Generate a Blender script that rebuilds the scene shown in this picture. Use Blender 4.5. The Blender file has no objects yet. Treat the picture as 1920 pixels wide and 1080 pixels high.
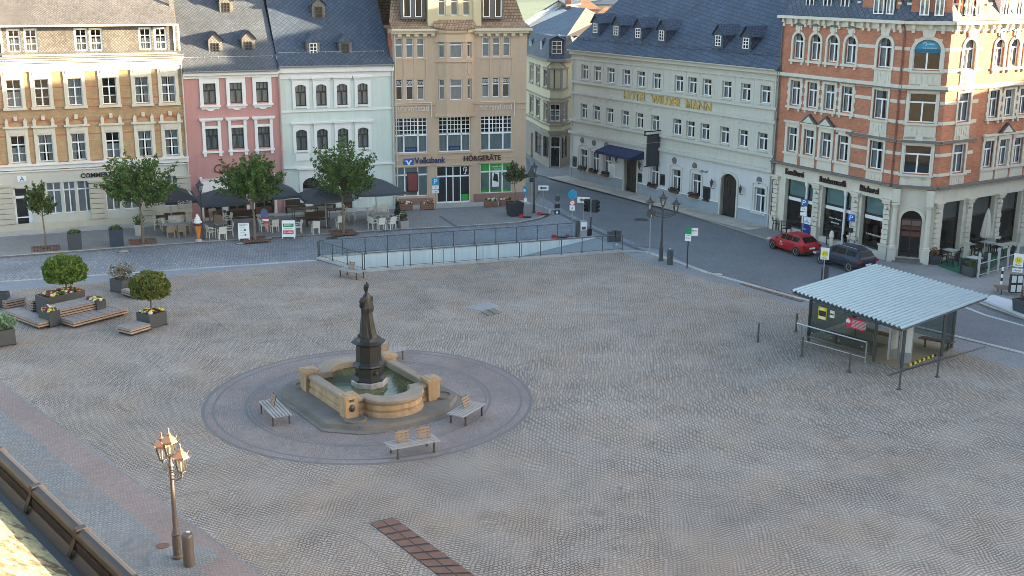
import bpy, bmesh, math, random
import numpy as np
from mathutils import Matrix, Vector
R=math.radians; PI=math.pi
rnd=random.Random(7)
S=bpy.context.scene; COL=S.collection
# ---------------------------------------------------------------- camera
FPX,PITCH,ROLL,HC=2200.0,R(14.93),R(-.36),17.0
cam=bpy.data.cameras.new('camera'); CAM=bpy.data.objects.new('camera',cam); COL.objects.link(CAM)
cam.sensor_width=36; cam.lens=FPX*36/1920; cam.clip_end=6000; cam.clip_start=.1
c_,s_=math.cos(PITCH),math.sin(PITCH); cr_,sr_=math.cos(ROLL),math.sin(ROLL)
CM=Matrix(((1,0,0),(0,-s_,c_),(0,-c_,-s_))) @ Matrix(((cr_,-sr_,0),(sr_,cr_,0),(0,0,1)))
CAM.matrix_world=Matrix.Translation((0,0,HC)) @ (CM @ Matrix(((1,0,0),(0,-1,0),(0,0,-1)))).to_4x4()
S.camera=CAM
# ---------------------------------------------------------------- world, sun, exposure
SUN_EL,SUN_AZ=R(9.5),R(1.0)            # azimuth counted from +x towards +y
W=bpy.data.worlds.new('World'); S.world=W; W.use_nodes=True
nt=W.node_tree; bg=nt.nodes['Background']; sky=nt.nodes.new('ShaderNodeTexSky')
sky.sky_type='NISHITA'; sky.sun_disc=False; sky.sun_elevation=SUN_EL; sky.sun_rotation=R(90)-SUN_AZ
sky.air_density=1.0; sky.dust_density=1.6; sky.ozone_density=1.0
nt.links.new(sky.outputs[0],bg.inputs[0]); bg.inputs[1].default_value=.11
sl=bpy.data.lights.new('sun','SUN'); sl.energy=5.0; sl.angle=R(.5); sl.color=(1,.8,.5)
SUN=bpy.data.objects.new('sun',sl); COL.objects.link(SUN)
sd=Vector((math.cos(SUN_EL)*math.cos(SUN_AZ),math.cos(SUN_EL)*math.sin(SUN_AZ),math.sin(SUN_EL)))
SUN.rotation_euler=sd.to_track_quat('Z','Y').to_euler(); SUN.location=(60,0,60)
S.view_settings.view_transform='Standard'; S.view_settings.look='None'; S.view_settings.gamma=1
S.view_settings.exposure=2.84
S.cycles.max_bounces=6; S.cycles.diffuse_bounces=3; S.cycles.glossy_bounces=3; S.cycles.transmission_bounces=4
S.cycles.transparent_max_bounces=12; S.cycles.use_denoising=True; S.cycles.filter_width=.85; S.cycles.caustics_reflective=False; S.cycles.caustics_refractive=False
# ---------------------------------------------------------------- measuring helpers (photo pixel -> point in the place)
def ray(u,v): return CM @ Vector(((u-960)/FPX,(v-540)/FPX,1))
def G(u,v,z=0.0):
    d=ray(u,v); t=(HC-z)/-d.z; return Vector((d.x*t,d.y*t,z))
def Zat(p,v):                           # height above ground point p that shows at image row v
    lo,hi=-5,40
    for _ in range(40):
        m=(lo+hi)/2; q=CM.transposed() @ Vector((p.x,p.y,m-HC))
        if 540+FPX*q.y/q.z>v: lo=m
        else: hi=m
    return lo
class Facade:
    def __init__(s,A,B):
        s.A=Vector((A[0],A[1],0)); d=Vector((B[0]-A[0],B[1]-A[1],0)); s.L=d.length; s.u=d/s.L
        s.n=Vector((s.u.y,-s.u.x,0)); s.ang=math.atan2(s.u.y,s.u.x)
        s.M=Matrix.Translation(s.A) @ Matrix.Rotation(s.ang,4,'Z')   # local x along, y inward, z up
    def px(s,u,v,d=0.0):                # pixel -> (along, height) on the plane d metres outside the facade
        o=Vector((0,0,HC))-(s.A+s.n*d); r=ray(u,v); t=-o.dot(s.n)/r.dot(s.n); p=o+r*t
        return p.dot(s.u),p.z
    def rect(s,x0,x1,y0,y1,d=0.0):      # pixel box -> (u0,u1,z0,z1)
        ym=(y0+y1)/2; xm=(x0+x1)/2
        return s.px(x0,ym,d)[0],s.px(x1,ym,d)[0],s.px(xm,y1,d)[1],s.px(xm,y0,d)[1]
    def at(s,x,y,z): return s.M @ Vector((x,y,z))
# ---------------------------------------------------------------- materials
MATS={}
def nodes(name):
    m=bpy.data.materials.new(name); m.use_nodes=True; n=m.node_tree.nodes; b=n['Principled BSDF']; return m,m.node_tree,n,b
def lk(t,a,b): t.links.new(a,b)
def mth(t,op,a,b=None,c=None):
    x=t.nodes.new('ShaderNodeMath'); x.operation=op
    for i,v in enumerate((a,b,c)):
        if v is None: continue
        if isinstance(v,(int,float)): x.inputs[i].default_value=v
        else: lk(t,v,x.inputs[i])
    return x.outputs[0]
def mixc(t,f,a,b,mode='MIX'):
    x=t.nodes.new('ShaderNodeMix'); x.data_type='RGBA'; x.blend_type=mode
    for i,v in ((0,f),(6,a),(7,b)):
        if isinstance(v,(int,float)): x.inputs[i].default_value=v
        elif isinstance(v,(tuple,list)): x.inputs[i].default_value=(*v[:3],1)
        else: lk(t,v,x.inputs[i])
    return x.outputs[2]
def noise(t,vec,scale,detail=3,rough=.55):
    x=t.nodes.new('ShaderNodeTexNoise'); x.inputs['Scale'].default_value=scale; x.inputs['Detail'].default_value=detail; x.inputs['Roughness'].default_value=rough
    if vec is not None: lk(t,vec,x.inputs['Vector'])
    return x.outputs['Fac']
def ramp(t,f,stops):
    x=t.nodes.new('ShaderNodeValToRGB'); e=x.color_ramp.elements
    while len(e)<len(stops): e.new(.5)
    for i,(p,c) in enumerate(stops):
        e[i].position=p; e[i].color=(*(c if isinstance(c,(tuple,list)) else (c,c,c)),1)
    lk(t,f,x.inputs[0]); return x.outputs[0]
def geo(t): return t.nodes.new('ShaderNodeNewGeometry').outputs['Position']
def uvn(t): return t.nodes.new('ShaderNodeTexCoord').outputs['UV']
def bump(t,b,h,strength=.3,dist=.02):
    x=t.nodes.new('ShaderNodeBump'); x.inputs['Strength'].default_value=strength; x.inputs['Distance'].default_value=dist
    lk(t,h,x.inputs['Height']); lk(t,x.outputs[0],b.inputs['Normal'])
def mat(name,col,rough=.7,var=.18,scale=1.5,metal=0,streak=0,spec=.4,bmp=0):
    if name in MATS: return MATS[name]
    m,t,n,b=nodes(name); p=geo(t)
    f=noise(t,p,scale,5,.65); f2=noise(t,p,scale*9,3)
    v=mth(t,'ADD',mth(t,'MULTIPLY',f,.65),mth(t,'MULTIPLY',f2,.35))
    if streak:
        mp=t.nodes.new('ShaderNodeMapping'); mp.inputs['Scale'].default_value=(3,3,.22); lk(t,p,mp.inputs[0])
        v=mth(t,'ADD',mth(t,'MULTIPLY',v,1-streak),mth(t,'MULTIPLY',noise(t,mp.outputs[0],1.2,4),streak))
    k=ramp(t,v,((.25,1-var),(.75,1+var)))
    c=mixc(t,1.0,col,k,'MULTIPLY'); lk(t,c,b.inputs['Base Color'])
    b.inputs['Roughness'].default_value=rough; b.inputs['Metallic'].default_value=metal; b.inputs['Specular IOR Level'].default_value=spec
    if bmp: bump(t,b,f2,bmp,.02)
    MATS[name]=m; return m
def brickmat(name,c1,c2,mortar,bw=.25,bh=.075,var=.2,rough=.85):
    m,t,n,b=nodes(name); uv=uvn(t)
    k=n.new('ShaderNodeTexBrick'); lk(t,uv,k.inputs['Vector'])
    for i,v in (('Color1',c1),('Color2',c2),('Mortar',mortar)): k.inputs[i].default_value=(*v,1)
    k.inputs['Scale'].default_value=1; k.inputs['Brick Width'].default_value=bw; k.inputs['Row Height'].default_value=bh; k.inputs['Mortar Size'].default_value=bh*.11; k.inputs['Bias'].default_value=-.1
    f=ramp(t,noise(t,geo(t),.8,6,.7),((.3,1-var),(.7,1+var)))
    lk(t,mixc(t,1.0,k.outputs[0],f,'MULTIPLY'),b.inputs['Base Color']); b.inputs['Roughness'].default_value=rough
    bump(t,b,k.outputs['Fac'],-.3,.01); MATS[name]=m; return m
def slatemat(name,c1,c2,size=.28,rot=45,rough=.55,var=.25):
    m,t,n,b=nodes(name); uv=uvn(t); mp=n.new('ShaderNodeMapping'); mp.inputs['Rotation'].default_value=(0,0,R(rot)); lk(t,uv,mp.inputs[0])
    k=n.new('ShaderNodeTexBrick'); k.offset=.5 if rot in (0,8) else 0; lk(t,mp.outputs[0],k.inputs['Vector'])
    for i,v in (('Color1',c1),('Color2',c2),('Mortar',[x*.35 for x in c1])): k.inputs[i].default_value=(*v,1)
    k.inputs['Scale'].default_value=1; k.inputs['Brick Width'].default_value=size; k.inputs['Row Height'].default_value=size; k.inputs['Mortar Size'].default_value=size*.07
    f=ramp(t,noise(t,geo(t),.5,6,.7),((.3,1-var),(.7,1+var)))
    lk(t,mixc(t,1.0,k.outputs[0],f,'MULTIPLY'),b.inputs['Base Color']); b.inputs['Roughness'].default_value=rough
    bump(t,b,k.outputs['Fac'],-.6,.03); MATS[name]=m; return m
def glass(name,tint=(.9,.95,.95),refl=.22,rough=.03,dens=.0):
    m,t,n,b=nodes(name); n.remove(b); o=n['Material Output']
    tr=n.new('ShaderNodeBsdfTransparent'); tr.inputs[0].default_value=(*tint,1); gl=n.new('ShaderNodeBsdfGlossy'); gl.inputs['Roughness'].default_value=rough
    lw=n.new('ShaderNodeLayerWeight'); lw.inputs[0].default_value=.35
    f=mth(t,'MINIMUM',mth(t,'ADD',mth(t,'MULTIPLY',lw.outputs['Fresnel'],.4),refl),.85)
    mx=n.new('ShaderNodeMixShader'); lk(t,f,mx.inputs[0]); lk(t,tr.outputs[0],mx.inputs[1]); lk(t,gl.outputs[0],mx.inputs[2]); lk(t,mx.outputs[0],o.inputs[0])
    MATS[name]=m; return m
def emit(name,col,s):
    m,t,n,b=nodes(name); b.inputs['Base Color'].default_value=(*col,1); b.inputs['Emission Color'].default_value=(*col,1); b.inputs['Emission Strength'].default_value=s; MATS[name]=m; return m
# cobbles: rows of setts bent into shallow arcs
def cobble(name,cols,joint,size=.13,row=.11,rot=0,arc=.0,arcw=1.4,patch=None,rough=.75,bs=.5,jw=.13,tone=.25,pscale=.12,pmix=.6,seam=0):
    m,t,n,b=nodes(name); p=geo(t); mp=n.new('ShaderNodeMapping'); mp.inputs['Rotation'].default_value=(0,0,R(rot)); lk(t,p,mp.inputs[0])
    sx=n.new('ShaderNodeSeparateXYZ'); lk(t,mp.outputs[0],sx.inputs[0])
    wob=mth(t,'MULTIPLY',mth(t,'SUBTRACT',noise(t,p,.7,2),.5),.35)
    wob2=mth(t,'MULTIPLY',mth(t,'SUBTRACT',noise(t,p,4.5,2),.5),.07)
    y=mth(t,'ADD',sx.outputs[1],mth(t,'ADD',wob,wob2))
    if arc:
        a=mth(t,'ABSOLUTE',mth(t,'SINE',mth(t,'MULTIPLY',sx.outputs[0],PI/arcw)))
        y=mth(t,'ADD',y,mth(t,'MULTIPLY',a,arc))
    x=mth(t,'ADD',sx.outputs[0],mth(t,'MULTIPLY',mth(t,'SUBTRACT',noise(t,p,3.1,2),.5),.12))
    cx=n.new('ShaderNodeCombineXYZ'); lk(t,x,cx.inputs[0]); lk(t,y,cx.inputs[1])
    k=n.new('ShaderNodeTexBrick'); lk(t,cx.outputs[0],k.inputs['Vector']); k.offset=.5
    k.inputs['Color1'].default_value=(0,0,0,1); k.inputs['Color2'].default_value=(1,1,1,1); k.inputs['Mortar'].default_value=(.5,.5,.5,1)
    k.inputs['Scale'].default_value=1; k.inputs['Brick Width'].default_value=size; k.inputs['Row Height'].default_value=row; k.inputs['Mortar Size'].default_value=row*jw; k.inputs['Mortar Smooth'].default_value=.5; k.inputs['Bias'].default_value=0
    base=ramp(t,k.outputs[0],[(i/max(1,len(cols)-1),c) for i,c in enumerate(cols)])
    f=noise(t,p,pscale,5,.6); big=ramp(t,f,((.3,1-tone),(.7,1+tone)))
    c=mixc(t,1.0,base,big,'MULTIPLY')
    vo=n.new('ShaderNodeTexVoronoi'); vo.inputs['Scale'].default_value=.22; vo.inputs['Randomness'].default_value=.9; lk(t,mp.outputs[0],vo.inputs['Vector']); sv=n.new('ShaderNodeSeparateColor'); lk(t,vo.outputs['Color'],sv.inputs[0]); c=mixc(t,1.0,c,ramp(t,sv.outputs[0],((0,.93),(1,1.06))),'MULTIPLY')
    if patch:
        g=ramp(t,noise(t,p,pscale*1.7+.05,6,.62),((.46,0),(.62,1))); c=mixc(t,mth(t,'MULTIPLY',g,pmix),c,mixc(t,1.0,base,patch,'MULTIPLY'))
    fine=ramp(t,noise(t,p,4,4,.7),((.3,.9),(.7,1.1))); c=mixc(t,1.0,c,fine,'MULTIPLY')
    jf=mth(t,'MULTIPLY',k.outputs['Fac'],ramp(t,noise(t,p,.5,4,.6),((.3,.45),(.7,1))))
    c=mixc(t,jf,c,joint)
    if seam:
        q=n.new('ShaderNodeTexBrick'); q.offset=.37; mq=n.new('ShaderNodeMapping'); mq.inputs['Rotation'].default_value=(0,0,R(-34)); wv=n.new('ShaderNodeVectorMath'); wv.operation='ADD'; nz=n.new('ShaderNodeTexNoise'); nz.inputs['Scale'].default_value=.5; lk(t,p,nz.inputs['Vector']); sc_=n.new('ShaderNodeVectorMath'); sc_.operation='SCALE'; sc_.inputs['Scale'].default_value=.5; lk(t,nz.outputs['Color'],sc_.inputs[0]); lk(t,p,wv.inputs[0]); lk(t,sc_.outputs[0],wv.inputs[1]); lk(t,wv.outputs[0],mq.inputs[0]); lk(t,mq.outputs[0],q.inputs['Vector'])
        for nm,v in (('Scale',1),('Brick Width',7.5),('Row Height',5.2),('Mortar Size',.05),('Mortar Smooth',.6)): q.inputs[nm].default_value=v
        c=mixc(t,mth(t,'MULTIPLY',mth(t,'MULTIPLY',q.outputs['Fac'],ramp(t,noise(t,p,.31,3),((.42,0),(.6,1)))),seam),c,joint)
        st=ramp(t,noise(t,p,.9,7,.72),((.52,1),(.66,.8))); c=mixc(t,1.0,c,st,'MULTIPLY')
        sp=ramp(t,noise(t,p,2.3,2,.5),((.70,1),(.74,.72))); c=mixc(t,1.0,c,sp,'MULTIPLY')
    lk(t,c,b.inputs['Base Color']); b.inputs['Roughness'].default_value=rough; b.inputs['Specular IOR Level'].default_value=.35
    bump(t,b,k.outputs['Fac'],-bs,.03); MATS[name]=m; return m
# ---------------------------------------------------------------- mesh builder
class MB:
    def __init__(s,M=None): s.v=[];s.f=[];s.mi=[];s.uv=[];s.sm=[];s.M=M or Matrix.Identity(4);s.k=0;s.smooth=False
    def face(s,pts,k=None):
        pts=[Vector(p) for p in pts]; b=len(s.v)
        nrm=Vector((0,0,0))
        for i in range(len(pts)):
            a,c=pts[i],pts[(i+1)%len(pts)]; nrm+=a.cross(c)
        ax=max(range(3),key=lambda i:abs(nrm[i]))
        if ax==2 or (abs(nrm.z)>.3*nrm.length and ax!=2 and False): uv=[(p.x,p.y) for p in pts]
        elif ax==1: sl=abs(nrm.y)/max(1e-9,math.hypot(nrm.y,nrm.z)); uv=[(p.x,p.z/max(.2,sl)) for p in pts]
        else: sl=abs(nrm.x)/max(1e-9,math.hypot(nrm.x,nrm.z)); uv=[(p.y,p.z/max(.2,sl)) for p in pts]
        s.v+=[s.M@p for p in pts]; s.f.append(tuple(range(b,b+len(pts)))); s.mi.append(s.k if k is None else k); s.uv.append(uv); s.sm.append(s.smooth)
    def box(s,x0,x1,y0,y1,z0,z1,k=None,bev=0):
        if x0>x1: x0,x1=x1,x0
        if y0>y1: y0,y1=y1,y0
        if z0>z1: z0,z1=z1,z0
        P=[(x,y,z) for z in (z0,z1) for y in (y0,y1) for x in (x0,x1)]
        for q in ((0,2,3,1),(4,5,7,6),(0,1,5,4),(2,6,7,3),(0,4,6,2),(1,3,7,5)): s.face([P[i] for i in q],k)
    def prism(s,poly,z0,z1,k=None,axis='z'):           # poly of 2-D points extruded along axis
        def T(p,h): return (p[0],p[1],h) if axis=='z' else ((p[0],h,p[1]) if axis=='y' else (h,p[0],p[1]))
        n=len(poly); s.face([T(p,z0) for p in reversed(poly)],k); s.face([T(p,z1) for p in poly],k)
        for i in range(n): a,b=poly[i],poly[(i+1)%n]; s.face([T(a,z0),T(b,z0),T(b,z1),T(a,z1)],k)
    def ring(s,rings,close=True,caps=True,k=None):      # loft over equal-length rings of 3-D points
        n=len(rings[0])
        for a,b in zip(rings,rings[1:]):
            for i in range(n if close else n-1):
                j=(i+1)%n; s.face([a[i],a[j],b[j],b[i]],k)
        if caps:
            sm=s.smooth; s.smooth=False; s.face(list(reversed(rings[0])),k); s.face(rings[-1],k); s.smooth=sm
    def lathe(s,prof,c=(0,0,0),n=16,k=None,sx=1,sy=1,caps=True):
        s.ring([[(c[0]+r*sx*math.cos(2*PI*i/n),c[1]+r*sy*math.sin(2*PI*i/n),c[2]+z) for i in range(n)] for r,z in prof],True,caps,k)
    def tube(s,pts,r,n=8,k=None,r1=None):
        pts=[Vector(p) for p in pts]; R_=[]; N=len(pts)
        for i,p in enumerate(pts):
            d=(pts[min(i+1,N-1)]-pts[max(i-1,0)]).normalized(); a=d.orthogonal() if abs(d.z)>.99 else Vector((0,0,1)).cross(d); a.normalize(); b=d.cross(a)
            q=r if r1 is None else r+(r1-r)*i/(N-1)
            R_.append([p+a*q*math.cos(2*PI*j/n)+b*q*math.sin(2*PI*j/n) for j in range(n)])
        s.ring(R_,True,True,k)
    def ball(s,c,r,n=10,k=None,sx=1,sy=1,sz=1):
        m=max(4,n//2); s.lathe([(max(1e-4,r*math.sin(PI*i/m)),-r*sz*math.cos(PI*i/m)) for i in range(m+1)],c,n,k,sx,sy,False)
    def mesh(s,name,mats):
        me=bpy.data.meshes.new(name); me.from_pydata(s.v,[],s.f)
        for m in mats: me.materials.append(m)
        me.polygons.foreach_set('material_index',s.mi); me.polygons.foreach_set('use_smooth',s.sm)
        ul=me.uv_layers.new(name='UVMap'); ul.data.foreach_set('uv',[c for f in s.uv for p in f for c in p])
        me.update(); return me
def weld(me,d=.0005):
    bm=bmesh.new(); bm.from_mesh(me); bmesh.ops.remove_doubles(bm,verts=bm.verts,dist=d); bmesh.ops.recalc_face_normals(bm,faces=bm.faces); bm.to_mesh(me); bm.free(); return me
WM={}                                                    # world matrices by object name
def link(o,parent=None,M=None):
    M=M or Matrix.Identity(4); COL.objects.link(o); WM[o.name]=M
    if parent is not None: o.parent=parent; o.matrix_basis=WM[parent.name].inverted() @ M
    else: o.matrix_basis=M
    return o
def obj(name,mb,mats,parent=None,M=None,do_weld=False):
    me=mb if isinstance(mb,bpy.types.Mesh) else mb.mesh(name,mats if isinstance(mats,(list,tuple)) else [mats])
    if do_weld: weld(me)
    return link(bpy.data.objects.new(name,me),parent,M)
def thing(name,label,cat,loc=(0,0,0),rz=0,group=None):
    o=bpy.data.objects.new(name,None); o.empty_display_size=.3
    link(o,None,Matrix.Translation(loc) @ Matrix.Rotation(rz,4,'Z')); return tag(o,label,cat,group)
def tag(o,label,cat,group=None,kind=None):
    if label: o['label']=label
    if cat: o['category']=cat
    if group: o['group']=group
    if kind: o['kind']=kind
    return o
def struct(name,mb,m,label=None):
    o=obj(name,mb,m); o['kind']='structure'
    if label: o['label']=label
    return o
def dup(root,loc=None,rz=0,label=None,group=None,M=None):     # copy of a thing with its parts and sub-parts
    M=M or (Matrix.Translation(loc) @ Matrix.Rotation(rz,4,'Z'))
    def cp(o,par,Mw):
        c=o.copy(); COL.objects.link(c); WM[c.name]=Mw
        if par is None: c.matrix_basis=Mw
        else: c.parent=par
        for ch in KIDS.get(o.name,[]): cp(ch,c,Mw @ ch.matrix_basis)
        if o.name in KIDS: KIDS[c.name]=[x for x in NEW if x.parent==c]
        NEW.append(c); return c
    NEW=[]; c=cp(root,None,M)
    if label: c['label']=label
    if group: c['group']=group
    return c
KIDS={}
_link0=link
def link(o,parent=None,M=None):
    _link0(o,parent,M)
    if parent is not None: KIDS.setdefault(parent.name,[]).append(o)
    return o
def text(body,parent,M,width=None,height=.3,m=None,ext=.02,name='lettering',align='CENTER',bold=0,shear=0):
    cu=bpy.data.curves.new(name,'FONT'); cu.body=body; cu.size=1; cu.extrude=ext; cu.align_x=align; cu.align_y='CENTER'; cu.offset=bold; cu.resolution_u=2; cu.shear=shear
    o=bpy.data.objects.new('lettering_curve',cu); COL.objects.link(o); dg=bpy.context.evaluated_depsgraph_get(); me=bpy.data.meshes.new_from_object(o.evaluated_get(dg)); bpy.data.objects.remove(o); bpy.data.curves.remove(cu)
    co=np.array([v.co for v in me.vertices]); lo,hi=co.min(0),co.max(0); d=hi-lo
    sy=height/max(d[1],.01); sx=(width/max(d[0],.01)) if width else sy
    me.name=name; me.materials.clear(); me.materials.append(m)
    return link(bpy.data.objects.new(name,me),parent,M @ Matrix.Diagonal((sx,sy,1,1)) @ Matrix.Translation((-(lo[0]+hi[0])/2 if align=='CENTER' else -lo[0],-(lo[1]+hi[1])/2,0)))
def wallM(F,u,z,d=.02):  # text frame: on facade, x along, y up, facing outward
    return F.M @ Matrix.Translation((u,-d,z)) @ Matrix.Rotation(R(90),4,'X')
# ================================================================ GROUND
from mathutils.geometry import tessellate_polygon
M_PLAZA=cobble('plaza_setts',[(.295,.246,.205),(.368,.311,.266),(.333,.28,.237),(.418,.358,.31)],(.045,.038,.033),.15,.12,-28,.12,1.7,(1.08,.93,.78),.8,.9,.18,.12,.13,.5,.35)
M_FOOT=cobble('footway_setts',[(.2,.2,.205),(.26,.26,.265),(.23,.23,.235)],(.12,.12,.12),.12,.11,-33,0,1,None,.7,.3,.12,.15)
M_STREET=cobble('street_setts',[(.16,.18,.205),(.27,.29,.32),(.22,.24,.27),(.34,.36,.39)],(.07,.07,.075),.2,.17,20,0,1,(1.1,1.0,.9),.6,.7,.18,.25,.2,.5)
M_ROAD=cobble('road_setts',[(.125,.137,.155),(.17,.183,.2),(.145,.158,.175)],(.06,.062,.066),.13,.12,58,.12,1.2,(1.05,1.0,.95),.65,.35,.12,.14,.2,.5)
M_WALK=cobble('pavement_setts',[(.2,.2,.205),(.27,.265,.26),(.235,.235,.235)],(.12,.12,.12),.11,.1,22,0,1,(1.05,.97,.88),.75,.3,.12,.2)
M_SLAB=cobble('granite_slabs',[(.40,.37,.33),(.48,.44,.39),(.44,.4,.35)],(.17,.15,.13),.95,1.4,22,0,1,None,.75,.1,.012,.15)
M_SLABH=cobble('hotel_slabs',[(.36,.33,.28),(.47,.43,.37),(.41,.37,.31)],(.17,.15,.13),.8,1.2,-58,0,1,(1.05,.92,.76),.75,.1,.014,.2,.5,.5)
M_KERB=cobble('kerb_granite',[(.36,.352,.335),(.43,.42,.4)],(.17,.17,.17),1.0,3,22,0,1,None,.75,.05,.004,.12)
M_PURP=cobble('porphyry_setts',[(.215,.182,.172),(.28,.235,.218),(.245,.208,.196)],(.075,.065,.062),.1,.095,10,.2,1.3,(1.05,.86,.83),.75,.3,.12,.22,.35,.5)
M_RED=cobble('red_setts',[(.25,.185,.165),(.31,.235,.21),(.275,.21,.188)],(.16,.12,.1),.12,.11,-51,0,1,None,.75,.3,.12,.2)
M_GREY=cobble('grey_setts',[(.2,.2,.2),(.27,.265,.26),(.235,.232,.23)],(.08,.08,.08),.16,.12,-51,0,1,(1.1,.93,.82),.75,.35,.12,.22,.25,.6)
M_LIGHT=cobble('pale_setts',[(.245,.235,.222),(.3,.29,.275)],(.1,.095,.09),.12,.11,-51,0,1,None,.75,.3,.12,.15)
M_DARKSETT=cobble('dark_setts',[(.1,.105,.115),(.16,.165,.175)],(.05,.05,.05),.14,.12,-58,0,1,None,.7,.4)
M_ASPH=mat('asphalt_strip',(.2,.225,.255),.8,.14,.8)
M_CONC=mat('pale_concrete',(.66,.69,.69),.8,.14,.7,streak=.6)
M_BLACK=mat('black_paint',(.02,.021,.023),.5,.15)
M_ANTH=mat('anthracite_metal',(.055,.06,.068),.45,.12,3,spec=.5)
M_STEEL=mat('galvanised_steel',(.38,.4,.42),.4,.12,3,.7)
M_DKST=mat('dark_grey_steel',(.1,.11,.115),.45,.15,2,.5)
M_IRON=mat('cast_iron',(.075,.07,.068),.55,.3,3,.4)
M_RUST=mat('rusty_iron',(.17,.09,.065),.8,.3,4)
M_WHITE=mat('white_paint',(.78,.78,.77),.5,.05)
M_SAND=mat('sandstone',(.36,.245,.145),.85,.5,1.6,streak=.5,bmp=.2)
M_SANDT=mat('sandstone_top',(.27,.22,.17),.85,.3,1.4,bmp=.2)
M_GRANST=mat('dark_granite_step',(.16,.14,.12),.8,.3,1.2,bmp=.1)
M_GRAN=mat('grey_granite',(.4,.4,.39),.8,.15,5)
M_EARTH=mat('dark_soil',(.05,.035,.025),.95,.4,6)
def sheet(name,pts,z,m,holes=[],label=None,uvs=None):
    loops=[[Vector((p[0],p[1],0)) for p in pts]]+[[Vector((p[0],p[1],0)) for p in h] for h in holes]
    flat=[p for l in loops for p in l]; tri=tessellate_polygon(loops)
    me=bpy.data.meshes.new(name); me.from_pydata([(p.x,p.y,z) for p in flat],[],[tuple(t) for t in tri]); me.materials.append(m)
    bm=bmesh.new(); bm.from_mesh(me); bmesh.ops.recalc_face_normals(bm,faces=bm.faces)
    for f in bm.faces:
        if f.normal.z<0: f.normal_flip()
    bm.to_mesh(me); bm.free()
    o=link(bpy.data.objects.new(name,me)); o['kind']='structure'
    if label: o['label']=label
    return o
def P2(*px): return [tuple(G(*p)[:2]) for p in px]
def ext(a,b,t): return (b[0]+(b[0]-a[0])*t,b[1]+(b[1]-a[1])*t)
RA,RB,RC,RD=[Vector((*p,0)) for p in P2((600,484),(1118,446),(1165,471),(683,508))]     # ramp hole: far left, far right, near right, near left
hole=[RA[:2],RB[:2],RC[:2],RD[:2]]
sheet('ground',[(-900,-200),(900,-200),(900,900),(-900,900)],-.03,M_ASPH,[hole])
div0,div1=P2((1042,396),(1218,474))
Z0=P2((-700,575))[0]
sheet('street',[Z0,*P2((0,527),(590,487.5)),hole[0],hole[1],(8.6,74.3),(5.2,82.2),(1.4,95),(1.2,120),(-6,120),(-8,92),(-60,76)],-.006,M_STREET,[])
sheet('road',[(8.6,74.3),(9.6,73.6),*P2((1330,513),(1500,561),(1760,624),(1925,668)),(60,20),(70,60),(31,76),(19,86),(5.6,108),(3,180),(-3,180),(1.2,120),(1.4,95),(5.2,82.2)],-.004,M_ROAD,[])
pl=P2((-600,597),(0,545.5),(600,491),(683,510),(1165,473),(1190,484),(1250,505),(1390,541),(1500,575),(1900,688))
sheet('plaza',[(-80,62),*pl,(40,32),(40,2),(-60,2)],.002,M_PLAZA)
sheet('asphalt_path',P2((-600,577),(0,529),(590,489),(600,491),(0,545.5),(-600,597)),0,M_ASPH)
sheet('footpath',P2((1165,473),(1218,475),(1330,514),(1500,562),(1760,625),(1990,682),(1990,711),(1900,688),(1500,575),(1390,541),(1250,505),(1190,484)),.006,M_FOOT)
def strip(name,px,w,z0,z1,m,closed=False,pts=None,label=None,side=1):
    p=[Vector((*q,0)) for q in (pts or P2(*px))]; mb=MB(); L=[];Rr=[]
    for i,q in enumerate(p):
        a=p[max(0,i-1)]; b=p[min(len(p)-1,i+1)]; d=(b-a).normalized(); n=Vector((d.y,-d.x,0)); L.append(q); Rr.append(q+n*w*side)
    mb.ring([[(*a[:2],z0),(*b[:2],z0),(*b[:2],z1),(*a[:2],z1)] for a,b in zip(L,Rr)],True,True)
    o=obj(name,mb,m,None,None,True); o['kind']='structure'
    if label: o['label']=label
    return o
# kerb lines
strip('kerb',[(-600,576),(0,528),(593,487.5)],.22,-.02,.03,M_KERB)
strip('kerb',[(1165,471.5),(1192,470),(1216,473),(1270,490),(1330,511.5),(1500,559),(1760,622),(1990,679)],.28,-.02,.05,M_KERB)
strip('gutter_line',[(1042,394),(1070,408),(1120,432),(1218,473)],.4,-.0035,.0,M_DARKSETT)
# pavement in front of the coloured houses
KL=P2((-500,521),(-40,487),(0,484),(240,466.5),(480,449),(600,442),(740,433),(855,427),(920,423),(975,419),(1012,411.5),(1033,402),(1034,395),(1014,388),(1000,381))
CL=G(8,437);CP=G(360,413);PM=G(533,401);MV=G(742,388);VR=G(985,377)
cA=CL+(CL-CP).normalized()*4
VBACK=Vector((-.5,122,0))
back=[(2.2,95),(1.3,98),(.45,98),(VR.x,VR.y),(MV.x,MV.y),(PM.x,PM.y),(CP.x,CP.y),(cA.x,cA.y),(-70,60)]
mb=MB(); mb.prism(KL+back,-.02,.10); struct('pavement',mb,M_WALK,'grey sett pavement in front of the coloured houses')
strip('kerb',None,.16,-.02,.104,M_KERB,pts=KL,side=-1)
def inset(a,b,w,z,name,m,t0=0,t1=1):
    a=Vector(a);b=Vector(b); d=(b-a).normalized(); n=Vector((d.y,-d.x,0)); p=a+(b-a)*t0; q=a+(b-a)*t1
    sheet(name,[(p+n*.02)[:2],(q+n*.02)[:2],(q+n*w)[:2],(p+n*w)[:2]],z,m)
inset(cA,CP,1.7,.105,'slab_path',M_SLAB); inset(CP,PM,1.2,.105,'slab_path',M_SLAB); inset(PM,MV,1.2,.105,'slab_path',M_SLAB); inset(MV,VR,1.8,.105,'slab_path',M_SLAB)
sheet('slab_path',P2((893,398),(912,397),(932,417),(913,418)),.106,M_LIGHT)
sheet('gutter_line',P2((822,408),(828,408),(858,427),(850,427)),.106,M_DARKSETT)
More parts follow.
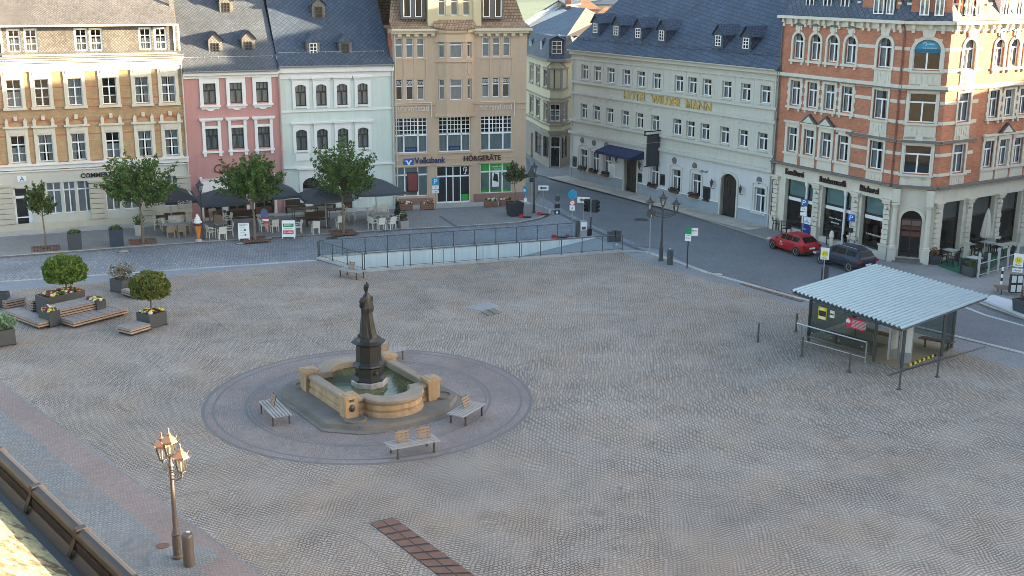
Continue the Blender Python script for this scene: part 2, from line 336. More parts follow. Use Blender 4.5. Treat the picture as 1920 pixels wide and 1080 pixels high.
# pavement along hotel and brick corner house
KR=P2((1003,327),(1012,330),(1040,336.5),(1067,342),(1165,365),(1290,405),(1440,452),(1530,472),(1655,501),(1760,541),(1850,577),(1990,627))
HL=G(1068,333);HR=G(1443,428)
HL=Vector((5.0,101.3,0))
mb=MB(); mb.prism([(p[0],p[1]) for p in KR]+[(45,70),(45,80),(30,86),(19,84),(7,104),(6,112),(0,125),(1.5,112)],-.02,.10); struct('pavement',mb,M_WALK,'slab pavement along the hotel and the brick corner house')
strip('kerb',None,.15,-.02,.104,mat('kerb_sandy',(.36,.33,.28),.8,.2,2),pts=[(p[0],p[1]) for p in KR],side=-1)
uh=(HR-HL).normalized(); nh=Vector((uh.y,-uh.x,0))
sheet('slab_path',[tuple((HL+nh*.02-uh*.5)[:2]),tuple((HR+nh*.02)[:2]),tuple((HR+nh*2.1)[:2]),tuple((HL+nh*2.1-uh*.5)[:2])],.105,M_SLABH)
# bus lane edge on the far right
mb=MB(); mb.prism(P2((1838,566),(1862,559),(1990,598),(1990,628)),.1,.2); struct('pavement',mb,mat('pale_platform',(.5,.52,.53),.8,.1),'pale raised bus platform at the right edge')
strip('road_marking',[(1806,573),(1850,590),(1990,629)],.22,-.003,.003,mat('marking_white',(.42,.42,.41),.7,.2,3))
# circle round the fountain
FC=Vector((-5.87,45.72,0)); FR=6.75
def disc(r,n=96): return [(FC.x+r*math.cos(2*PI*i/n),FC.y+r*math.sin(2*PI*i/n)) for i in range(n)]
sheet('paved_ring',disc(FR),.006,M_PURP)
for r0,r1 in ((FR,FR-.14),(FR-.42,FR-.52),(5.05,4.95),(4.85,4.8)): sheet('ring_line',disc(r0),.010,mat('ring_setts',(.15,.14,.14),.8,.2,6),[disc(r1)])
# promenade along the town hall
b0=P2((-60,672),(480,1074)); d0=(Vector(b0[1])-Vector(b0[0])).normalized(); n0=Vector((d0.y,-d0.x))
q0=Vector(b0[0])-d0*25; q1=Vector(b0[1])+d0*30
def band(w0,w1,z,m,name): sheet(name,[tuple(q0+n0*w0),tuple(q1+n0*w0),tuple(q1+n0*w1),tuple(q0+n0*w1)],z,m)
band(-.09,0,.008,M_GREY,'gutter_line'); band(0,1.15,.006,M_RED,'paved_band'); band(1.15,4.6,.006,M_GREY,'paved_band'); band(4.6,6.0,.006,M_RED,'paved_band'); band(6.0,12,.006,M_GREY,'paved_band')
LP=G(333,1046)
sheet('paved_patch',[(LP.x+math.cos(a)*(1.0+.1*math.sin(3*a))+.15,LP.y+math.sin(a)*.95-.1) for a in [2*PI*i/24 for i in range(24)]],.010,M_LIGHT)
# hatches, drains, manholes (things)
def lid(px,r,label,z=.002,m=None,rim=None,stretch=1):
    p=G(*px); t=thing('manhole_cover',label,'manhole cover',(p.x,p.y,z),0,'manhole covers in the paving')
    a=MB(Matrix.Translation((p.x,p.y,z))); a.lathe([(r,0),(r,.010),(r*.78,.010),(r*.78,.004)],n=24,caps=False); obj('frame',a,rim or M_IRON,t)
    a=MB(Matrix.Translation((p.x,p.y,z))); a.lathe([(r*.77,.001),(r*.77,.008),(.01,.008)],n=24,caps=False)
    obj('lid',a,m or M_GRAN,t)
lid((232,471.5),.42,'round manhole cover in the street behind the ball-shaped trees'); lid((452.5,456.5),.42,'round manhole cover in the street in front of the black and white pavement board')
lid((622,447),.42,'round manhole cover in the street under the tree beside the big umbrella',m=M_IRON); lid((1201.5,412),.5,'round manhole cover in the road near the triple lamp',m=M_IRON)
lid((1345,514.5),.42,'round manhole cover in the footway right of the green bus stop sign',.008); lid((305,1024),.2,'small round rusty cover beside the nearest street lamp',.012,M_RUST,M_RUST)
def grate(q,label,m,n=10,cat='drain grate',name='drain_grate',z=.004):
    a,b,c,d=[Vector((*p,0)) for p in q]; ctr=(a+b+c+d)/4; t=thing(name,label,cat,(ctr.x,ctr.y,z))
    mb=MB()
    for i in range(n):
        for s0,s1 in ((.02,.48),(.52,.98)):
            f0=(i+.12)/n; f1=(i+.9)/n
            def W_(u,v): return a.lerp(b,u).lerp(d.lerp(c,u),v)
            pts=[W_(f0,s0),W_(f1,s0),W_(f1,s1),W_(f0,s1)]
            mb.ring([[(*p[:2],z+.004) for p in pts],[(*p[:2],z+.016) for p in pts]],True,True)
    obj('grating',mb,m,t); mb=MB(); mb.ring([[(*p[:2],z) for p in (a,b,c,d)],[(*p[:2],z+.004) for p in (a,b,c,d)]]); obj('frame',mb,M_BLACK,t)
grate(P2((692,981),(835,1090),(905,1090),(737,970)),'long rusty iron drain grate in the setts in the foreground',M_RUST,9)
grate(P2((1385,533),(1500,567),(1520,562),(1402,529)),'long reddish drain grate along the footway left of the bus shelter',M_RUST,12,z=.008)
mb=MB(); q=P2((868,577),(915,567),(938,575),(903,583)); mb.ring([[(*p,.003) for p in q],[(*p,.014) for p in q]]); tag(obj('cover_plate',mb,M_STEEL),'flat grey steel plate lying in the middle of the square','cover plate')
grate(P2((900,585),(925,578),(942,587),(914,592)),'square setts-filled inspection cover beside the steel plate',mat('dark_cover',(.2,.17,.14),.8,.2),2,'inspection cover','inspection_cover')
# ---------------------------------------------------------------- garage ramp
def on(a,b,t): return a.lerp(b,t)
D=3.0
mb=MB()
zr=lambda t:-D*(1-t) if t<1 else 0
mb.face([(RA.x,RA.y,-D),(RD.x,RD.y,-D),(RC.x,RC.y,0),(RB.x,RB.y,0)]); struct('ramp',mb,mat('ramp_asphalt',(.25,.27,.28),.8,.12),'garage ramp sinking under the square')
def wall_strip(a,b,za,zb,name,label):
    mb=MB(); n=7; d=(b-a); nn=Vector((d.y,-d.x,0)).normalized()*.004
    for i in range(n):
        p,q=on(a,b,i/n),on(a,b,(i+1)/n-.002); z1=za+(zb-za)*i/n; z2=za+(zb-za)*(i+1)/n
        mb.face([(p.x,p.y,z1-.05),(q.x,q.y,z2-.05),(q.x,q.y,.02),(p.x,p.y,.02)])
    mb.k=1; mb.face([(*(a-nn)[:2],za-.05),(*(b-nn)[:2],zb-.05),(*(b-nn)[:2],.01),(*(a-nn)[:2],.01)])
    return tag(obj(name,mb,[M_CONC,M_DKST]),label,'wall',None)
wall_strip(RA,RB,-D,0,'retaining_wall','long pale concrete wall down the far side of the garage ramp')
wall_strip(RC,RD,0,-D,'retaining_wall','concrete wall down the near side of the garage ramp')
wall_strip(RD,RA,-D,-D,'retaining_wall','short concrete wall at the deep left end of the garage ramp')
for nm,a,b,sd in (('near',RD,RC,1),('far',RA,RB,-1),('left',RA,RD,1)):
    strip('ramp_kerb',None,.3,0,.12 if nm!='far' else .1,M_KERB,pts=[a[:2],b[:2]],side=sd)
M_GL=glass('rail_glass',(.86,.93,.93),.05,.05)
def railing(a,b,n,label,h=1.0,side=1,grp='glass railings round the garage ramp'):
    t=thing('glass_railing',label,'railing',(*((a+b)/2)[:2],.1),0,grp); d=(b-a).normalized(); nn=Vector((d.y,-d.x,0))*side*.12
    for i in range(n+1):
        p=on(a,b,i/n)+nn; mb=MB(); mb.box(p.x-.03,p.x+.03,p.y-.03,p.y+.03,.02,h+.1); mb.box(p.x-.06,p.x+.06,p.y-.06,p.y+.06,.1,.13); obj('post',mb,M_DKST,t)
    p,q=on(a,b,0)+nn,on(a,b,1)+nn
    mb=MB(); mb.tube([(*p[:2],h+.1),(*q[:2],h+.1)],.03,6); mb.tube([(*p[:2],.2),(*q[:2],.2)],.015,5); obj('handrail',mb,M_DKST,t)
    for i in range(n):
        p,q=on(a,b,(i+.06)/n)+nn,on(a,b,(i+.94)/n)+nn; mb=MB(); mb.face([(*p[:2],.22),(*q[:2],.22),(*q[:2],h),(*p[:2],h)]); obj('glass_panel',mb,M_GL,t)
railing(RD+(RC-RD)*.0,RC,12,'glass railing with twelve panes along the near side of the ramp')
railing(RA,RA+(RB-RA)*.93,12,'glass railing along the street side of the ramp',side=-1)
railing(RA,RD,3,'short glass railing across the left end of the ramp')
p=G(951,483); 
# ================================================================ FOUNTAIN
FA=math.atan2(2.08,3.07); FM=Matrix.Translation((-5.87,45.86,0)) @ Matrix.Rotation(FA,4,'Z')
fo=thing('fountain','sandstone fountain basin with rounded lobes and four corner piers, in the paved circle','fountain',(-5.87,45.86,0),FA)
def lobed(h,r,c,out=0):
    # square half size h, lobes of radius r on the -y and +y sides, corner cut c
    H=h+out; rr=min(r+out,H-c-.05) if c>0 else r+out; p=[]
    def corner(sx,sy):
        return [(sx*H,sy*(H-c)),(sx*(H-c),sy*H)] if c>0 else [(sx*H,sy*H)]
    k=14
    p+=[q for q in reversed(corner(-1,-1))][::-1]
    p+=[(-rr*math.cos(PI*i/k),-H-(rr*.82 if c==0 else .55)*math.sin(PI*i/k)) for i in range(k+1)]
    q=corner(1,-1); p+=q[::-1]
    p+=corner(1,1)
    p+=[(rr*math.cos(PI*i/k),H+(rr*.82 if c==0 else .55)*math.sin(PI*i/k)) for i in range(k+1)]
    q=corner(-1,1); p+=q[::-1]
    return p
def lring(h,r,c,out,z): return [(x,y,z) for x,y in lobed(h,r,c,out)]
mb=MB(FM)
mb.ring([lring(1.75,1.0,.9,1.5,0),lring(1.75,1.0,.9,1.5,.05),lring(1.75,1.0,.9,1.25,.05),lring(1.75,1.0,.9,1.2,.2),lring(1.75,1.0,.9,.0,.2)],True,False)
obj('step',mb,M_GRANST,fo)
mb=MB(FM)
mb.ring([lring(1.75,1.02,.0,o,z) for o,z in ((.26,.18),(.26,.33),(.19,.37),(.23,.5),(.21,.66),(.15,.74))],True,False)
obj('basin_wall',mb,M_SAND,fo)
mb=MB(FM)
mb.ring([lring(1.75,1.02,.0,o,z) for o,z in ((.15,.74),(.27,.78),(.27,.89),(.23,.92),(-.1,.92),(-.13,.88),(-.13,.1))],True,False)
obj('rim',mb,M_SANDT,fo)
mw,t_,n_,b_=nodes('fountain_water'); b_.inputs['Base Color'].default_value=(.05,.06,.03,1); b_.inputs['Roughness'].default_value=.06
k=n_.new('ShaderNodeTexBrick'); mp=n_.new('ShaderNodeMapping'); lk(t_,n_.new('ShaderNodeTexCoord').outputs['Object'],mp.inputs[0]); lk(t_,mp.outputs[0],k.inputs['Vector'])
k.inputs['Scale'].default_value=1; k.inputs['Brick Width'].default_value=1.1; k.inputs['Row Height'].default_value=.8; k.inputs['Mortar Size'].default_value=.015
for i,v in (('Color1',(.07,.078,.03)),('Color2',(.105,.11,.045)),('Mortar',(.06,.06,.03))): k.inputs[i].default_value=(*v,1)
lk(t_,mixc(t_,1.0,k.outputs[0],ramp(t_,noise(t_,geo(t_),1.1,5),((.3,.45),(.7,1.3))),'MULTIPLY'),b_.inputs['Base Color'])
b_.inputs['Specular IOR Level'].default_value=.3; bump(t_,b_,noise(t_,geo(t_),3,3),.03,.03)
mb=MB(FM); mb.prism(lobed(1.75,1.02,0,-.12),.4,.64); obj('water',mb,mw,fo)
for sx in (-1,1):
    for sy in (-1,1):
        x,y=sx*1.86,sy*1.86; mb=MB(FM)
        mb.box(x-.27,x+.27,y-.27,y+.27,.19,1.0); mb.box(x-.33,x+.33,y-.33,y+.33,1.0,1.04); mb.box(x-.33,x+.33,y-.33,y+.33,1.04,1.11); mb.box(x-.2,x+.2,y-.2,y+.2,1.11,1.13)
        pr=obj('corner_pier',mb,M_SAND,fo)
        mb=MB(FM)
        if sx<0: yy=y+sy*.0; xx=x; mb.box(xx-.1,xx+.1,y+sy*.27,y+sy*.285,.88,1.0); mb.ball((xx,y+sy*.28,.62),.13,10,None,1,.6,1.2); mb.tube([(xx,y+sy*.34,.6),(xx,y+sy*.44,.56)],.03,6)
        else: mb.box(x+.27,x+.285,y-.1,y+.1,.88,1.0); mb.ball((x+.28,y,.62),.13,10,None,.6,1,1.2); mb.tube([(x+.34,y,.6),(x+.44,y,.56)],.03,6)
        obj('lion_spout',mb,M_IRON,pr)
        mb=MB(FM); ox,oy=(x,y+sy*.5) if sx<0 else (x+.5,y)
        mb.lathe([(.46,.19),(.46,.28),(.36,.28),(.33,.22),(.02,.21)],(ox,oy,0),20,None,1,1,False); obj('spill_bowl',mb,M_GRANST,pr)
M_BRON=mat('dark_bronze',(.02,.019,.019),.5,.3,3,.2,spec=.5)
M_MARB=mat('marbled_stone',(.34,.31,.29),.5,.75,2.2)
def octo(r,z,c=.62): # octagon with alternate long sides
    return [(r*a,r*b,z) for a,b in ((1,-c*.62),(1,c*.62),(c*.62,1),(-c*.62,1),(-1,c*.62),(-1,-c*.62),(-c*.62,-1),(c*.62,-1))]
mb=MB(FM); mb.ring([octo(r,z) for r,z in ((.7,.3),(.7,.84),(.66,.88))]); ped=obj('pedestal',mb,M_MARB,fo)
mb=MB(FM); mb.ring([octo(r,z) for r,z in ((.67,.88),(.71,.94),(.62,1.0),(.56,1.05),(.55,1.42),(.64,1.5),(.61,1.56),(.53,1.62),(.49,1.66),(.48,2.36),(.53,2.4),(.66,2.46),(.66,2.5),(.5,2.55),(.45,2.62),(.43,2.68))])
for i in range(4):
    a=i*PI/2; mb.ball((.56*math.cos(a),.56*math.sin(a),1.24),.11,8)
obj('shaft',mb,M_BRON,ped)
# statue: woman in a long gown with short cape, bonnet, hands folded in front, looking to the right rear
SM=Matrix.Translation((-5.9,45.86,2.66)) @ Matrix.Rotation(R(55),4,'Z') @ Matrix.Diagonal((.8,.8,1,1))
mb=MB(SM); mb.smooth=True
def ell_(cx,cy,rx,ry,z,n=32,fold=0,ph=0): return [(cx+(rx*(1+fold*math.sin(9*a+ph)))*math.cos(a),cy+(ry*(1+fold*math.sin(9*a+ph)))*math.sin(a),z) for a in [2*PI*i/n for i in range(n)]]
# local: +y = front
mb.ring([ell_(0,-.08,.43,.48,0,fold=.05),ell_(0,-.05,.42,.45,.1,fold=.06),ell_(0,-.02,.37,.38,.4,fold=.06,ph=.3),ell_(0,0,.32,.32,.75,fold=.05,ph=.5),ell_(0,.01,.28,.27,1.05,fold=.04,ph=.6),ell_(0,.01,.26,.24,1.18,fold=.02),
  ell_(0,0,.32,.29,1.19,fold=.02),ell_(0,0,.30,.26,1.35,fold=.02),ell_(0,0,.27,.21,1.5),ell_(0,0,.265,.19,1.62),ell_(0,-.01,.25,.17,1.72),ell_(0,-.01,.17,.13,1.8),ell_(0,0,.085,.085,1.84),ell_(0,.01,.07,.075,1.92),
  ell_(0,.02,.095,.11,1.97),ell_(0,.025,.11,.13,2.05),ell_(0,.02,.112,.135,2.12),ell_(0,0,.10,.12,2.19),ell_(0,0,.06,.07,2.235),ell_(0,0,.01,.01,2.245)])
for sx in (-1,1):   # puffed sleeves, forearms, hands
    mb.ring([ell_(sx*.25,0,.07,.09,1.72,12),ell_(sx*.3,.01,.12,.14,1.66,12),ell_(sx*.33,.02,.13,.15,1.55,12),ell_(sx*.34,.03,.09,.11,1.44,12),ell_(sx*.345,.05,.085,.10,1.32,12),ell_(sx*.33,.07,.05,.06,1.27,12)])
    mb.tube([(sx*.34,.05,1.32),(sx*.25,.22,1.33),(sx*.1,.32,1.39),(sx*.02,.34,1.42)],.075,10,None,.04)
    for fz in range(4): mb.tube([(sx*.03,.34,1.44-fz*.022),(-sx*.04,.37,1.45-fz*.024),(-sx*.075,.36,1.44-fz*.024)],.012,6)
    mb.tube([(sx*.03,.33,1.45),(sx*.0,.36,1.49)],.013,6)
    mb.ball((sx*.15,.42,.04),.08,8,None,1,1.7,.7)
mb.ball((0,.155,2.05),.025,8,None,1,1,1.3)            # nose
for sx in (-1,1): mb.ball((sx*.042,.142,2.075),.016,6); mb.ball((sx*.115,.02,2.05),.025,6,None,.5,1,1.4)
mb.tube([(-.03,.145,1.995),(.03,.145,1.995)],.01,6)
st=obj('statue',mb,M_BRON); md=st.modifiers.new('remesh','REMESH'); md.mode='VOXEL'; md.voxel_size=.016; md.use_smooth_shade=True
tag(st,'dark bronze statue of a woman in long gown and bonnet on the fountain pedestal','statue')
mb=MB(SM); mb.smooth=True
mb.ball((-.02,-.1,2.18),.11,12,None,1,.9,1.0); mb.ball((-.07,-.12,2.3),.05,8,None,1,1,1.3)
mb.lathe([(.13,0),(.135,.05),(.12,.1),(.05,.12)],(0,-.015,2.12),16); obj('bonnet',mb,M_BRON,st)
mb=MB(SM); mb.smooth=True; mb.ring([ell_(0,-.03,.38,.25,1.08,fold=.05),ell_(0,-.04,.37,.26,1.25,fold=.04),ell_(0,-.03,.31,.22,1.5,fold=.03),ell_(0,-.02,.28,.19,1.7),ell_(0,-.01,.15,.13,1.83)],True,False); obj('cape',mb,M_BRON,st)
mb=MB(SM); mb.prism([(.5*math.cos(a),.5*math.sin(a)-.05) for a in [2*PI*i/16 for i in range(16)]],-.04,.01); obj('plinth',mb,M_BRON,st)
# ================================================================ BENCHES
M_SLAT=mat('weathered_slats',(.31,.295,.285),.8,.2,4); M_WOOD=mat('brown_boards',(.3,.21,.15),.75,.22,3); M_DWOOD=mat('brown_slats',(.16,.1,.075),.75,.25,3)
def bench(p0,p1,w,label,backs=(),ms=None,side=-1,grp='slatted benches on the square'):
    a=Vector((*p0,0));b=Vector((*p1,0)); L=(b-a).length; ang=math.atan2(b.y-a.y,b.x-a.x); M=Matrix.Translation(a) @ Matrix.Rotation(ang,4,'Z')
    t=thing('park_bench',label,'bench',a,ang,grp)
    mb=MB(M); n=6
    for i in range(n): y0=w*i/n; mb.box(0,L,y0+.022,y0+w/n-.022,.41,.45)
    for x in (.25,L-.25): mb.k=1; mb.box(x-.03,x+.03,.03,w-.03,.37,.41)
    obj('seat',mb,[ms or M_SLAT,M_IRON],t)
    for x in (.25,L-.25):
        for y in (.06,w-.06):
            mb=MB(M); mb.box(x-.025,x+.025,y-.025,y+.025,.0,.37); mb.box(x-.05,x+.05,y-.04,y+.04,0,.015); obj('leg',mb,M_IRON,t)
    for x0,x1,yy,dy in backs:
        mb=MB(M)
        for j in range(4): z=.5+j*.1; mb.box(x0,x1,yy+dy*(j*.03),yy+dy*(j*.03)+.03,z,z+.075)
        for x in (x0+.08,x1-.08): mb.k=1; mb.tube([(x,yy+.05,.43),(x,yy+dy*.13+.045,.9)],.018,6); mb.k=0
        obj('backrest',mb,[M_WOOD,M_IRON],t)
    return t
bench((-10.16,44.24),(-9.19,42.44),.78,'slatted bench with one small backrest left of the fountain',[(.45,.95,.34,1)])
KB=bench((-4.30,39.36),(-2.58,40.24),.8,'slatted bench with two wooden backrests nearest the camera in front of the fountain',[(.35,.85,.42,1),(1.2,1.7,.42,1)])
bench((-1.85,42.6),(-1.0,44.1),.8,'slatted bench with one backrest right of the fountain',[(.75,1.25,.45,1)])
q=G(630,517); bench((q.x+.05,q.y-.2),(q.x+1.5,q.y-1.1),.75,'slatted bench with one backrest at the corner of the glass railing',[(.55,1.0,.4,1)])
bench((-5.85,50.2),(-4.75,51.1),.75,'slatted bench half hidden behind the back pier of the fountain',[(.1,.6,.3,-1)])
q=G(1868,556); bench((q.x,q.y),(q.x+1.6,q.y-.25),.85,'brown slatted bench on the pavement at the right edge near the bus stop',(),M_DWOOD)
# ================================================================ STREET LAMPS
M_LG=glass('lantern_glass',(.95,.93,.88),.12,.1); M_COP=mat('copper_lamp_roof',(.36,.19,.12),.5,.2,4,.4); M_LAMPG=mat('warm_grey_iron',(.115,.1,.095),.5,.2,4,.3)
def lantern(M,t,s=1,top=None,fr=None):
    fr=fr or M_IRON; top=top or M_IRON
    mb=MB(M); n=6
    def hx(r,z): return [(s*r*math.cos(2*PI*i/n),s*r*math.sin(2*PI*i/n),s*z) for i in range(n)]
    for i in range(n):
        a=2*PI*i/n; mb.tube([(s*.11*math.cos(a),s*.11*math.sin(a),s*.1),(s*.2*math.cos(a),s*.2*math.sin(a),s*.52)],s*.014,5)
    mb.ring([hx(.04,0),hx(.06,.05),hx(.13,.08),hx(.13,.1)]); mb.ring([hx(.22,.5),hx(.22,.53)])
    L=obj('lantern',mb,fr,t)
    mb=MB(M); mb.ring([hx(.26,.52),hx(.25,.56),hx(.1,.7),hx(.07,.73),hx(.09,.76),hx(.03,.8),hx(.02,.92),hx(.005,.95)],True,True)
    for i in range(n): a=2*PI*(i+.0)/n; mb.tube([(s*.25*math.cos(a),s*.25*math.sin(a),s*.54),(s*.31*math.cos(a),s*.31*math.sin(a),s*.62)],s*.015,5)
    obj('lamp_roof',mb,top,L)
    mb=MB(M); mb.ring([hx(.115,.1),hx(.2,.5)],True,False); obj('pane',mb,M_LG,L)
    mb=MB(M); mb.lathe([(s*.03,s*.1),(s*.05,s*.25),(s*.03,s*.36)],n=8); obj('bulb',mb,M_WHITE,L)
def multilamp(p,h,dirs,label,top=None,fr=None,lean=(0,0),grp='old triple street lamps'):
    t=thing('street_lamp',label,'street lamp',(p.x,p.y,0),0,grp); M=Matrix.Translation((p.x,p.y,.0)); fr=fr or M_IRON
    mb=MB(M); mb.lathe([(.17,0),(.17,.08),(.13,.12),(.12,.75),(.14,.8),(.1,.85),(.075,1.0),(.055,h*.72),(.08,h*.725),(.06,h*.74),(.05,h*.8)],n=14); obj('pole',mb,fr,t)
    z=h*.78
    for a,l in dirs:
        mb=MB(M); d=Vector((math.cos(a),math.sin(a),0)); e=d*l
        mb.tube([(0,0,z-.35),tuple(d*l*.5+Vector((0,0,z-.3))),tuple(e+Vector((0,0,z-.1))),tuple(e+Vector((0,0,z)))],.022,6); mb.tube([(0,0,z-.06),tuple(e+Vector((0,0,z-.06)))],.02,6)
        for k in range(5): q=d*l*(.18+.16*k); mb.tube([tuple(q+Vector((.06*math.cos(x)*d.x,.06*math.cos(x)*d.y,z-.17+.06*math.sin(x)))) for x in [2*PI*i/8 for i in range(9)]],.012,4)
        obj('arm',mb,fr,t); lantern(M @ Matrix.Translation((*e[:2],z)),t,1,top,fr)
    mb=MB(M); mb.lathe([(.05,h*.78),(.09,h*.8),(.04,h*.83),(.03,h*.88)],n=10); obj('collar',mb,fr,t)
    lantern(M @ Matrix.Translation((0,0,h*.86)),t,1,top,fr); return t
multilamp(LP,3.75,[(R(130),.55),(R(-45),.62)],'old copper-topped triple lantern street lamp in the foreground at the lower left',M_COP,M_LAMPG)
multilamp(G(1239,489),3.95,[(R(162),.8),(R(-18),.8)],'black triple lantern street lamp beside the road in the middle distance')
def single(p,h,label,z=.1):
    t=thing('lamp_post',label,'lamp post',(p.x,p.y,z),0,'single lantern posts'); M=Matrix.Translation((p.x,p.y,z)); mb=MB(M)
    mb.lathe([(.13,0),(.13,.08),(.1,.12),(.09,.7),(.06,.8),(.045,h-.75)],n=12); obj('pole',mb,M_IRON,t); lantern(M @ Matrix.Translation((0,0,h-.8)),t,.95)
single(G(1001,399,.1),3.7,'black single lantern post at the rounded pavement corner by the beige bank'); single(G(381,449,.1),3.9,'black single lantern post behind the giant ice cream cone')
def bin_(p,h,r,label,m,z=0):
    t=thing('waste_bin',label,'waste bin',(p.x,p.y,z),0,'round waste bins'); M=Matrix.Translation((p.x,p.y,z))
    mb=MB(M); mb.lathe([(r*.9,0),(r,.03),(r,h*.86)],n=20); obj('body',mb,m,t); mb=MB(M); mb.lathe([(r*1.03,h*.86),(r*1.03,h*.94),(r*.9,h),(.02,h)],n=20); L=obj('lid',mb,m,t); mb=MB(M); mb.box(-.05,.05,r*.4,r*.8,h,h+.02); obj('ashtray',mb,M_WHITE,L)
bin_(G(355,1060),1.02,.17,'grey cylindrical waste bin standing against the nearest street lamp',M_LAMPG,.01)
bin_(G(1256,496),.95,.19,'dark cylindrical waste bin beside the black triple lamp',M_ANTH)
# ================================================================ BUS SHELTER
RO=[Vector((13.07,53.17,2.78)),Vector((16.52,47.55,2.62)),Vector((22.25,52.75,2.66)),Vector((18.55,58.25,2.82))]
sh=thing('bus_shelter','bus shelter of glass walls under a corrugated light blue-grey roof','bus shelter',(17.4,53,0))
mr=mat('corrugated_metal',(.2,.3,.365),.45,.1,.25,.35)
mb=MB(); NW=26; mb.smooth=False
rows=[]
for e in (0,1):
    row=[]
    for i in range(NW*4+1):
        f=i/(NW*4); p=(RO[0].lerp(RO[1],f) if e==0 else RO[3].lerp(RO[2],f)); row.append(p+Vector((0,0,(.0,.085,.085,.0)[i%4] if i<NW*4 else 0)))
    rows.append(row)
for a,b,c,d in zip(rows[0],rows[0][1:],rows[1][1:],rows[1]): mb.face([a,b,c,d]); mb.face([x-Vector((0,0,.012)) for x in (d,c,b,a)])
obj('roof',mb,mr,sh)
ctr=(RO[0]+RO[1]+RO[2]+RO[3])/4
mb=MB()
for i in range(4):
    a,b=RO[i],RO[(i+1)%4]; a=a.lerp(ctr,.03)-Vector((0,0,.1)); b=b.lerp(ctr,.03)-Vector((0,0,.1)); mb.tube([a,b],.055,4)
for f in (.25,.5,.75): mb.tube([RO[0].lerp(RO[1],f)-Vector((0,0,.12)),RO[3].lerp(RO[2],f)-Vector((0,0,.12))],.04,4)
obj('roof_frame',mb,M_DKST,sh)
def SP(px,z=0): p=G(*px); return p
uA=(RO[1]-RO[0]); uA.z=0; uA.normalize(); vA=(RO[3]-RO[0]); vA.z=0; vA.normalize()
A0=G(1512,642)+Vector((0,0,0)); A1=G(1690,692); LA=(A1-A0).length
B1=G(1765,668)
posts=[A0+vA*.15,A0.lerp(A1,.72),A1,B1,A0+vA*4.2,A1+vA*4.6]
for p in posts:
    mb=MB(); mb.box(p.x-.06,p.x+.06,p.y-.06,p.y+.06,0,2.62); obj('post',mb,M_DKST,sh)
M_SGL=glass('shelter_glass',(.42,.5,.47),.07,.03)
def pane(a,b,z0,z1,name='glass_wall',m=None):
    mb=MB(); mb.face([(*a[:2],z0),(*b[:2],z0),(*b[:2],z1),(*a[:2],z1)]); o=obj(name,mb,m or M_SGL,sh)
    return o
A2=A0.lerp(A1,.70)
gw=pane(A0,A2,.35,2.2)
mb=MB(); mb.tube([(*A0[:2],.28),(*A2[:2],.28)],.04,4); mb.tube([(*A0[:2],2.28),(*A2[:2],2.28)],.05,4); obj('wall_frame',mb,M_DKST,sh)
off=Vector((-vA.x,-vA.y,0))*.02
for f in (.08,.38,.5,.85):
    for z in (.55,2.05):
        p=A0.lerp(A2,f)+off; mb=MB(Matrix.Translation((p.x,p.y,z))); mb.ball((0,0,0),.035,8); obj('glass_clamp',mb,M_STEEL,gw)
pane(A0,A0+vA*4.2,.35,2.2); pane(A0+vA*4.2,A1+vA*4.6,.35,2.2); pane(B1,B1+uA*.0+vA*1.0,.2,2.2)
def board(a,b,z0,z1,m,name,parent,lines=None):
    mb=MB(); d=(b-a).normalized(); n=Vector((d.y,-d.x,0)); mb.ring([[(*(a)[:2],z0),(*(b)[:2],z0),(*(b)[:2],z1),(*(a)[:2],z1)],[(*(a+n*.02)[:2],z0),(*(b+n*.02)[:2],z0),(*(b+n*.02)[:2],z1),(*(a+n*.02)[:2],z1)]]); o=obj(name,mb,m,parent)
    return o,Matrix.Translation(((a+b)/2+n*.03)+Vector((0,0,(z0+z1)/2))) @ Matrix.Rotation(math.atan2(d.y,d.x),4,'Z') @ Matrix.Rotation(R(90),4,'X')
M_MAG=mat('magenta_sign',(.62,.02,.12),.5,.05); M_YEL=mat('yellow_sign',(.75,.62,.03),.5,.05); M_GRN=mat('green_sign',(.0,.23,.09),.5,.05); M_BLU=mat('blue_sign',(.01,.12,.42),.45,.05); M_TXT=mat('dark_lettering',(.02,.015,.015),.6,.1); M_WTX=mat('white_lettering',(.8,.8,.8),.6,.05); M_SRED=mat('sign_red',(.55,.02,.03),.5,.05); M_TEAL=mat('faded_blue_sign',(.02,.27,.45),.45,.08)
a_=A0.lerp(A2,.60)+off*2; b_2=A0.lerp(A2,.86)+off*2
o,Mt=board(a_,b_2,1.3,1.8,M_MAG,'notice_sign',sh)
for i in range(6): text('mmmm mmm mmmmm mm',o,Mt @ Matrix.Translation((.2,.16-.065*i,0)),.75,.035,M_WTX)
mb=MB(Mt); mb.prism([(-.5,-.02),(-.26,-.02),(-.26,.1),(-.38,.19),(-.5,.1)],0,.005); obj('house_mark',mb,M_WTX,o)
o,Mt=board(A0.lerp(A2,.16)+off*2,A0.lerp(A2,.29)+off*2,1.35,1.95,M_YEL,'poster',sh); mb=MB(Mt); mb.box(-.2,.2,-.13,.12,0,.006); obj('picture',mb,M_TXT,o); mb=MB(Mt); mb.box(-.16,.16,-.26,-.16,0,.006); mb.box(-.12,.12,.16,.24,0,.006); obj('picture',mb,M_WTX,o)
o,Mt=board(A0.lerp(A2,.34)+off*2,A0.lerp(A2,.41)+off*2,1.55,1.9,M_WHITE,'poster',sh); text('Bitte',o,Mt,.16,.08,M_TXT)
p=A0-vA*.55; q=A2-vA*.55
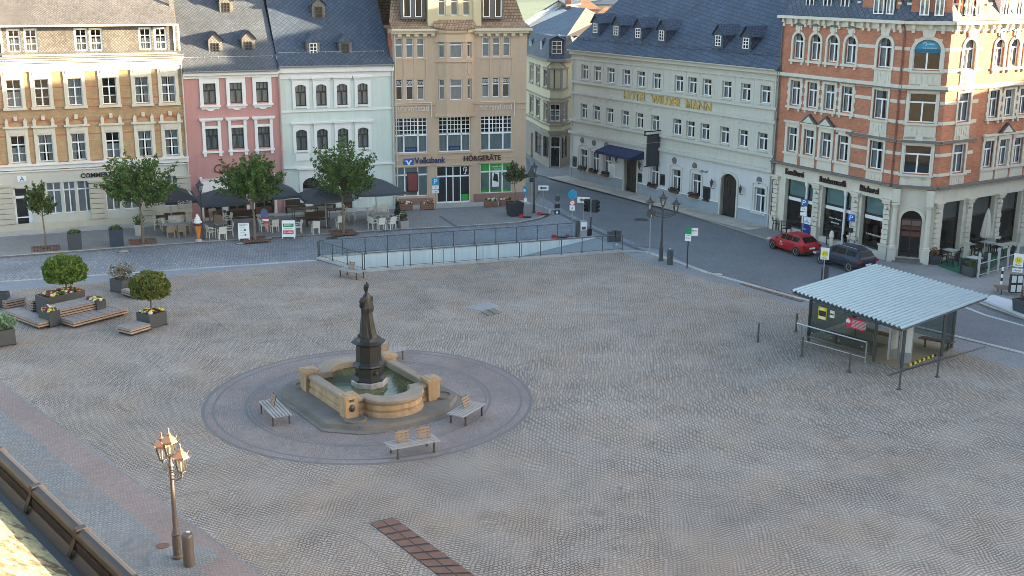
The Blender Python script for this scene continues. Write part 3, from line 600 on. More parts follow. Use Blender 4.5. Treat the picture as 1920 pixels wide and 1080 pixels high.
mb=MB(); mb.tube([(*p[:2],.02),(*p[:2],.95)],.035,8); mb.tube([(*q[:2],.02),(*q[:2],.95)],.035,8); mb.tube([(*(p-uA*.3)[:2],1.0),(*(q)[:2],1.0)],.035,8); mb.tube([(*(p)[:2],.25),(*q[:2],.25)],.02,6); rl=obj('guard_rail',mb,M_STEEL,sh)
# timetable cases, seats, kickboard
cs=A0.lerp(A1,.86); dirv=vA
for (o0,o1,nm) in ((cs,cs+uA*.1+vA*.55,'timetable_case'),(cs+uA*.5+vA*.1,cs+uA*.95+vA*.55,'timetable_case')):
    mb=MB(); d=(o1-o0); n=Vector((d.y,-d.x,0)).normalized()*.06; pts=[o0-n,o1-n,o1+n,o0+n]; mb.ring([[(*x[:2],.25) for x in pts],[(*x[:2],2.1) for x in pts]]); c=obj(nm,mb,M_STEEL,sh)
    for sgn in (-1.1,1.1):
        mb=MB(); a=o0.lerp(o1,.08)+n*sgn; b=o0.lerp(o1,.92)+n*sgn; mb.face([(*a[:2],.75),(*b[:2],.75),(*b[:2],1.95),(*a[:2],1.95)]); obj('timetable',mb,mat('printed_paper',(.6,.63,.62),.6,.18,9),c)
for s0,s1,dd in ((A0+vA*.9+uA*.5,A2+vA*.9,.45),(A0+vA*2.6+uA*.5,A2+vA*2.6,.5),(A1+vA*3.3+uA*.3-uA*1.5,A1+vA*3.9+uA*.3,.5)):
    mb=MB(); n=vA*dd; mb.ring([[(*x[:2],.42) for x in (s0,s1,s1+n,s0+n)],[(*x[:2],.47) for x in (s0,s1,s1+n,s0+n)]]); se=obj('seat',mb,M_DWOOD,sh)
    for f in (.15,.85): pp=s0.lerp(s1,f)+n*.5; mb=MB(); mb.box(pp.x-.04,pp.x+.04,pp.y-.04,pp.y+.04,0,.42); obj('leg',mb,M_DKST,se)
sheet('shelter_floor',[tuple(x[:2]) for x in (A0,A1+uA*.05,A1+uA*.05+vA*4.9,A0+vA*4.6)],.009,mat('shelter_floor',(.3,.24,.16),.8,.2))
ka,kb=G(1706,687),G(1755,668)
mbs=[MB(),MB()]
for i in range(12):
    p=ka.lerp(kb,i/12); q=ka.lerp(kb,(i+1)/12); n=Vector((.0,.12,0)); mbs[i%2].ring([[(*x[:2],.012) for x in (p,q,q+n,p+n)],[(*x[:2],.1) for x in (p,q,q+n,p+n)]])
mbs[0].k=0; m=MB(); 
for k_,b in enumerate(mbs):
    for f in b.f: m.face([b.v[i] for i in f],k_)
tag(obj('kerb_strip',m,[M_YEL,M_BLACK]),'yellow and black striped threshold bar at the open side of the bus shelter','threshold bar')
strip('drain_line',[(1663,704),(1700,692),(1845,650)],.12,.009,.02,M_DKST)
# bollards round the shelter
for px,lb in (((1421,641),'leftmost thin steel bollard, standing alone left of the bus shelter'),((1492,622),'thin steel bollard behind the left end of the shelter rail'),((1503,668),'thin steel bollard at the left front corner of the shelter'),((1592,698),'thin steel bollard in front of the middle of the shelter glass'),((1686,730),'frontmost thin steel bollard before the shelter opening'),((1757,707),'thin steel bollard right of the striped threshold bar')):
    p=G(*px); t=thing('bollard',lb,'bollard',(p.x,p.y,0),0,'thin steel bollards round the bus shelter'); mb=MB(Matrix.Translation((p.x,p.y,0)))
    mb.lathe([(.045,.0),(.045,.92),(.03,.95),(.005,.955)],n=12); obj('post',mb,M_DKST,t); mb=MB(Matrix.Translation((p.x,p.y,0))); mb.lathe([(.12,.006),(.12,.02),(.05,.025)],n=12); obj('base_plate',mb,M_DKST,t)
# ================================================================ BUILDINGS
M_OCHRE=brickmat('ochre_brick',(.36,.215,.10),(.45,.285,.145),(.36,.27,.17))
M_REDB=brickmat('orange_red_brick',(.39,.125,.065),(.49,.18,.10),(.36,.2,.13))
M_REDTRIM=mat('red_brick_trim',(.42,.14,.08),.85,.15,3)
M_CREAM=mat('cream_stone',(.52,.47,.38),.85,.12,1.2,streak=.4); M_CREAM2=mat('pale_render',(.56,.53,.46),.85,.09,.8,streak=.4)
M_TRIM=mat('light_stone_trim',(.60,.55,.46),.8,.14,2,streak=.4); M_WTRIM=mat('white_plaster_trim',(.74,.72,.70),.8,.07,1.5,streak=.3)
M_PINK=mat('pink_render',(.48,.24,.22),.85,.13,.5,streak=.5); M_MINT=mat('mint_render',(.58,.63,.57),.85,.12,.5,streak=.5)
M_TAN=mat('tan_render',(.52,.37,.26),.85,.11,.5,streak=.5); M_TANT=mat('tan_trim',(.56,.40,.28),.85,.06,.8)
M_HOT=mat('hotel_render',(.52,.5,.435),.85,.12,.5,streak=.5); M_HOTT=mat('hotel_trim',(.52,.51,.45),.85,.08,.8,streak=.4); M_HOTG=mat('hotel_ground_render',(.57,.565,.56),.85,.12,.5,streak=.5); M_PLINTH=mat('blue_grey_plinth',(.27,.31,.36),.85,.12,1)
M_YCR=mat('yellow_cream_render',(.55,.49,.33),.85,.09,.6,streak=.5); M_BRST=mat('brown_stone',(.28,.24,.2),.85,.2,1.5)
M_SLATE=slatemat('slate_roof',(.042,.06,.095),(.062,.085,.125),rough=.7); M_SLATEG=slatemat('grey_brown_slate',(.12,.11,.105),(.2,.185,.175),.14,45); M_SLATEH=slatemat('hotel_slate',(.038,.06,.098),(.056,.085,.13),.26,8,.7)
M_TILE=slatemat('terracotta_tiles',(.21,.13,.085),(.33,.22,.14),.24,0,.8); M_SLATEB=slatemat('blue_slate',(.05,.085,.13),(.075,.11,.16),.24,0,.7); M_HIPSUN=slatemat('brown_tiles',(.11,.078,.065),(.16,.12,.095),.2,0,.8)
M_WFR=mat('white_window_frame',(.84,.84,.84),.45,.05,2); M_DFR=mat('dark_window_frame',(.04,.036,.034),.5,.2,3); M_ZINC=mat('zinc_gutter',(.42,.42,.42),.5,.15,1,.5)
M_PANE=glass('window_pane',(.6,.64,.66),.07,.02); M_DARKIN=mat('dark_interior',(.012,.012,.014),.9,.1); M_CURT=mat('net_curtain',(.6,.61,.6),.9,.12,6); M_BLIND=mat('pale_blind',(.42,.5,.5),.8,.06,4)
M_LINE=mat('pipe_paint',(.5,.47,.42),.5,.1,2)
def row(F,xs,yA,yB,d=0,reg=True):
    out=[]; n=len(xs)
    for i,(a,b) in enumerate(xs):
        t=((a+b)/2-(xs[0][0]+xs[0][1])/2)/max(1e-6,((xs[-1][0]+xs[-1][1])-(xs[0][0]+xs[0][1]))/2) if n>1 else 0
        out.append(list(F.rect(a,b,yA[0]+(yB[0]-yA[0])*t,yA[1]+(yB[1]-yA[1])*t,d)))
    if reg and n>1:
        w=sum(r[1]-r[0] for r in out)/n; z0=sum(r[2] for r in out)/n; z1=sum(r[3] for r in out)/n
        for r in out: c=(r[0]+r[1])/2; r[0]=c-w/2; r[1]=c+w/2; r[2]=z0; r[3]=z1
    return out
def wall(mb,u0,u1,z0,z1,ops,dep=.2,k=0,kr=None,y=0):
    ops=[o for o in ops if o[0]>=u0-.01 and o[1]<=u1+.01 and o[2]>=z0-.01 and o[3]<=z1+.01]
    us=sorted({u0,u1,*[o[0] for o in ops],*[o[1] for o in ops]}); zs=sorted({z0,z1,*[o[2] for o in ops],*[o[3] for o in ops]})
    for za,zb in zip(zs,zs[1:]):
        run=None
        for ua,ub in zip(us,us[1:]):
            c=((ua+ub)/2,(za+zb)/2); solid=not any(o[0]<c[0]<o[1] and o[2]<c[1]<o[3] for o in ops)
            if solid: run=(run[0] if run else ua,ub)
            if (not solid or ub==us[-1]) and run: mb.face([(run[0],y,za),(run[1],y,za),(run[1],y,zb),(run[0],y,zb)],k); run=None
    for a,b,c,d in ops:
        kk=k if kr is None else kr
        mb.face([(a,y,c),(a,y+dep,c),(a,y+dep,d),(a,y,d)],kk); mb.face([(b,y,c),(b,y,d),(b,y+dep,d),(b,y+dep,c)],kk)
        mb.face([(a,y,d),(a,y+dep,d),(b,y+dep,d),(b,y,d)],kk); mb.face([(a,y,c),(b,y,c),(b,y+dep,c),(a,y+dep,c)],kk)
WC={}
def cached(key,fn):
    if key not in WC: WC[key]=fn()
    return WC[key]
def frame_mesh(w,h,st,m,b=.06):
    def mk():
        mb=MB(); T=.05
        def bar(x0,x1,z0,z1,t=T): mb.box(x0,x1,0,t,z0,z1)
        H=w/2
        bar(-H,-H+b,0,h); bar(H-b,H,0,h); bar(-H+b,H-b,0,b); bar(-H+b,H-b,h-b,h)
        g=.022
        if st=='cross':  # transom above, centre post, low glazing bar
            z=h*.66; bar(-H+b,H-b,z-.05,z+.04,.07); bar(-.045,.045,b,z-.05,.07); bar(-g,g,z+.04,h-b); bar(-H+b,-.045,h*.33-g,h*.33+g,.04); bar(.045,H-b,h*.33-g,h*.33+g,.04)
        elif st=='tee': z=h*.68; bar(-H+b,H-b,z-.045,z+.045,.07); bar(-.045,.045,b,z-.045,.07)
        elif st=='pink': z=h*.64; bar(-H+b,H-b,z-.05,z+.05,.07); bar(-.05,.05,b,z-.05,.07); bar(-H*.33-g,-H*.33+g,z+.05,h-b); bar(H*.33-g,H*.33+g,z+.05,h-b)
        elif st=='two': z=h*.66; bar(-H+b,H-b,z-.04,z+.04,.07)
        elif st=='lattice': bar(-g,g,b,h-b); [bar(-H+b,H-b,h*f-g,h*f+g,.04) for f in (.36,.66)]
        elif st=='grid':
            z=h*.5
            for x in (-.22*w,.22*w): bar(x-.05,x+.05,b,h-b,.07)
            bar(-H+b,H-b,z-.06,z+.06,.08)
            for f in (.64,.77,.89): bar(-H+b,H-b,h*f-g,h*f+g,.045)
            for x in (-.36,-.11,0,.11,.36): bar(x*w-g,x*w+g,z+.06,h-b,.045)
        elif st=='shop': 
            z=h*.72; bar(-H+b,H-b,z-.06,z+.06,.08)
            for x in (-.2*w,.2*w): bar(x-.05,x+.05,b,h-b,.07)
        elif st=='shop2': z=h*.74; bar(-H+b,H-b,z-.05,z+.05,.08); bar(-.04,.04,b,h-b,.06)
        elif st=='plain': pass
        return mb.mesh('window',[m])
    return cached(('f',st,round(w,2),round(h,2),m.name,b),mk)
def pane_mesh(w,h,m):
    def mk(): mb=MB(); mb.face([(-w/2+.03,.03,.03),(w/2-.03,.03,.03),(w/2-.03,.03,h-.03),(-w/2+.03,.03,h-.03)]); return mb.mesh('pane',[m])
    return cached(('p',round(w,2),round(h,2),m.name),mk)
def curtain_mesh(w,h,kind,m):
    def mk():
        mb=MB(); H=w/2
        mb.box(-H-.25,H+.25,.55,.6,-.2,h+.2,0)  # black backing panel put in for the darkness of the room
        if kind=='net':
            n=14; X=[(-H+.02+(w-.04)*i/n) for i in range(n+1)]
            for i in range(n): mb.face([(X[i],.12+.02*(i%2),.03),(X[i+1],.12+.02*((i+1)%2),.03),(X[i+1],.12+.02*((i+1)%2),h*.97),(X[i],.12+.02*(i%2),h*.97)],1)
        elif kind=='drape':
            for s in (-1,1):
                n=6; X=[s*(H-.02-w*.3*i/n) for i in range(n+1)]
                for i in range(n): mb.face([(X[i],.12+.03*(i%2),.03),(X[i+1],.12+.03*((i+1)%2),.03),(X[i+1]-s*.08,.12+.03*((i+1)%2),h*.97),(X[i],.12+.03*(i%2),h*.97)],1)
        elif kind=='half':
            n=14; X=[(-H+.02+(w-.04)*i/n) for i in range(n+1)]
            for i in range(n): mb.face([(X[i],.12+.02*(i%2),.03),(X[i+1],.12+.02*((i+1)%2),.03),(X[i+1],.12+.02*((i+1)%2),h*.55),(X[i],.12+.02*(i%2),h*.55)],1)
        elif kind=='blind': mb.face([(-H+.02,.1,.03),(H-.02,.1,.03),(H-.02,.1,h*.97),(-H+.02,.1,h*.97)],1)
        return mb.mesh('curtain',[M_DARKIN,m])
    return cached(('c',kind,round(w,2),round(h,2),m.name),mk)
CK=['drape','none','half','net','drape','none','half']
def win(par,F,r,st,m=None,y=.13,cur=None,sur=None,cm=None,pm=None,name='window',ops=None,b=.06):
    w=round(r[1]-r[0],2); h=round(r[3]-r[2],2); M=F.M @ Matrix.Translation(((r[0]+r[1])/2,y,r[2]))
    o=obj(name,frame_mesh(w,h,st,m or M_WFR,b),None,par,M); obj('pane',pane_mesh(w,h,pm or M_PANE),None,o,M)
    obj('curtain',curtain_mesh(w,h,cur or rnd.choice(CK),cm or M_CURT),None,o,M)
    if sur: 
        key,fn,mats=sur; me=cached(('s',key,w,h),lambda: _sur(fn,w,h,mats)); obj('surround',me,None,o,F.M @ Matrix.Translation(((r[0]+r[1])/2,0,r[2])))
    if ops is not None: ops.append(tuple(r))
    return o
def _sur(fn,w,h,mats): mb=MB(); fn(mb,w,h); return mb.mesh('surround',mats)
def arch_pts(w,h,rise,n=12):     # polyline of an arch of width w whose crown is at h
    r=(w*w/4+rise*rise)/(2*rise); a=math.asin(min(1,w/2/r)) if rise<w/2-1e-6 else PI/2
    return [(r*math.sin(t),h-r+r*math.cos(t)) for t in [-a+2*a*i/n for i in range(n+1)]]
def arch_plate(mb,w,h,rise,top,side,y0,y1,k=0):    # stone plate with an arched opening, outer box wider by side
    A=arch_pts(w,h,rise); W=w/2+side
    for (x0,z0),(x1,z1) in zip(A,A[1:]):
        mb.ring([[(x0,y0,z0),(x1,y0,z1),(x1,y0,top),(x0,y0,top)],[(x0,y1,z0),(x1,y1,z1),(x1,y1,top),(x0,y1,top)]],True,True,k)
    if side>0:
        for s in (-1,1): mb.box(s*w/2,s*W,y0,y1,0,top,k)
def arch_band(mb,w,h,rise,t,y0,y1,k=0,foot=None):   # curved moulding of thickness t over an arch
    A=arch_pts(w,h,rise); B=arch_pts(w+2*t,h+t,rise+t*.9)
    for i in range(len(A)-1):
        mb.ring([[(*A[i][:1],y0,A[i][1]),(A[i+1][0],y0,A[i+1][1]),(B[i+1][0],y0,B[i+1][1]),(B[i][0],y0,B[i][1])],[(A[i][0],y1,A[i][1]),(A[i+1][0],y1,A[i+1][1]),(B[i+1][0],y1,B[i+1][1]),(B[i][0],y1,B[i][1])]],True,True,k)
def house(name,label,F,u=None):
    c=F.at((F.L if u is None else u)/2,0,0); return thing(name,label,'building',c,F.ang)
def bandobj(par,F,items,name,m):           # mouldings: (u0,u1,z0,z1,proud)
    if name in ('stone_band','moulding','ledge','plinth','plinth_edge','string_course','cornice','bay_moulding','parapet_panel','pilaster','gable_coping') and 1<len(items)<40:
        for i in items: o=bandobj(par,F,[i],name,m)
        return o
    mb=MB(F.M)
    for u0,u1,z0,z1,p in items: mb.box(u0,u1,-p,.05,z0,z1)
    return obj(name,mb,m,par)
def pipe(par,F,u,z0,z1,m=None,d=.1):
    mb=MB(F.M); mb.tube([(u,-d,z0),(u,-d,z1-.35),(u,-d-.12,z1-.1),(u,-d-.25,z1)],.05,8)
    for z in (z0+1.5,z0+4.5,z0+7.5): mb.box(u-.07,u+.07,-d-.06,0,z,z+.05)
    return obj('downpipe',mb,m or M_LINE,par)
def gutter(par,F,u0,u1,z,y=-.35,m=None):
    mb=MB(F.M); pr=[(.11*math.cos(a),.11*math.sin(a)) for a in [PI+PI*i/6 for i in range(7)]]
    mb.ring([[(u,y+p[0],z+p[1]) for p in pr+[(.1,.0),(-.1,.0)][:0]] for u in (u0,u1)],True,True); return obj('gutter',mb,m or M_ZINC,par)
def slope(par,name,m,F,polys,thick=.12):
    mb=MB(F.M)
    for p in polys:
        p=[Vector(q) for q in p]; mb.face(p); mb.face([q-Vector((0,0,thick)) for q in reversed(p)])
        for i in range(len(p)): a,b=p[i],p[(i+1)%len(p)]; mb.face([a,b,b-Vector((0,0,thick)),a-Vector((0,0,thick))])
    return obj(name,mb,m,par)
def gable_dormer(par,F,u,y,z,w,h,roofh,depth,mwall,mroof,st='lattice',ww=None,wh=None,fm=None,ov=.12,hip=False):
    M=F.M @ Matrix.Translation((u,y,z)); H=w/2; mb=MB(M)
    mb.box(-H,H,0,depth,-.6,h,0)
    if not hip: mb.face([(-H,0,h),(H,0,h),(0,0,h+roofh)],0)
    d=obj('dormer',mb,mwall,par); mb=MB(M); O=H+ov; hz=h-ov*roofh/H; yy=.45 if hip else -ov
    for s in (-1,1): mb.face([(s*O,-ov,hz),(s*O,depth+1.2,hz),(0,depth+1.2,h+roofh),(0,yy,h+roofh)]); mb.face([(s*O,-ov,hz-.06),(s*O,depth,hz-.06),(0,depth,h+roofh-.06),(0,yy,h+roofh-.06)])
    if hip: mb.face([(-O,-ov,hz),(O,-ov,hz),(0,yy,h+roofh)])
    obj('dormer_roof',mb,mroof,d); ww=ww or w*.5; wh=wh or h*.62
    Mw=F.M @ Matrix.Translation((u,y-.05,z+h*.16)); mb=MB(Mw); mb.box(-ww/2-.05,ww/2+.05,.025,.045,0,wh); obj('window',frame_mesh(round(ww,2),round(wh,2),st,fm or M_WFR,.05),None,d,Mw)
    mb=MB(Mw); mb.face([(-ww/2,.035,0),(ww/2,.035,0),(ww/2,.035,wh),(-ww/2,.035,wh)]); obj('pane',mb,M_DPANE,d)
    return d
md_,td_,nd_,bd_=nodes('dark_pane'); bd_.inputs['Base Color'].default_value=(.02,.022,.025,1); bd_.inputs['Roughness'].default_value=.05; M_DPANE=md_
# ---------------- ochre brick bank
F1=Facade(cA,CP); L1=F1.L; z1=lambda x,y,d=0: F1.px(x,y,d)[1]
B1=house('brick_bank_building','ochre brick bank building with pale stone ground floor and slate attic at far left',F1)
zg=z1(180,311); zc0=z1(175,125); zc1=z1(175,107); ops=[]
r2=row(F1,[(12.5,40),(65,92.5),(127.5,154),(191,219),(252.5,279),(302.5,329)],(153,204),(139,189))
r1=row(F1,[(20,50),(72.5,100),(135,160),(199,225),(259,285),(309,335)],(257,309),(240,288))
def sur_b2(mb,w,h): # plain stone surround with panel above
    H=w/2+.22; mb.box(-H,-w/2,-.06,.14,-.05,h+.12); mb.box(w/2,H,-.06,.14,-.05,h+.12); mb.box(-H,H,-.061,.14,h,h+.75); mb.box(-H-.06,H+.06,-.14,.0,-.2,-.03); mb.box(-w/2-.05,w/2+.05,-.09,-.06,h+.3,h+.62); mb.box(-H-.08,H+.08,-.12,-.0,h+.75,h+.85)
def sur_b1(mb,w,h):
    H=w/2+.22; mb.box(-H,-w/2,-.06,.14,-.05,h+.1); mb.box(w/2,H,-.06,.14,-.05,h+.1); mb.box(-H,H,-.061,.14,h,h+.48); mb.box(-w/2,w/2,-.09,-.06,h+.12,h+.38); mb.box(-H-.14,H+.14,-.2,.0,h+.48,h+.6); mb.box(-H-.05,H+.05,-.14,.0,-.2,-.03); mb.box(-H,H,-.05,0,-.62,-.2); mb.box(-w/2,w/2,-.075,-.05,-.52,-.3)
    for s in (-1,1): mb.box(s*(H-.22),s*(H-.0),-.12,0,h+.6,h+.92); mb.prism([(s*(H-.24),h+.92),(s*(H+.02),h+.92),(s*(H-.11),h+1.15)],-.12,0,0,'y')
    mb.k=1; arch_band(mb,w*1.05,h+.95,.34,.16,-.05,0,1); mb.k=0; mb.box(-.11,.11,-.12,0,h+.98,h+1.28)
for r in r2: win(B1,F1,r,'cross',sur=('b2',sur_b2,[M_TRIM]),ops=ops)
for r in r1: win(B1,F1,r,'cross',sur=('b1',sur_b1,[M_TRIM,M_REDTRIM]),ops=ops)
rl=r2[0]; dx=(r2[2][0]-r2[1][0])
for rr,key,fn,mm in ((r2,'b2',sur_b2,[M_TRIM]),(r1,'b1',sur_b1,[M_TRIM,M_REDTRIM])):
    q=list(rr[0]); q[0]-=2.05; q[1]-=2.05
    if q[0]>.1: win(B1,F1,q,'cross',sur=(key,fn,mm),ops=ops)
mb=MB(F1.M); wall(mb,0,L1,zg,zc0,ops); DP=12
mb.face([(0,0,0),(0,DP,0),(0,DP,zc1),(0,0,zc1)]); mb.face([(L1,0,zg),(L1,DP,zg),(L1,DP,zc1),(L1,0,zc1)]); mb.face([(0,DP,0),(L1,DP,0),(L1,DP,zc1),(0,DP,zc1)])
obj('wall',mb,M_OCHRE,B1)
red=[]
for zz in (r2[0][2]-.15,r2[0][2]+.35,r2[0][3]-.6,r1[0][2]-.1,r1[0][3]-.1,r1[0][3]+.75,r1[0][2]-.55): 
    cuts=sorted([(r[0]-.26,r[1]+.26) for r in ops if r[2]-.6<zz<r[3]+1.0]); u=.02
    for a,b in cuts+[(L1-.02,L1)]:
        if a>u+.03: red.append((u,a,zz,zz+.08,.012))
        u=max(u,b)
bandobj(B1,F1,red,'brick_course',M_REDTRIM)
bandobj(B1,F1,[(-.05,L1+.02,zg-.02,zg+.25,.18),(-.1,L1+.05,zg+.25,zg+.36,.32),(-.02,L1,zg-.18,zg-.1,.1),(-.02,L1,zc0-.25,zc0,.08),(-.02,L1,zc0,zc1-.3,.14),(-.1,L1+.05,zc1-.3,zc1-.12,.3),(-.15,L1+.08,zc1-.12,zc1,.45)],'cornice',M_WTRIM)
gutter(B1,F1,-.2,L1+.1,zc1+.1,-.5)
# ground floor: pale stone, door, windows, pilasters
gops=[]
dr=F1.rect(27.5,62,352,428); dr=(dr[0],dr[1],.1,dr[3]+.0)
g_px=[(88,116),(120,143),(146,177),(199,226),(231,262),(310,341)]
gw_=row(F1,g_px,(345,404),(326,383)); zt=gw_[0][3]; zb=gw_[0][2]
for i,r in enumerate(gw_): r[0],r[1]=F1.px(g_px[i][0],370)[0],F1.px(g_px[i][1],370)[0]; win(B1,F1,r,'shop2',cur='blind',ops=gops,y=.16)
gops.append(dr); dw=dr[1]-dr[0]
Md=F1.M @ Matrix.Translation(((dr[0]+dr[1])/2,.25,.1)); mb=MB(Md); h=dr[3]-.1
for x0,x1,a,b in ((-dw/2,-dw/2+.12,0,h),(dw/2-.32,dw/2,0,h),(-dw/2,dw/2,h*.74,h*.8),(-dw/2,dw/2,h-.1,h),(-dw/2,dw/2,0,.15)): mb.box(x0,x1,0,.07,a,b)
mb.box(-dw/2+.12,dw/2-.32,.0,.05,.8,.88); dd=obj('door',mb,M_WFR,B1); mb=MB(Md); mb.face([(-dw/2,.06,0),(dw/2,.06,0),(dw/2,.06,h),(-dw/2,.06,h)]); obj('pane',mb,M_DPANE,dd)
mb=MB(F1.M); wall(mb,0,L1,0,zg,gops,.3); obj('ground_floor',mb,M_CREAM2,B1)
it=[(0,L1,.1,.55,.1)]
for px in (10,182,273,347):
    u=F1.px(px,380)[0]
    for k in range(7): hk=(zg-1.75)/7; it.append((u-.45,u+.45,.6+k*hk,.6+k*hk+hk*.9,.12 if k else .16))
    it.append((u-.5,u+.5,zg-1.12,zg-.98,.16))
bandobj(B1,F1,it,'rusticated_pier',M_CREAM)
u0=F1.px(151,326)[0]; u1=F1.px(243,326)[0]; text('COMMERZBANK',B1,wallM(F1,(u0+u1)/2,z1(195,327),.03),u1-u0,.32,M_TXT,.04,bold=.02)
u=F1.px(41,335)[0]; mb=MB(F1.M); mb.box(u-.28,u+.28,-.08,0,z1(41,340),z1(41,330)); s_=obj('sign',mb,M_WHITE,B1); text('A',s_,wallM(F1,u,z1(41,335),.085),.3,.3,M_BLU,.005)
# attic: long slate-hung dormer with paired white windows under a lean-to roof
dF=-.65; za=z1(175,98,dF); zb_=z1(175,46,dF); ua=F1.px(3,80,dF)[0]; ub=F1.px(326,70,dF)[0]
aops=[]; aw=row(F1,[(13,40),(45,71.5),(140,164),(167.5,192.5),(260,284),(289,312.5)],(57,102),(48,92),dF)
for r in aw: win(B1,F1,r,'lattice',y=.65+.06,ops=aops,cur='half',b=.13)
mb=MB(F1.M); wall(mb,ua,ub,za-.15,zb_,aops,.1,0,None,.65); mb.face([(ua,.65,za-.3),(ua,5,za-.3),(ua,5,zb_+1.9),(ua,.65,zb_)]); mb.face([(ub,.65,za-.3),(ub,5,za-.3),(ub,5,zb_+1.9),(ub,.65,zb_)]); at=obj('attic_dormer',mb,M_SLATEG,B1)
slope(B1,'roof',M_SLATEG,F1,[[(ua-.15,.35,zb_),(ub+.15,.35,zb_),(ub+.15,7,zb_+3.9),(ua-.15,7,zb_+3.9)],[(ua,12,zc1),(ua,7,zb_+3.9),(ub,7,zb_+3.9),(ub,12,zc1)],[(0,.0,zc1+.05),(L1,.0,zc1+.05),(L1,.75,za+.12),(0,.75,za+.12)],
  [(ub,.75,za+.1),(L1,.75,za+.1),(L1,2.6,zb_+1.8),(ub,2.6,zb_+1.8)],[(ub,2.6,zb_+1.8),(L1,2.6,zb_+1.8),(L1,7,zb_+3.9),(ub,7,zb_+3.9)],[(0,.75,za+.1),(ua,.75,za+.1),(ua,2.6,zb_+1.8),(0,2.6,zb_+1.8)]])
bandobj(B1,F1,[(ua-.2,ub+.2,zb_-.1,zb_+.02,-.22)],'fascia',M_TRIM); gutter(B1,F1,ua-.2,ub+.2,zb_+.02,.28); bandobj(B1,F1,[(ua-.05,ub+.05,za-.16,za-.06,-.5)],'sill_board',M_TRIM)
mb=MB(F1.M)
for u in (ub+.02,L1-.02): mb.box(u-.06,u+.06,.55,.67,za,zb_+.0)
mb.box(ua-.06,ua+.06,.6,.66,za,zb_); obj('corner_board',mb,M_TRIM,at)
pipe(B1,F1,L1-.05,.1,zc1)
# ---------------- pink house
F2=Facade(CP,PM); z2=lambda x,y,d=0: F2.px(x,y,d)[1]; L2=F2.L
B2=house('pink_house','narrow pink house with white window surrounds, cafe on its ground floor',F2)
ze2=z2(437,136); ops=[]
r2=row(F2,[(381,405),(431,454),(480,503)],(157,196),(153,190)); r1=row(F2,[(386,409),(434.5,457.5),(484,506)],(242,282),(236,275))
def sur_p2(mb,w,h):
    H=w/2+.24; mb.box(-H,-w/2,-.07,.14,-.1,h+.2); mb.box(w/2,H,-.07,.14,-.1,h+.2); mb.box(-H,H,-.071,.14,h,h+.3); mb.box(-H-.1,H+.1,-.14,0,h+.42,h+.58); mb.box(-H-.18,H+.18,-.22,0,h+.58,h+.7); mb.box(-H-.0,H+.0,-.08,0,h+.3,h+.42)
    mb.box(-H-.06,H+.06,-.16,0,-.22,-.1); mb.prism([(-H,-.22),(H,-.22),(H-.1,-.4),(.35,-.36),(.1,-.5),(-.1,-.5),(-.35,-.36),(-H+.1,-.4)],-.06,0,0,'y')
def sur_p1(mb,w,h):
    H=w/2+.22; mb.box(-H,-w/2,-.07,.14,-.1,h+.15); mb.box(w/2,H,-.07,.14,-.1,h+.15); mb.box(-H,H,-.071,.14,h,h+.18); mb.box(-H-.16,H+.16,-.22,0,h+.6,h+.74); mb.box(-H-.1,H+.1,-.13,0,h+.52,h+.6)
    for s in (-1,1): mb.box(s*(H-.2),s*H,-.12,0,h+.18,h+.52); mb.box(s*(H-.22),s*H,-.12,0,-.45,-.22)
    mb.box(-H-.08,H+.08,-.16,0,-.22,-.1)
for r in r2: win(B2,F2,r,'pink',M_DFR,sur=('p2',sur_p2,[M_WTRIM]),ops=ops,cur='net')
for i,r in enumerate(r1): win(B2,F2,r,'pink',M_DFR,sur=('p1',sur_p1,[M_WTRIM]),ops=ops,cur='net')
gz=3.3; dops=[]
for a,b in ((.9,2.2),(2.6,3.9),(4.5,5.9)): dops.append((a,b,.1,2.9))
mb=MB(F2.M); wall(mb,0,L2,0,ze2,ops+dops); mb.face([(0,10,0),(L2,10,0),(L2,10,ze2),(0,10,ze2)]); mb.face([(0,0,0),(0,10,0),(0,10,ze2),(0,0,ze2)]); mb.face([(L2,0,0),(L2,10,0),(L2,10,ze2),(L2,0,ze2)]); obj('wall',mb,M_PINK,B2)
M_DOORW=mat('brown_wood',(.11,.055,.035),.6,.2,3)
for a,b in ((.9,2.2),(2.6,3.9),(4.5,5.9)):
    Mx=F2.M @ Matrix.Translation(((a+b)/2,.15,.1)); w=b-a; mb=MB(Mx)
    for x0,x1,c,d in ((-w/2,-w/2+.12,0,2.8),(w/2-.12,w/2,0,2.8),(-.05,.05,0,2.1),(-w/2,w/2,2.1,2.22),(-w/2,w/2,2.7,2.8),(-w/2,w/2,0,.5)): mb.box(x0,x1,0,.07,c,d)
    d_=obj('cafe_door',mb,M_DOORW,B2); mb=MB(Mx); mb.face([(-w/2,.06,0),(w/2,.06,0),(w/2,.06,2.8),(-w/2,.06,2.8)]); obj('pane',mb,M_DPANE,d_)
    mb=MB(F2.M); mb.box(a-.2,a-.02,-.05,.0,.1,3.05); mb.box(b+.02,b+.2,-.05,0,.1,3.05); obj('door_surround',mb,M_WTRIM,d_)
bandobj(B2,F2,[(0,L2,ze2-.35,ze2-.15,.12),(0,L2,ze2-.15,ze2+.05,.3)],'cornice',M_WTRIM); gutter(B2,F2,0,L2,ze2+.16,-.4)
u=F2.px(420,315)[0]; text('Café',B2,wallM(F2,u,z2(420,315),.04),1.4,.62,M_DOORW,.03,shear=.2)
uA0,uA1=F2.px(374,350)[0],F2.px(440,345)[0]; mb=MB(F2.M); zt,zb2=z2(395,338),z2(400,358,.9)
mb.face([(uA0,-.02,zt),(uA1,-.02,zt),(uA1,-1.1,zb2),(uA0,-1.1,zb2)]); mb.face([(uA0,-1.1,zb2),(uA1,-1.1,zb2),(uA1,-1.1,zb2-.2),(uA0,-1.1,zb2-.2)])
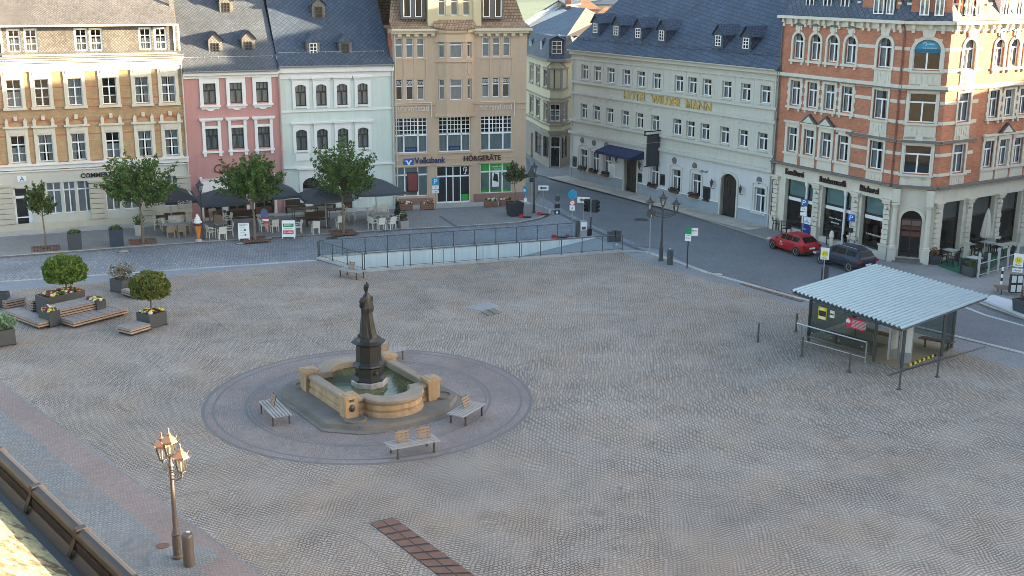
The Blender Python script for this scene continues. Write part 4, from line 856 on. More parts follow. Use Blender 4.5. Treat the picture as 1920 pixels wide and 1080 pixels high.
mb.box(uA0,uA1,-.12,-.02,zt,zt+.12); obj('awning',mb,mat('beige_fabric',(.62,.56,.5),.9,.08),B2)
TP=math.tan(R(47))
def bigroof(B,F,L,ze,name,m,l0=0,l1=0,D=6.5):
    return slope(B,name,m,F,[[(0,-.35,ze-.02),(L,-.35,ze-.02),(L-l1,D,ze+D*TP),(l0,D,ze+D*TP)],[(l0,D,ze+D*TP),(L-l1,D,ze+D*TP),(L-l1,2*D,ze),(l0,2*D,ze)]])
M_SLP=slatemat('blue_grey_slate',(.06,.072,.095),(.09,.10,.12),.2,45,.75)
bigroof(B2,F2,L2,ze2+.2,'roof',M_SLP)
def snowguard(B,F,L,ze):
    mb=MB(F.M); y=.45; z=ze+.45*TP+.1
    for dz in (.12,.38): mb.tube([(.2,y,z+dz),(L-.25,y,z+dz)],.018,4)
    n=int(L/.5)
    for i in range(n+1): u=.2+(L-.45)*i/n; mb.box(u-.012,u+.012,y-.02,y+.02,z-.05,z+.42)
    return obj('snow_guard',mb,M_ZINC,B)
snowguard(B2,F2,L2,ze2+.1)
def roofpos(F,px,py,ze):      # point of the main slope seen at a pixel
    for i in range(200):
        d=-i*.04; u,z=F.px(px,py,d)
        if z<=ze+(i*.04)*TP: return u,i*.04,z
    return u,8,z
for px,py in ((405,104),(467,101),(425,28)):
    u,y,z=roofpos(F2,px,py,ze2+.2); gable_dormer(B2,F2,u,y,z,.95,1.15,.5,1.6,M_SLATEG,M_SLP,'lattice',.5,.68,M_DFR)
# ---------------- mint house
F3=Facade(PM,MV); z3=lambda x,y,d=0: F3.px(x,y,d)[1]; L3=F3.L
B3=house('mint_house','pale mint green house with dark arched windows between pink and beige houses',F3)
ze3=z3(620,126); ops=[]
r2=row(F3,[(553.7,574),(592.5,612.5),(632,651),(670,690)],(160,200),(155,195)); r1=row(F3,[(555.5,576),(594.5,615),(633,653.5),(671,691)],(244,282.5),(238,276))
def sur_m(mb,w,h):
    arch_plate(mb,w,h,.16,h+.3,.22,-.07,.14); mb.box(-w/2-.34,w/2+.34,-.2,0,h+.42,h+.54); mb.box(-w/2-.26,w/2+.26,-.1,0,h+.3,h+.42)
    mb.box(-w/2-.22,-w/2,-.07,.14,-.2,0); mb.box(w/2,w/2+.22,-.07,.14,-.2,0); mb.box(-w/2-.0,w/2,-.1,.1,-.12,-.0)
for r in r2: win(B3,F3,r,'pink',M_DFR,sur=('m',sur_m,[M_WTRIM]),ops=ops,cur='net')
for r in r1: win(B3,F3,r,'pink',M_DFR,sur=('m',sur_m,[M_WTRIM]),ops=ops,cur='net')
def sur_mg(mb,w,h): arch_plate(mb,w,h,.4,h+.3,.24,-.07,.14); mb.box(-w/2-.4,w/2+.4,-.22,0,h+.62,h+.76); mb.box(-w/2-.24,w/2+.24,-.08,0,h+.3,h+.62)
for a,b in ((568,600),(640,672)):
    r=list(F3.rect(a,b,333,372)); r[2]=.75; win(B3,F3,r,'shop2',M_DFR,sur=('mg',sur_mg,[M_WTRIM]),ops=ops,cur='half')
ops.append((4.0,5.1,.1,2.7)); mb=MB(F3.M); mb.box(4.0,5.1,.12,.18,.1,2.7); dd=obj('door',mb,M_DOORW,B3); mb=MB(F3.M); mb.box(4.2,4.9,.1,.12,1.2,2.5); obj('pane',mb,M_DPANE,dd)
mb=MB(F3.M); wall(mb,0,L3,0,ze3,ops); mb.face([(0,10,0),(L3,10,0),(L3,10,ze3),(0,10,ze3)]); mb.face([(L3,0,0),(L3,6.5,0),(L3,6.5,ze3+7),(L3,0,ze3)]); obj('wall',mb,M_MINT,B3)
zs=r2[0][2]-.42; zq=r1[0][2]-.8
bandobj(B3,F3,[(0,L3,zs,zs+.12,.08),(0,L3,zq-.5,zq-.38,.12),(0,L3,ze3-.32,ze3+.06,.28),(0,L3,ze3-.75,ze3-.32,.06)],'cornice',M_WTRIM); gutter(B3,F3,0,L3,ze3+.16,-.4)
bandobj(B3,F3,[((r[0]+r[1])/2-.5,(r[0]+r[1])/2+.5,r[2]-.75,r[2]-.25,.05) for r in r1],'parapet_panel',M_WTRIM)
bigroof(B3,F3,L3,ze3+.2,'roof',M_SLATE,0,.35); snowguard(B3,F3,L3-.3,ze3+.1); pipe(B3,F3,.05,.1,ze3,mat('pink_pipe',(.5,.3,.27),.6,.1)); pipe(B3,F3,L3-.1,.1,ze3)
for px,py in ((588,107),(648,107),(598,38)):
    u,y,z=roofpos(F3,px,py,ze3+.2); gable_dormer(B3,F3,u,y,z,.95,1.2,.45,1.6,M_SLATEG,M_SLATE,'lattice',.55,.78,M_DFR if px!=588 else M_WFR,hip=py>50)
mb=MB(F3.M); mb.box(L3-.12,L3+.12,.1,.5,ze3,ze3+1.9); mb.box(L3-.1,L3+.08,.5,1.0,ze3+.4,ze3+2.3); obj('brick_parapet',mb,M_REDTRIM,B3)
# ---------------- beige bank
F4=Facade(MV,VR); z4=lambda x,y,d=0: F4.px(x,y,d)[1]; u4=lambda x,y,d=0: F4.px(x,y,d)[0]; L4=F4.L
B4=house('beige_bank_building','beige bank building with a shallow bay, gridded white windows and hearing aid shop',F4)
ze4=z4(860,55); ops=[]
def trip(xs,y0,y1,yb0,yb1,st,lab=False):
    rs=row(F4,xs,(y0,y1),(yb0,yb1))
    for r in rs: win(B4,F4,r,st,ops=ops,cur='net' if not lab else rnd.choice(('none','half')))
    return rs
a3=trip([(741,755),(761,775.5),(781,796)],72,109,71,108,'two'); c3=trip([(904.5,918),(924,938),(943,957.5)],70,107,68,105,'two')
a2=trip([(741,755),(761.5,775.5),(782,796)],149,188,148,187,'two',1); c2=trip([(904,917),(923,937),(942.5,956)],145,183,144,181,'two',1)
# transoms of second floor carry white lettering
for rs in (a2,c2):
    for r,tx in zip(rs,('ERGO','DER','DKV')): text(tx,B4,wallM(F4,(r[0]+r[1])/2,r[2]+(r[3]-r[2])*.82,-.1),(r[1]-r[0])*.72,.25,M_WTX,.004)
big=[F4.rect(740,801.5,222,290),F4.rect(823,882,219,284),F4.rect(901.5,960,216,279)]
zb0=sum(b[2] for b in big)/3; zb1=sum(b[3] for b in big)/3; bw=sum(b[1]-b[0] for b in big)/3
for b in big:
    c=(b[0]+b[1])/2; r=(c-bw/2,c+bw/2,zb0,zb1); o=win(B4,F4,r,'grid',ops=ops,cur='half',cm=M_BLIND)
    if b is not big[2]: mb=MB(F4.M); mb.box(c-.45,c+.45,.17,.175,zb0+.1,zb0+.42); p_=obj('window_sign',mb,M_BLU,o); text('Volksbank',p_,wallM(F4,c,zb0+.26,-.165),.7,.13,M_WTX,.003)
sg=F4.rect(741,802.5,313,384); sg=(sg[0],sg[1],.75,sg[3]); win(B4,F4,sg,'shop',ops=ops,cur='blind',cm=M_BLIND)
sd_=F4.rect(819,882,311,388); sd_=(sd_[0],sd_[1],.1,sd_[3]); sr=F4.rect(901,960,306,375); sr=(sr[0],sr[1],.75,sr[3])
M_GRP=mat('lime_green_poster',(.02,.33,.05),.5,.08)
o=win(B4,F4,sr,'shop',ops=ops,cur='blind',cm=mat('pale_green_display',(.4,.55,.42),.7,.25,2))
wd=sr[1]-sr[0]; hh=sr[3]-sr[2]; mb=MB(F4.M)
for f0,f1,g0,g1 in ((.04,.28,.75,.97),(.33,.68,.75,.97),(.73,.96,.75,.97),(.04,.28,.02,.1),(.33,.68,.02,.07),(.73,.96,.02,.1)): mb.box(sr[0]+wd*f0,sr[0]+wd*f1,.115,.125,sr[2]+hh*g0,sr[2]+hh*g1)
p_=obj('green_banner',mb,M_GRP,o); text('optik d.',p_,wallM(F4,sr[0]+wd*.52,sr[2]+hh*.88,-.112),.7,.16,M_WTX,.003); text('hören',p_,wallM(F4,sr[0]+wd*.54,sr[2]+hh*.8,-.112),.5,.08,M_WTX,.003)
mb=MB(F4.M); mb.box(sr[0]+wd*.38,sr[0]+wd*.6,.115,.125,sr[2]+hh*.2,sr[2]+hh*.68); pp=obj('poster',mb,M_WHITE,o); mb=MB(F4.M); mb.prism([(sr[0]+wd*.4,sr[2]+hh*.42),(sr[0]+wd*.58,sr[2]+hh*.35),(sr[0]+wd*.55,sr[2]+hh*.62),(sr[0]+wd*.44,sr[2]+hh*.66)],.108,.113,0,'y'); obj('picture',mb,M_TXT,pp)
# entrance: wide glazed doors
ops.append(sd_); w=sd_[1]-sd_[0]; h=sd_[3]-.1; Mx=F4.M @ Matrix.Translation((sd_[0],.13,.1)); mb=MB(Mx)
for f in (0,.28,.48,.7,.97): mb.box(w*f-.0,w*f+.07,0,.07,0,h)
mb.box(0,w+.05,0,.07,h-.08,h); mb.box(0,w,0,.075,h*.7,h*.74); mb.box(0,w,0,.06,0,.12)
dd=obj('entrance_door',mb,M_WFR,B4); mb=MB(Mx); mb.face([(0,.04,0),(w,.04,0),(w,.04,h),(0,.04,h)]); obj('pane',mb,M_DPANE,dd)
mb=MB(Mx); mb.box(w*.74,w*.95,.0,.02,.15,h*.22); gs=obj('green_banner',mb,M_GRP,dd)
ex,ez=w*.86,h*.87; mb=MB(Mx); mb.tube([(ex-.12,-.01,ez-.05),(ex-.17,-.01,ez+.12),(ex-.05,-.01,ez+.25),(ex+.1,-.01,ez+.2),(ex+.13,-.01,ez+.05),(ex+.03,-.01,ez-.12),(ex+.0,-.01,ez-.26),(ex-.1,-.01,ez-.25)],.035,6); mb.tube([(ex-.05,-.01,ez+.1),(ex+.03,-.01,ez+.08),(ex,-.01,ez-.05)],.028,6); obj('ear_mark',mb,M_WTX,dd)
mb=MB(F4.M); mb.box(sg[0]+.95,sg[0]+1.75,.05,.12,sg[2]+.35,sg[2]+1.85); ps=obj('poster_case',mb,M_BLACK,B4); mb=MB(F4.M); mb.box(sg[0]+1.02,sg[0]+1.68,.045,.05,sg[2]+.45,sg[2]+1.75); obj('poster',mb,mat('dark_red_poster',(.22,.05,.05),.4,.35,5),ps)
# wall with bay
ob0,ob1=u4(816,150),u4(888,150); of0,of1=ob0+.75,ob1-.75; od=.62; zo0=z4(850,216,.3)
cops=[o for o in ops]
mb=MB(F4.M); wall(mb,0,L4,0,zo0,cops); wall(mb,0,ob0,zo0,ze4,cops); wall(mb,ob1,L4,zo0,ze4,cops); DP=11
mb.face([(L4,0,0),(L4,DP,0),(L4,DP,ze4),(L4,0,ze4)]); mb.face([(0,DP,0),(L4,DP,0),(L4,DP,ze4),(0,DP,ze4)]); mb.face([(0,0,0),(0,DP,0),(0,DP,ze4),(0,0,ze4)])
mb.face([(ob0,0,zo0),(ob1,0,zo0),(of1,-od,zo0),(of0,-od,zo0)]); obj('wall',mb,M_TAN,B4)
Fl=Facade(F4.at(ob0,0,0),F4.at(of0,-od,0)); Fc=Facade(F4.at(of0,-od,0),F4.at(of1,-od,0)); Fr=Facade(F4.at(of1,-od,0),F4.at(ob1,0,0))
bay=obj('bay',MB(),M_TAN,B4)
mbb=MB()
for F in (Fl,Fc,Fr):
    o_=[]; w_=.95 if F is Fc else .5
    for rs in (a3,a2):
        r=(F.L/2-w_/2,F.L/2+w_/2,rs[0][2],rs[0][3]); win(B4,F,r,'two',ops=o_,cur='net')
    mb=MB(F.M); wall(mb,0,F.L,zo0,ze4,o_)
    for f,mi,uv,sm in zip(mb.f,mb.mi,mb.uv,mb.sm): mbb.face([mb.v[i] for i in f],0)
    zc_=(a3[0][2]+a2[0][3])/2; rr=min(.5,F.L*.36); mb=MB(F.M)
    for i in range(20): a=2*PI*i/20; b=2*PI*(i+1)/20; mb.ring([[(F.L/2+rr*q*math.cos(x)*(1 if F is Fc else .8),y_,zc_+.5*q*math.sin(x)) for q,x in ((1,a),(1,b),(1.1,b),(1.1,a))] for y_ in (-.03,.01)])
    for s1 in (-1,1):
        for s2 in (-1,1): mb.box(F.L/2+s1*rr*.85,F.L/2+s1*rr*1.1,-.03,0,zc_+s2*.44,zc_+s2*.56)
    obj('medallion',mb,M_TANT,B4)
    bandobj(B4,F,[(-.02,F.L+.02,a3[0][2]-.32,a3[0][2]-.2,.08),(-.02,F.L+.02,zo0-.1,zo0+.12,.12),(-.02,F.L+.02,ze4-.9,ze4-.2,.06),(-.05,F.L+.05,ze4-.2,ze4,.25)],'bay_moulding',M_TANT)
bay.data=mbb.mesh('bay',[M_TAN])
# panels between second and third floor, string courses, dentils
it=[]
for rs in (a3,c3):
    lo,hi=a2[0][3]+.12,a3[0][2]-.12; uu0,uu1=rs[0][0]-.12,rs[-1][1]+.12
    for u in (uu0,rs[0][1]+.05,rs[1][1]+.05,uu1): it.append((u-.04,u+.04,lo,hi,.04))
    it+= [(uu0-.08,uu1+.08,hi,hi+.09,.07),(uu0-.1,uu1+.1,a3[0][3]+.06,a3[0][3]+.12,.03)]
zst=a2[0][2]-.3; it+=[(0,ob0-.02,zst-.1,zst,.1),(ob1+.02,L4,zst-.1,zst,.1),(0,L4,zb0-.55,zb0-.5,.04),(0,ob0,zb1+.45,zb1+.5,.03),(ob1,L4,zb1+.45,zb1+.5,.03)]
for b in big: it.append((b[0]-.1,b[1]+.1,zb0-.12,zb0-.02,.1))
for s in (sg,sd_,sr): it.append((s[0]-.15,s[1]+.15,s[3]+.04,s[3]+.17,.14))
bandobj(B4,F4,it,'moulding',M_TANT)
it=[(-.05,ob0-.02,ze4-.3,ze4-.1,.3),(ob1+.02,L4+.1,ze4-.3,ze4-.1,.3),(-.1,ob0+.2,ze4-.1,ze4+.08,.5),(ob1-.2,L4+.3,ze4-.1,ze4+.08,.5)]
for k in range(6): u=.5+k*.62; it+=[(u-.14,u+.14,ze4-.48,ze4-.3,.25),(L4-u-.14,L4-u+.14,ze4-.48,ze4-.3,.25)]
bandobj(B4,F4,it,'cornice',mat('cream_cornice',(.6,.52,.38),.8,.1,1))
bandobj(B4,F4,[(0,sd_[0]-.3,.1,.6,.06),(sd_[1]+.25,L4,.1,.72,.08)],'plinth',mat('red_porphyry',(.28,.15,.125),.8,.25,3)); pipe(B4,F4,.15,.1,ze4-.1)
# lettering
for cx,cy in ((778,203),(935,200)):
    u=u4(cx,cy); z=z4(cx,cy); t_o=text('randstad',B4,wallM(F4,u+.15,z,.03),1.75,.42,mat('pale_pink_letters',(.68,.6,.54),.6,.05),.03)
    mb=MB(wallM(F4,u-1.15,z,.03)); mb.prism([(-.32,.1),(-.05,.1),(-.05,-.12),(-.11,-.12),(-.11,.04),(-.32,.04)],0,.03); mb.prism([(.32,.1),(.05,.1),(.05,-.12),(.11,-.12),(.11,.04),(.32,.04)],0,.03); obj('emblem',mb,MATS['pale_pink_letters'],B4)
    mb=MB(wallM(F4,u,z,.02)); mb.box(-1.5,1.3,.36,.42,0,.05) if False else None; mb.box(-1.45,1.25,.38,.43,0,.08); mb.box(1.2,1.25,-.7,.38,0,.08); obj('sign_rail',mb,MATS['pale_pink_letters'],B4)
u,z=u4(806,300),z4(806,300); text('Volksbank',B4,wallM(F4,u,z,.05),2.35,.46,mat('navy_letters',(.015,.03,.12),.5,.05),.04,bold=.012)
u=u4(766,304); z=z4(766,304); mb=MB(wallM(F4,u,z,.03)); mb.box(-.38,.38,-.28,.28,0,.06); lg=obj('emblem',mb,mat('bank_blue',(.01,.10,.36),.5,.05),B4); mb=MB(wallM(F4,u,z,.092)); mb.box(-.38,-.12,-.28,-.2,0,.01); mb.box(.12,.38,-.28,-.2,0,.01); obj('emblem',mb,M_SRED,lg)
mb=MB(wallM(F4,u,z,.095)); mb.prism([(-.25,.14),(-.1,.14),(0,-.06),(.1,.14),(.25,.14),(.25,.06),(.15,.06),(.05,-.26),(-.05,-.26),(-.15,.06),(-.25,.06)],0,.012); obj('emblem',mb,M_WTX,lg)
u,z=u4(904,295),z4(904,295); text('HÖRGERÄTE',B4,wallM(F4,u,z,.05),2.9,.48,mat('dark_brown_letters',(.05,.02,.02),.5,.05),.04,bold=.02)
# mansard roof, sunlit gable and dormers
zr=ze4+.1; TM=2.2
slope(B4,'roof',M_TILE,F4,[[(-.1,-.4,zr),(ob0+.1,-.4,zr),(ob0+.1,.6,zr+.5),(-.1,.6,zr+.5)],[(ob1-.1,-.4,zr),(L4+.2,-.4,zr),(L4-.1,.6,zr+.5),(ob1-.1,.6,zr+.5)],[(-.1,.6,zr+.5),(L4-.1,.6,zr+.5),(L4-1.2,2.4,zr+4.6),(.6,2.4,zr+4.6)],
 [(L4-.1,.6,zr+.5),(L4+.1,9,zr+.5),(L4-1.2,7.5,zr+4.6),(L4-1.2,2.4,zr+4.6)],[(.6,2.4,zr+4.6),(L4-1.2,2.4,zr+4.6),(L4-1.2,7.5,zr+4.6),(.6,7.5,zr+4.6)],[(-.1,9,zr),(L4,9,zr),(L4-1.2,7.5,zr+4.6),(.6,7.5,zr+4.6)],
 [(ob0,-.02,zr+.6),(ob1,-.02,zr+.6),(ob1+.15,-.45,zr+.12),(of1+.1,-od-.3,zr-.02),(of0-.1,-od-.3,zr-.02),(ob0-.15,-.45,zr+.12)]])
M_YW=mat('yellow_cream_gable',(.55,.46,.29),.85,.08,1)
gu0,gu1=u4(802,25),u4(902,25); go=[]; gr=row(F4,[(822,835),(845,859),(868,881)],(0,29),(0,29)); mb=MB(F4.M)
for r in gr: r[3]=r[2]+1.5; win(B4,F4,r,'two',ops=go,cur='net')
wall(mb,gu0,gu1,zr-.1,zr+4.4,go); mb.box(gu0,gu0+.01,0,2,zr,zr+4.4); mb.box(gu1-.01,gu1,0,2,zr,zr+4.4); mb.face([(gu0,0,zr+4.4),(gu1,0,zr+4.4),((gu0+gu1)/2,0,zr+6.5)]); gb=obj('gable',mb,M_YW,B4)
bandobj(B4,F4,[(gu0,gu0+.75,zr-.08,zr+4.3,.08),(gu1-.6,gu1,zr-.08,zr+4.3,.08),(gr[0][1]+.02,gr[1][0]-.02,gr[0][2],zr+3,.06),(gr[1][1]+.02,gr[2][0]-.02,gr[0][2],zr+3,.06)],'pilaster',M_YW)
slope(B4,'gable_roof',M_TILE,F4,[[(gu0-.3,-.2,zr+4.2),((gu0+gu1)/2,-.2,zr+6.6),((gu0+gu1)/2,5,zr+6.6),(gu0-.3,5,zr+4.2)],[(gu1+.3,-.2,zr+4.2),((gu0+gu1)/2,-.2,zr+6.6),((gu0+gu1)/2,5,zr+6.6),(gu1+.3,5,zr+4.2)]])
for xa,xb,ws in ((752,798,((756,770),(778,791))),(903,944,((905,918),(928,940)))):
    d=-.35; ua_,ub_=u4(xa,20,d),u4(xb,20,d); zb3=z4((xa+xb)/2,36,d); mb=MB(F4.M); mb.box(ua_,ub_,.35,3,zb3,zb3+2.6); dm=obj('dormer',mb,mat('dormer_slate',(.13,.12,.115),.7,.2,4),B4)
    for p0,p1 in ws:
        r=F4.rect(p0,p1,2,32,d); r=(r[0],r[1],zb3+.15,zb3+2.2); M=F4.M @ Matrix.Translation(((r[0]+r[1])/2,.3,r[2])); obj('window',frame_mesh(round(r[1]-r[0],2),2.05,'two',M_WFR),None,dm,M); mb=MB(F4.M); mb.face([(r[0],.335,r[2]),(r[1],.335,r[2]),(r[1],.335,r[3]),(r[0],.335,r[3])]); obj('pane',mb,M_DPANE,dm)
    slope(B4,'dormer_roof',M_TILE,F4,[[(ua_-.2,.1,zb3+2.6),(ub_+.2,.1,zb3+2.6),(ub_+.2,3,zb3+3.4),(ua_-.2,3,zb3+3.4)]])
# ---------------- cream house with polygonal corner bay in the side street
Q=[G(975,281),G(1017,310.5),G(1029,316),G(1052,316.5),G(1075,305)]
Q[0]=Q[1]+(Q[0]-Q[1]).normalized()*9
FF=[Facade(a,b) for a,b in zip(Q,Q[1:])]
B5=thing('corner_house','cream house with a polygonal corner bay and dark mansard roof in the side street','building',(Q[2].x,Q[2].y,0))
zE=FF[2].px(1040,111)[1]; zG=FF[2].px(1040,248)[1]
wl=[]; SP=[(FF[0],[(994,999.5),(1006,1012)],(129,158),(132,160),(190,218),(193,223)),(FF[1],[(1020.5,1026)],(135,163),None,(196,226),None),(FF[2],[(1031,1050)],(133,164),None,(196,227),None),(FF[3],[(1054.5,1068)],(135,164),None,(198,228),None)]
wz=[FF[2].px(1040,v)[1] for v in (164,133,227,196)]
mbb=MB()
def addf(dst,src,k=0):
    for f in src.f: dst.face([src.v[i] for i in f],k)
def sur5(mb,w,h):
    for s in (-1,1): mb.box(s*w/2,s*(w/2+.16),-.05,.14,-.08,h+.1)
    mb.box(-w/2-.22,w/2+.22,-.12,.0,-.22,-.08); mb.box(-w/2-.2,w/2+.2,-.12,.1,h+.1,h+.26)
for F,xs,*_ in SP:
    o_=[]
    for (za,zb) in ((wz[0],wz[1]),(wz[2],wz[3])):
        for a,b in xs:
            ua,ub=F.px(a,(150 if zb>7 else 210))[0],F.px(b,(150 if zb>7 else 210))[0]
            if F is FF[3]: ub=min(ub,ua+1.3)
            win(B5,F,(ua,ub,za,zb),'cross' if F in FF[2:] else 'tee',ops=o_,cur='half',sur=('s5',sur5,[M_BRST]))
    if F is FF[0]: r=(F.px(1007,270)[0]-.7,F.px(1007,270)[0]+.7,1.0,3.4); 
    mb=MB(F.M); wall(mb,0,F.L,zG,zE,o_); addf(mbb,mb)
    g_=[]
    if F is FF[0]: win(B5,F,(F.L-3.2,F.L-.5,.8,zG-.5),'shop2',M_DFR,ops=g_,cur='none'); g_.append((F.L-5.2,F.L-4.2,.1,2.4))
    if F is FF[1]: win(B5,F,(.15,F.L-.15,.9,zG-.5),'plain',M_DFR,ops=g_,cur='none')
    if F is FF[3]: win(B5,F,(.2,1.7,.9,zG-.5),'two',M_DFR,ops=g_,cur='none')
    if F is FF[2]: r=(.12,F.L-.12,.1,zG-.4); win(B5,F,r,'two',M_WFR,ops=g_,cur='none',name='shop_door')
    mb=MB(F.M); wall(mb,0,F.L,0,zG,g_); addf(mbb,mb,1)
obj('wall',mbb,[M_YCR,M_BRST],B5)
for F in FF:
    bandobj(B5,F,[(-.05,F.L+.05,zG-.1,zG+.12,.15),(-.03,F.L+.03,wz[2]-.5,wz[2]-.36,.1),(-.03,F.L+.03,wz[3]+.42,wz[3]+.55,.1),(-.1,F.L+.1,zE-.2,zE,.35)],'cornice',M_BRST)
mb=MB(FF[2].M); arch_band(mb,1.6,0,.5,.12,-.1,0) if False else None
mb=MB(FF[2].M @ Matrix.Translation((FF[2].L/2,0,wz[1]+.2))); arch_band(mb,1.5,.55,.5,.12,-.12,0); obj('arched_hood',mb,M_BRST,B5)
# mansard
zM=11.75; cen=Vector((6.5,112,0)); lo=[q.copy() for q in Q]; mb=MB()
def up(q,t,z): v=q.lerp(cen,t); return (v.x,v.y,z)
for a,b in zip(Q,Q[1:]): mb.face([(a.x,a.y,zE),(b.x,b.y,zE),up(b,.14,zM),up(a,.14,zM)])
obj('mansard_roof',mb,M_SLATE,B5)
lf=G(985,57,zM); rf=G(1063,67,zM); rt=G(1098,15,13.8); lt=G(1053,11,13.8); rb=G(1132,33,12.6)
mb=MB(); mb.face([lf,rf,rt,lt]); mb.face([up(Q[0],.14,zM),up(Q[1],.14,zM),up(Q[2],.14,zM),up(Q[3],.14,zM),up(Q[4],.14,zM),tuple(rf),tuple(lf)]); obj('roof',mb,M_SLATEB,B5)
mb=MB(); mb.face([rf,rt,rb,Vector((rf.x+2.2,rf.y+1,zM))]); mb.face([lf,lt,lt+Vector((-3,6,-3)),lf+Vector((-3,6,-2))]); mb.face([rt,lt,lt+Vector((1,9,-3)),rb+Vector((0,5,-2))]); obj('hip_roof',mb,M_HIPSUN,B5)  # hip coloured brown as if sunlit, front slope blue as if shaded
for (px,py,wv) in ((996,97,.8),(1016,98,.6),(1044,99,.9)):
    F=FF[0] if px<1017 else FF[2]; u,z=F.px(px,py,-.3); gable_dormer(B5,F,u,.25,z-.3,wv*1.5,1.45,.35,1.6,M_SLATE,M_SLATEB,'lattice',wv,1.1,hip=px<1030)
mb=MB(FF[0].M); 
# gable house behind, its sunlit wall made as a white strip
B9=thing('gable_house','house behind the cream corner house with a white bargeboard and dark roof edge','building',(2,124,0))
a,b,c=G(978,46,12.3),G(1047,3,14.2),G(1062,12,13.9); dn=Vector((0,0,-.42))
mb=MB(); mb.ring([[a,b,b+dn,a+dn],[x+Vector((.35,.7,0)) for x in (a,b,b+dn,a+dn)]]); obj('bargeboard',mb,M_WTRIM,B9)
mb=MB(); up_=Vector((0,0,.16)); mb.ring([[a+up_,b+up_,b+Vector((0,0,.02)),a+Vector((0,0,.02))],[x+Vector((2,8,0)) for x in (a+up_,b+up_,b,a)]]); mb.ring([[b+up_,c+up_,c,b],[x+Vector((2,8,0)) for x in (b+up_,c+up_,c,b)]]); obj('roof',mb,M_SLATE,B9)
mb=MB(); mb.ring([[a+dn,b+dn,c+dn,Vector((c.x,c.y,0)),Vector((a.x,a.y,0))],[x+Vector((2,8,0)) for x in (a+dn,b+dn,c+dn,Vector((c.x,c.y,0)),Vector((a.x,a.y,0)))]]); obj('wall',mb,M_CREAM2,B9)
p=G(1065,9,14); mb=MB(Matrix.Translation((p.x,p.y,12.5))); mb.box(-.3,.3,-.3,.3,0,2.3); mb.box(-.36,.36,-.36,.36,2.3,2.4); ch=obj('chimney',mb,M_REDTRIM,B9)
def boxhouse(name,label,px0,px1,ytop,D,dep,roofz,mw,mr,ov=.5,hip=True,extra=None):
    o=Vector((0,0,HC)); r0=ray(px0,ytop); r1=ray(px1,ytop); a=o+r0*(D/r0.y); b=o+r1*(D/r1.y); z=(a.z+b.z)/2
    F=Facade(a,b); t=house(name,label,F); mb=MB(F.M); mb.box(0,F.L,0,dep,0,z); obj('wall',mb,mw,t)
    L=F.L; h=min(dep,L)/2*.9; 
    if hip: slope(t,'roof',mr,F,[[(-ov,-ov,z),(L+ov,-ov,z),(L-h,dep/2,z+roofz),(h,dep/2,z+roofz)],[(L+ov,-ov,z),(L+ov,dep+ov,z),(L-h,dep/2,z+roofz)],[(-ov,-ov,z),(-ov,dep+ov,z),(h,dep/2,z+roofz)],[(-ov,dep+ov,z),(L+ov,dep+ov,z),(L-h,dep/2,z+roofz),(h,dep/2,z+roofz)]],.15)
    else:
        slope(t,'roof',mr,F,[[(-ov,-ov,z),(L+ov,-ov,z),(L+ov,dep/2,z+roofz),(-ov,dep/2,z+roofz)],[(-ov,dep+ov,z),(L+ov,dep+ov,z),(L+ov,dep/2,z+roofz),(-ov,dep/2,z+roofz)]],.15)
        mb=MB(F.M)
        for u in (0,L): mb.face([(u,0,z),(u,dep,z),(u,dep/2,z+roofz)])
        obj('gable',mb,mw,t)
    return t,F,z
M_ORT=slatemat('orange_tiles',(.33,.15,.075),(.45,.23,.12),.25,0,.8)
boxhouse('far_house','sunlit orange roofed house far behind the blue slate roof',1077,1122,17,150,8,1.2,M_CREAM2,M_ORT,.4)
boxhouse('far_house','cream house with flat dark eaves far behind left end of hotel roof',1122,1190,8,165,10,.8,M_CREAM2,M_SLATE,1.0)
boxhouse('far_house','brick house with orange roof tucked behind the left end of hotel roof',1120,1160,30,140,5,1.0,M_REDB,M_ORT,.4)
# ---------------- hotel
F6=Facade(HL,HR); L6=F6.L; z6=lambda x,y,d=0: F6.px(x,y,d)[1]; u6=lambda x,y,d=0: F6.px(x,y,d)[0]
B6=house('hotel','long grey cream hotel with gold lettering, blue entrance awning and dark slate roof','' or F6)
zE6=z6(1070,93); ops=[]
X=[(205,243),(298,337),(400,440),(515,557),(622,668),(740,788),(903,960),(1003,1062),(1115,1175),(1262,1325),(1402,1468),(1545,1613)]
Yt=[480,492,503,517,530,545,567,580,595,612,632,650]; Yb=[590,603,620,632,652,665,690,705,720,740,760,785]
X2=[(200,237),(295,330),(393,432),(505,545),(612,658),(730,772),(888,942),(987,1043),(1092,1150),(1238,1297),(1375,1437),(1520,1592)]
us=[u6(1040+(a+b)/8,(t+q)/8) for (a,b),t,q in zip(X,Yt,Yb)]
us2=[u6(1040+(a+b)/8,v/4) for (a,b),v in zip(X2,(828,846,862,885,904,918,957,976,999,1030,1055,1080))]
us=[(a+b)/2 for a,b in zip(us,us2)]
zt1=sum(z6(1040+(a+b)/8,t/4) for (a,b),t in zip(X,Yt))/12; zb1=sum(z6(1040+(a+b)/8,t/4) for (a,b),t in zip(X,Yb))/12
zt2=sum(z6(1040+(a+b)/8,t/4) for (a,b),t in zip(X2[:9],(772,788,803,825,843,862,900,918,938)))/9; zb2=zt2-(zt1-zb1)
WW=.98
def sur_h1(mb,w,h): arch_band(mb,1.15,h+.62,.32,.05,-.025,0); mb.box(-w/2-.1,w/2+.1,-.1,.1,-.09,-.01)
def sur_h2(mb,w,h):
    for s in (-1,1): mb.ring([[(s*.62,-.025,h+.32),(0,-.025,h+.72),(0,-.025,h+.78),(s*.7,-.025,h+.34)],[(s*.62,0,h+.32),(0,0,h+.72),(0,0,h+.78),(s*.7,0,h+.34)]])
    mb.box(-w/2-.1,w/2+.1,-.1,.1,-.09,-.01)
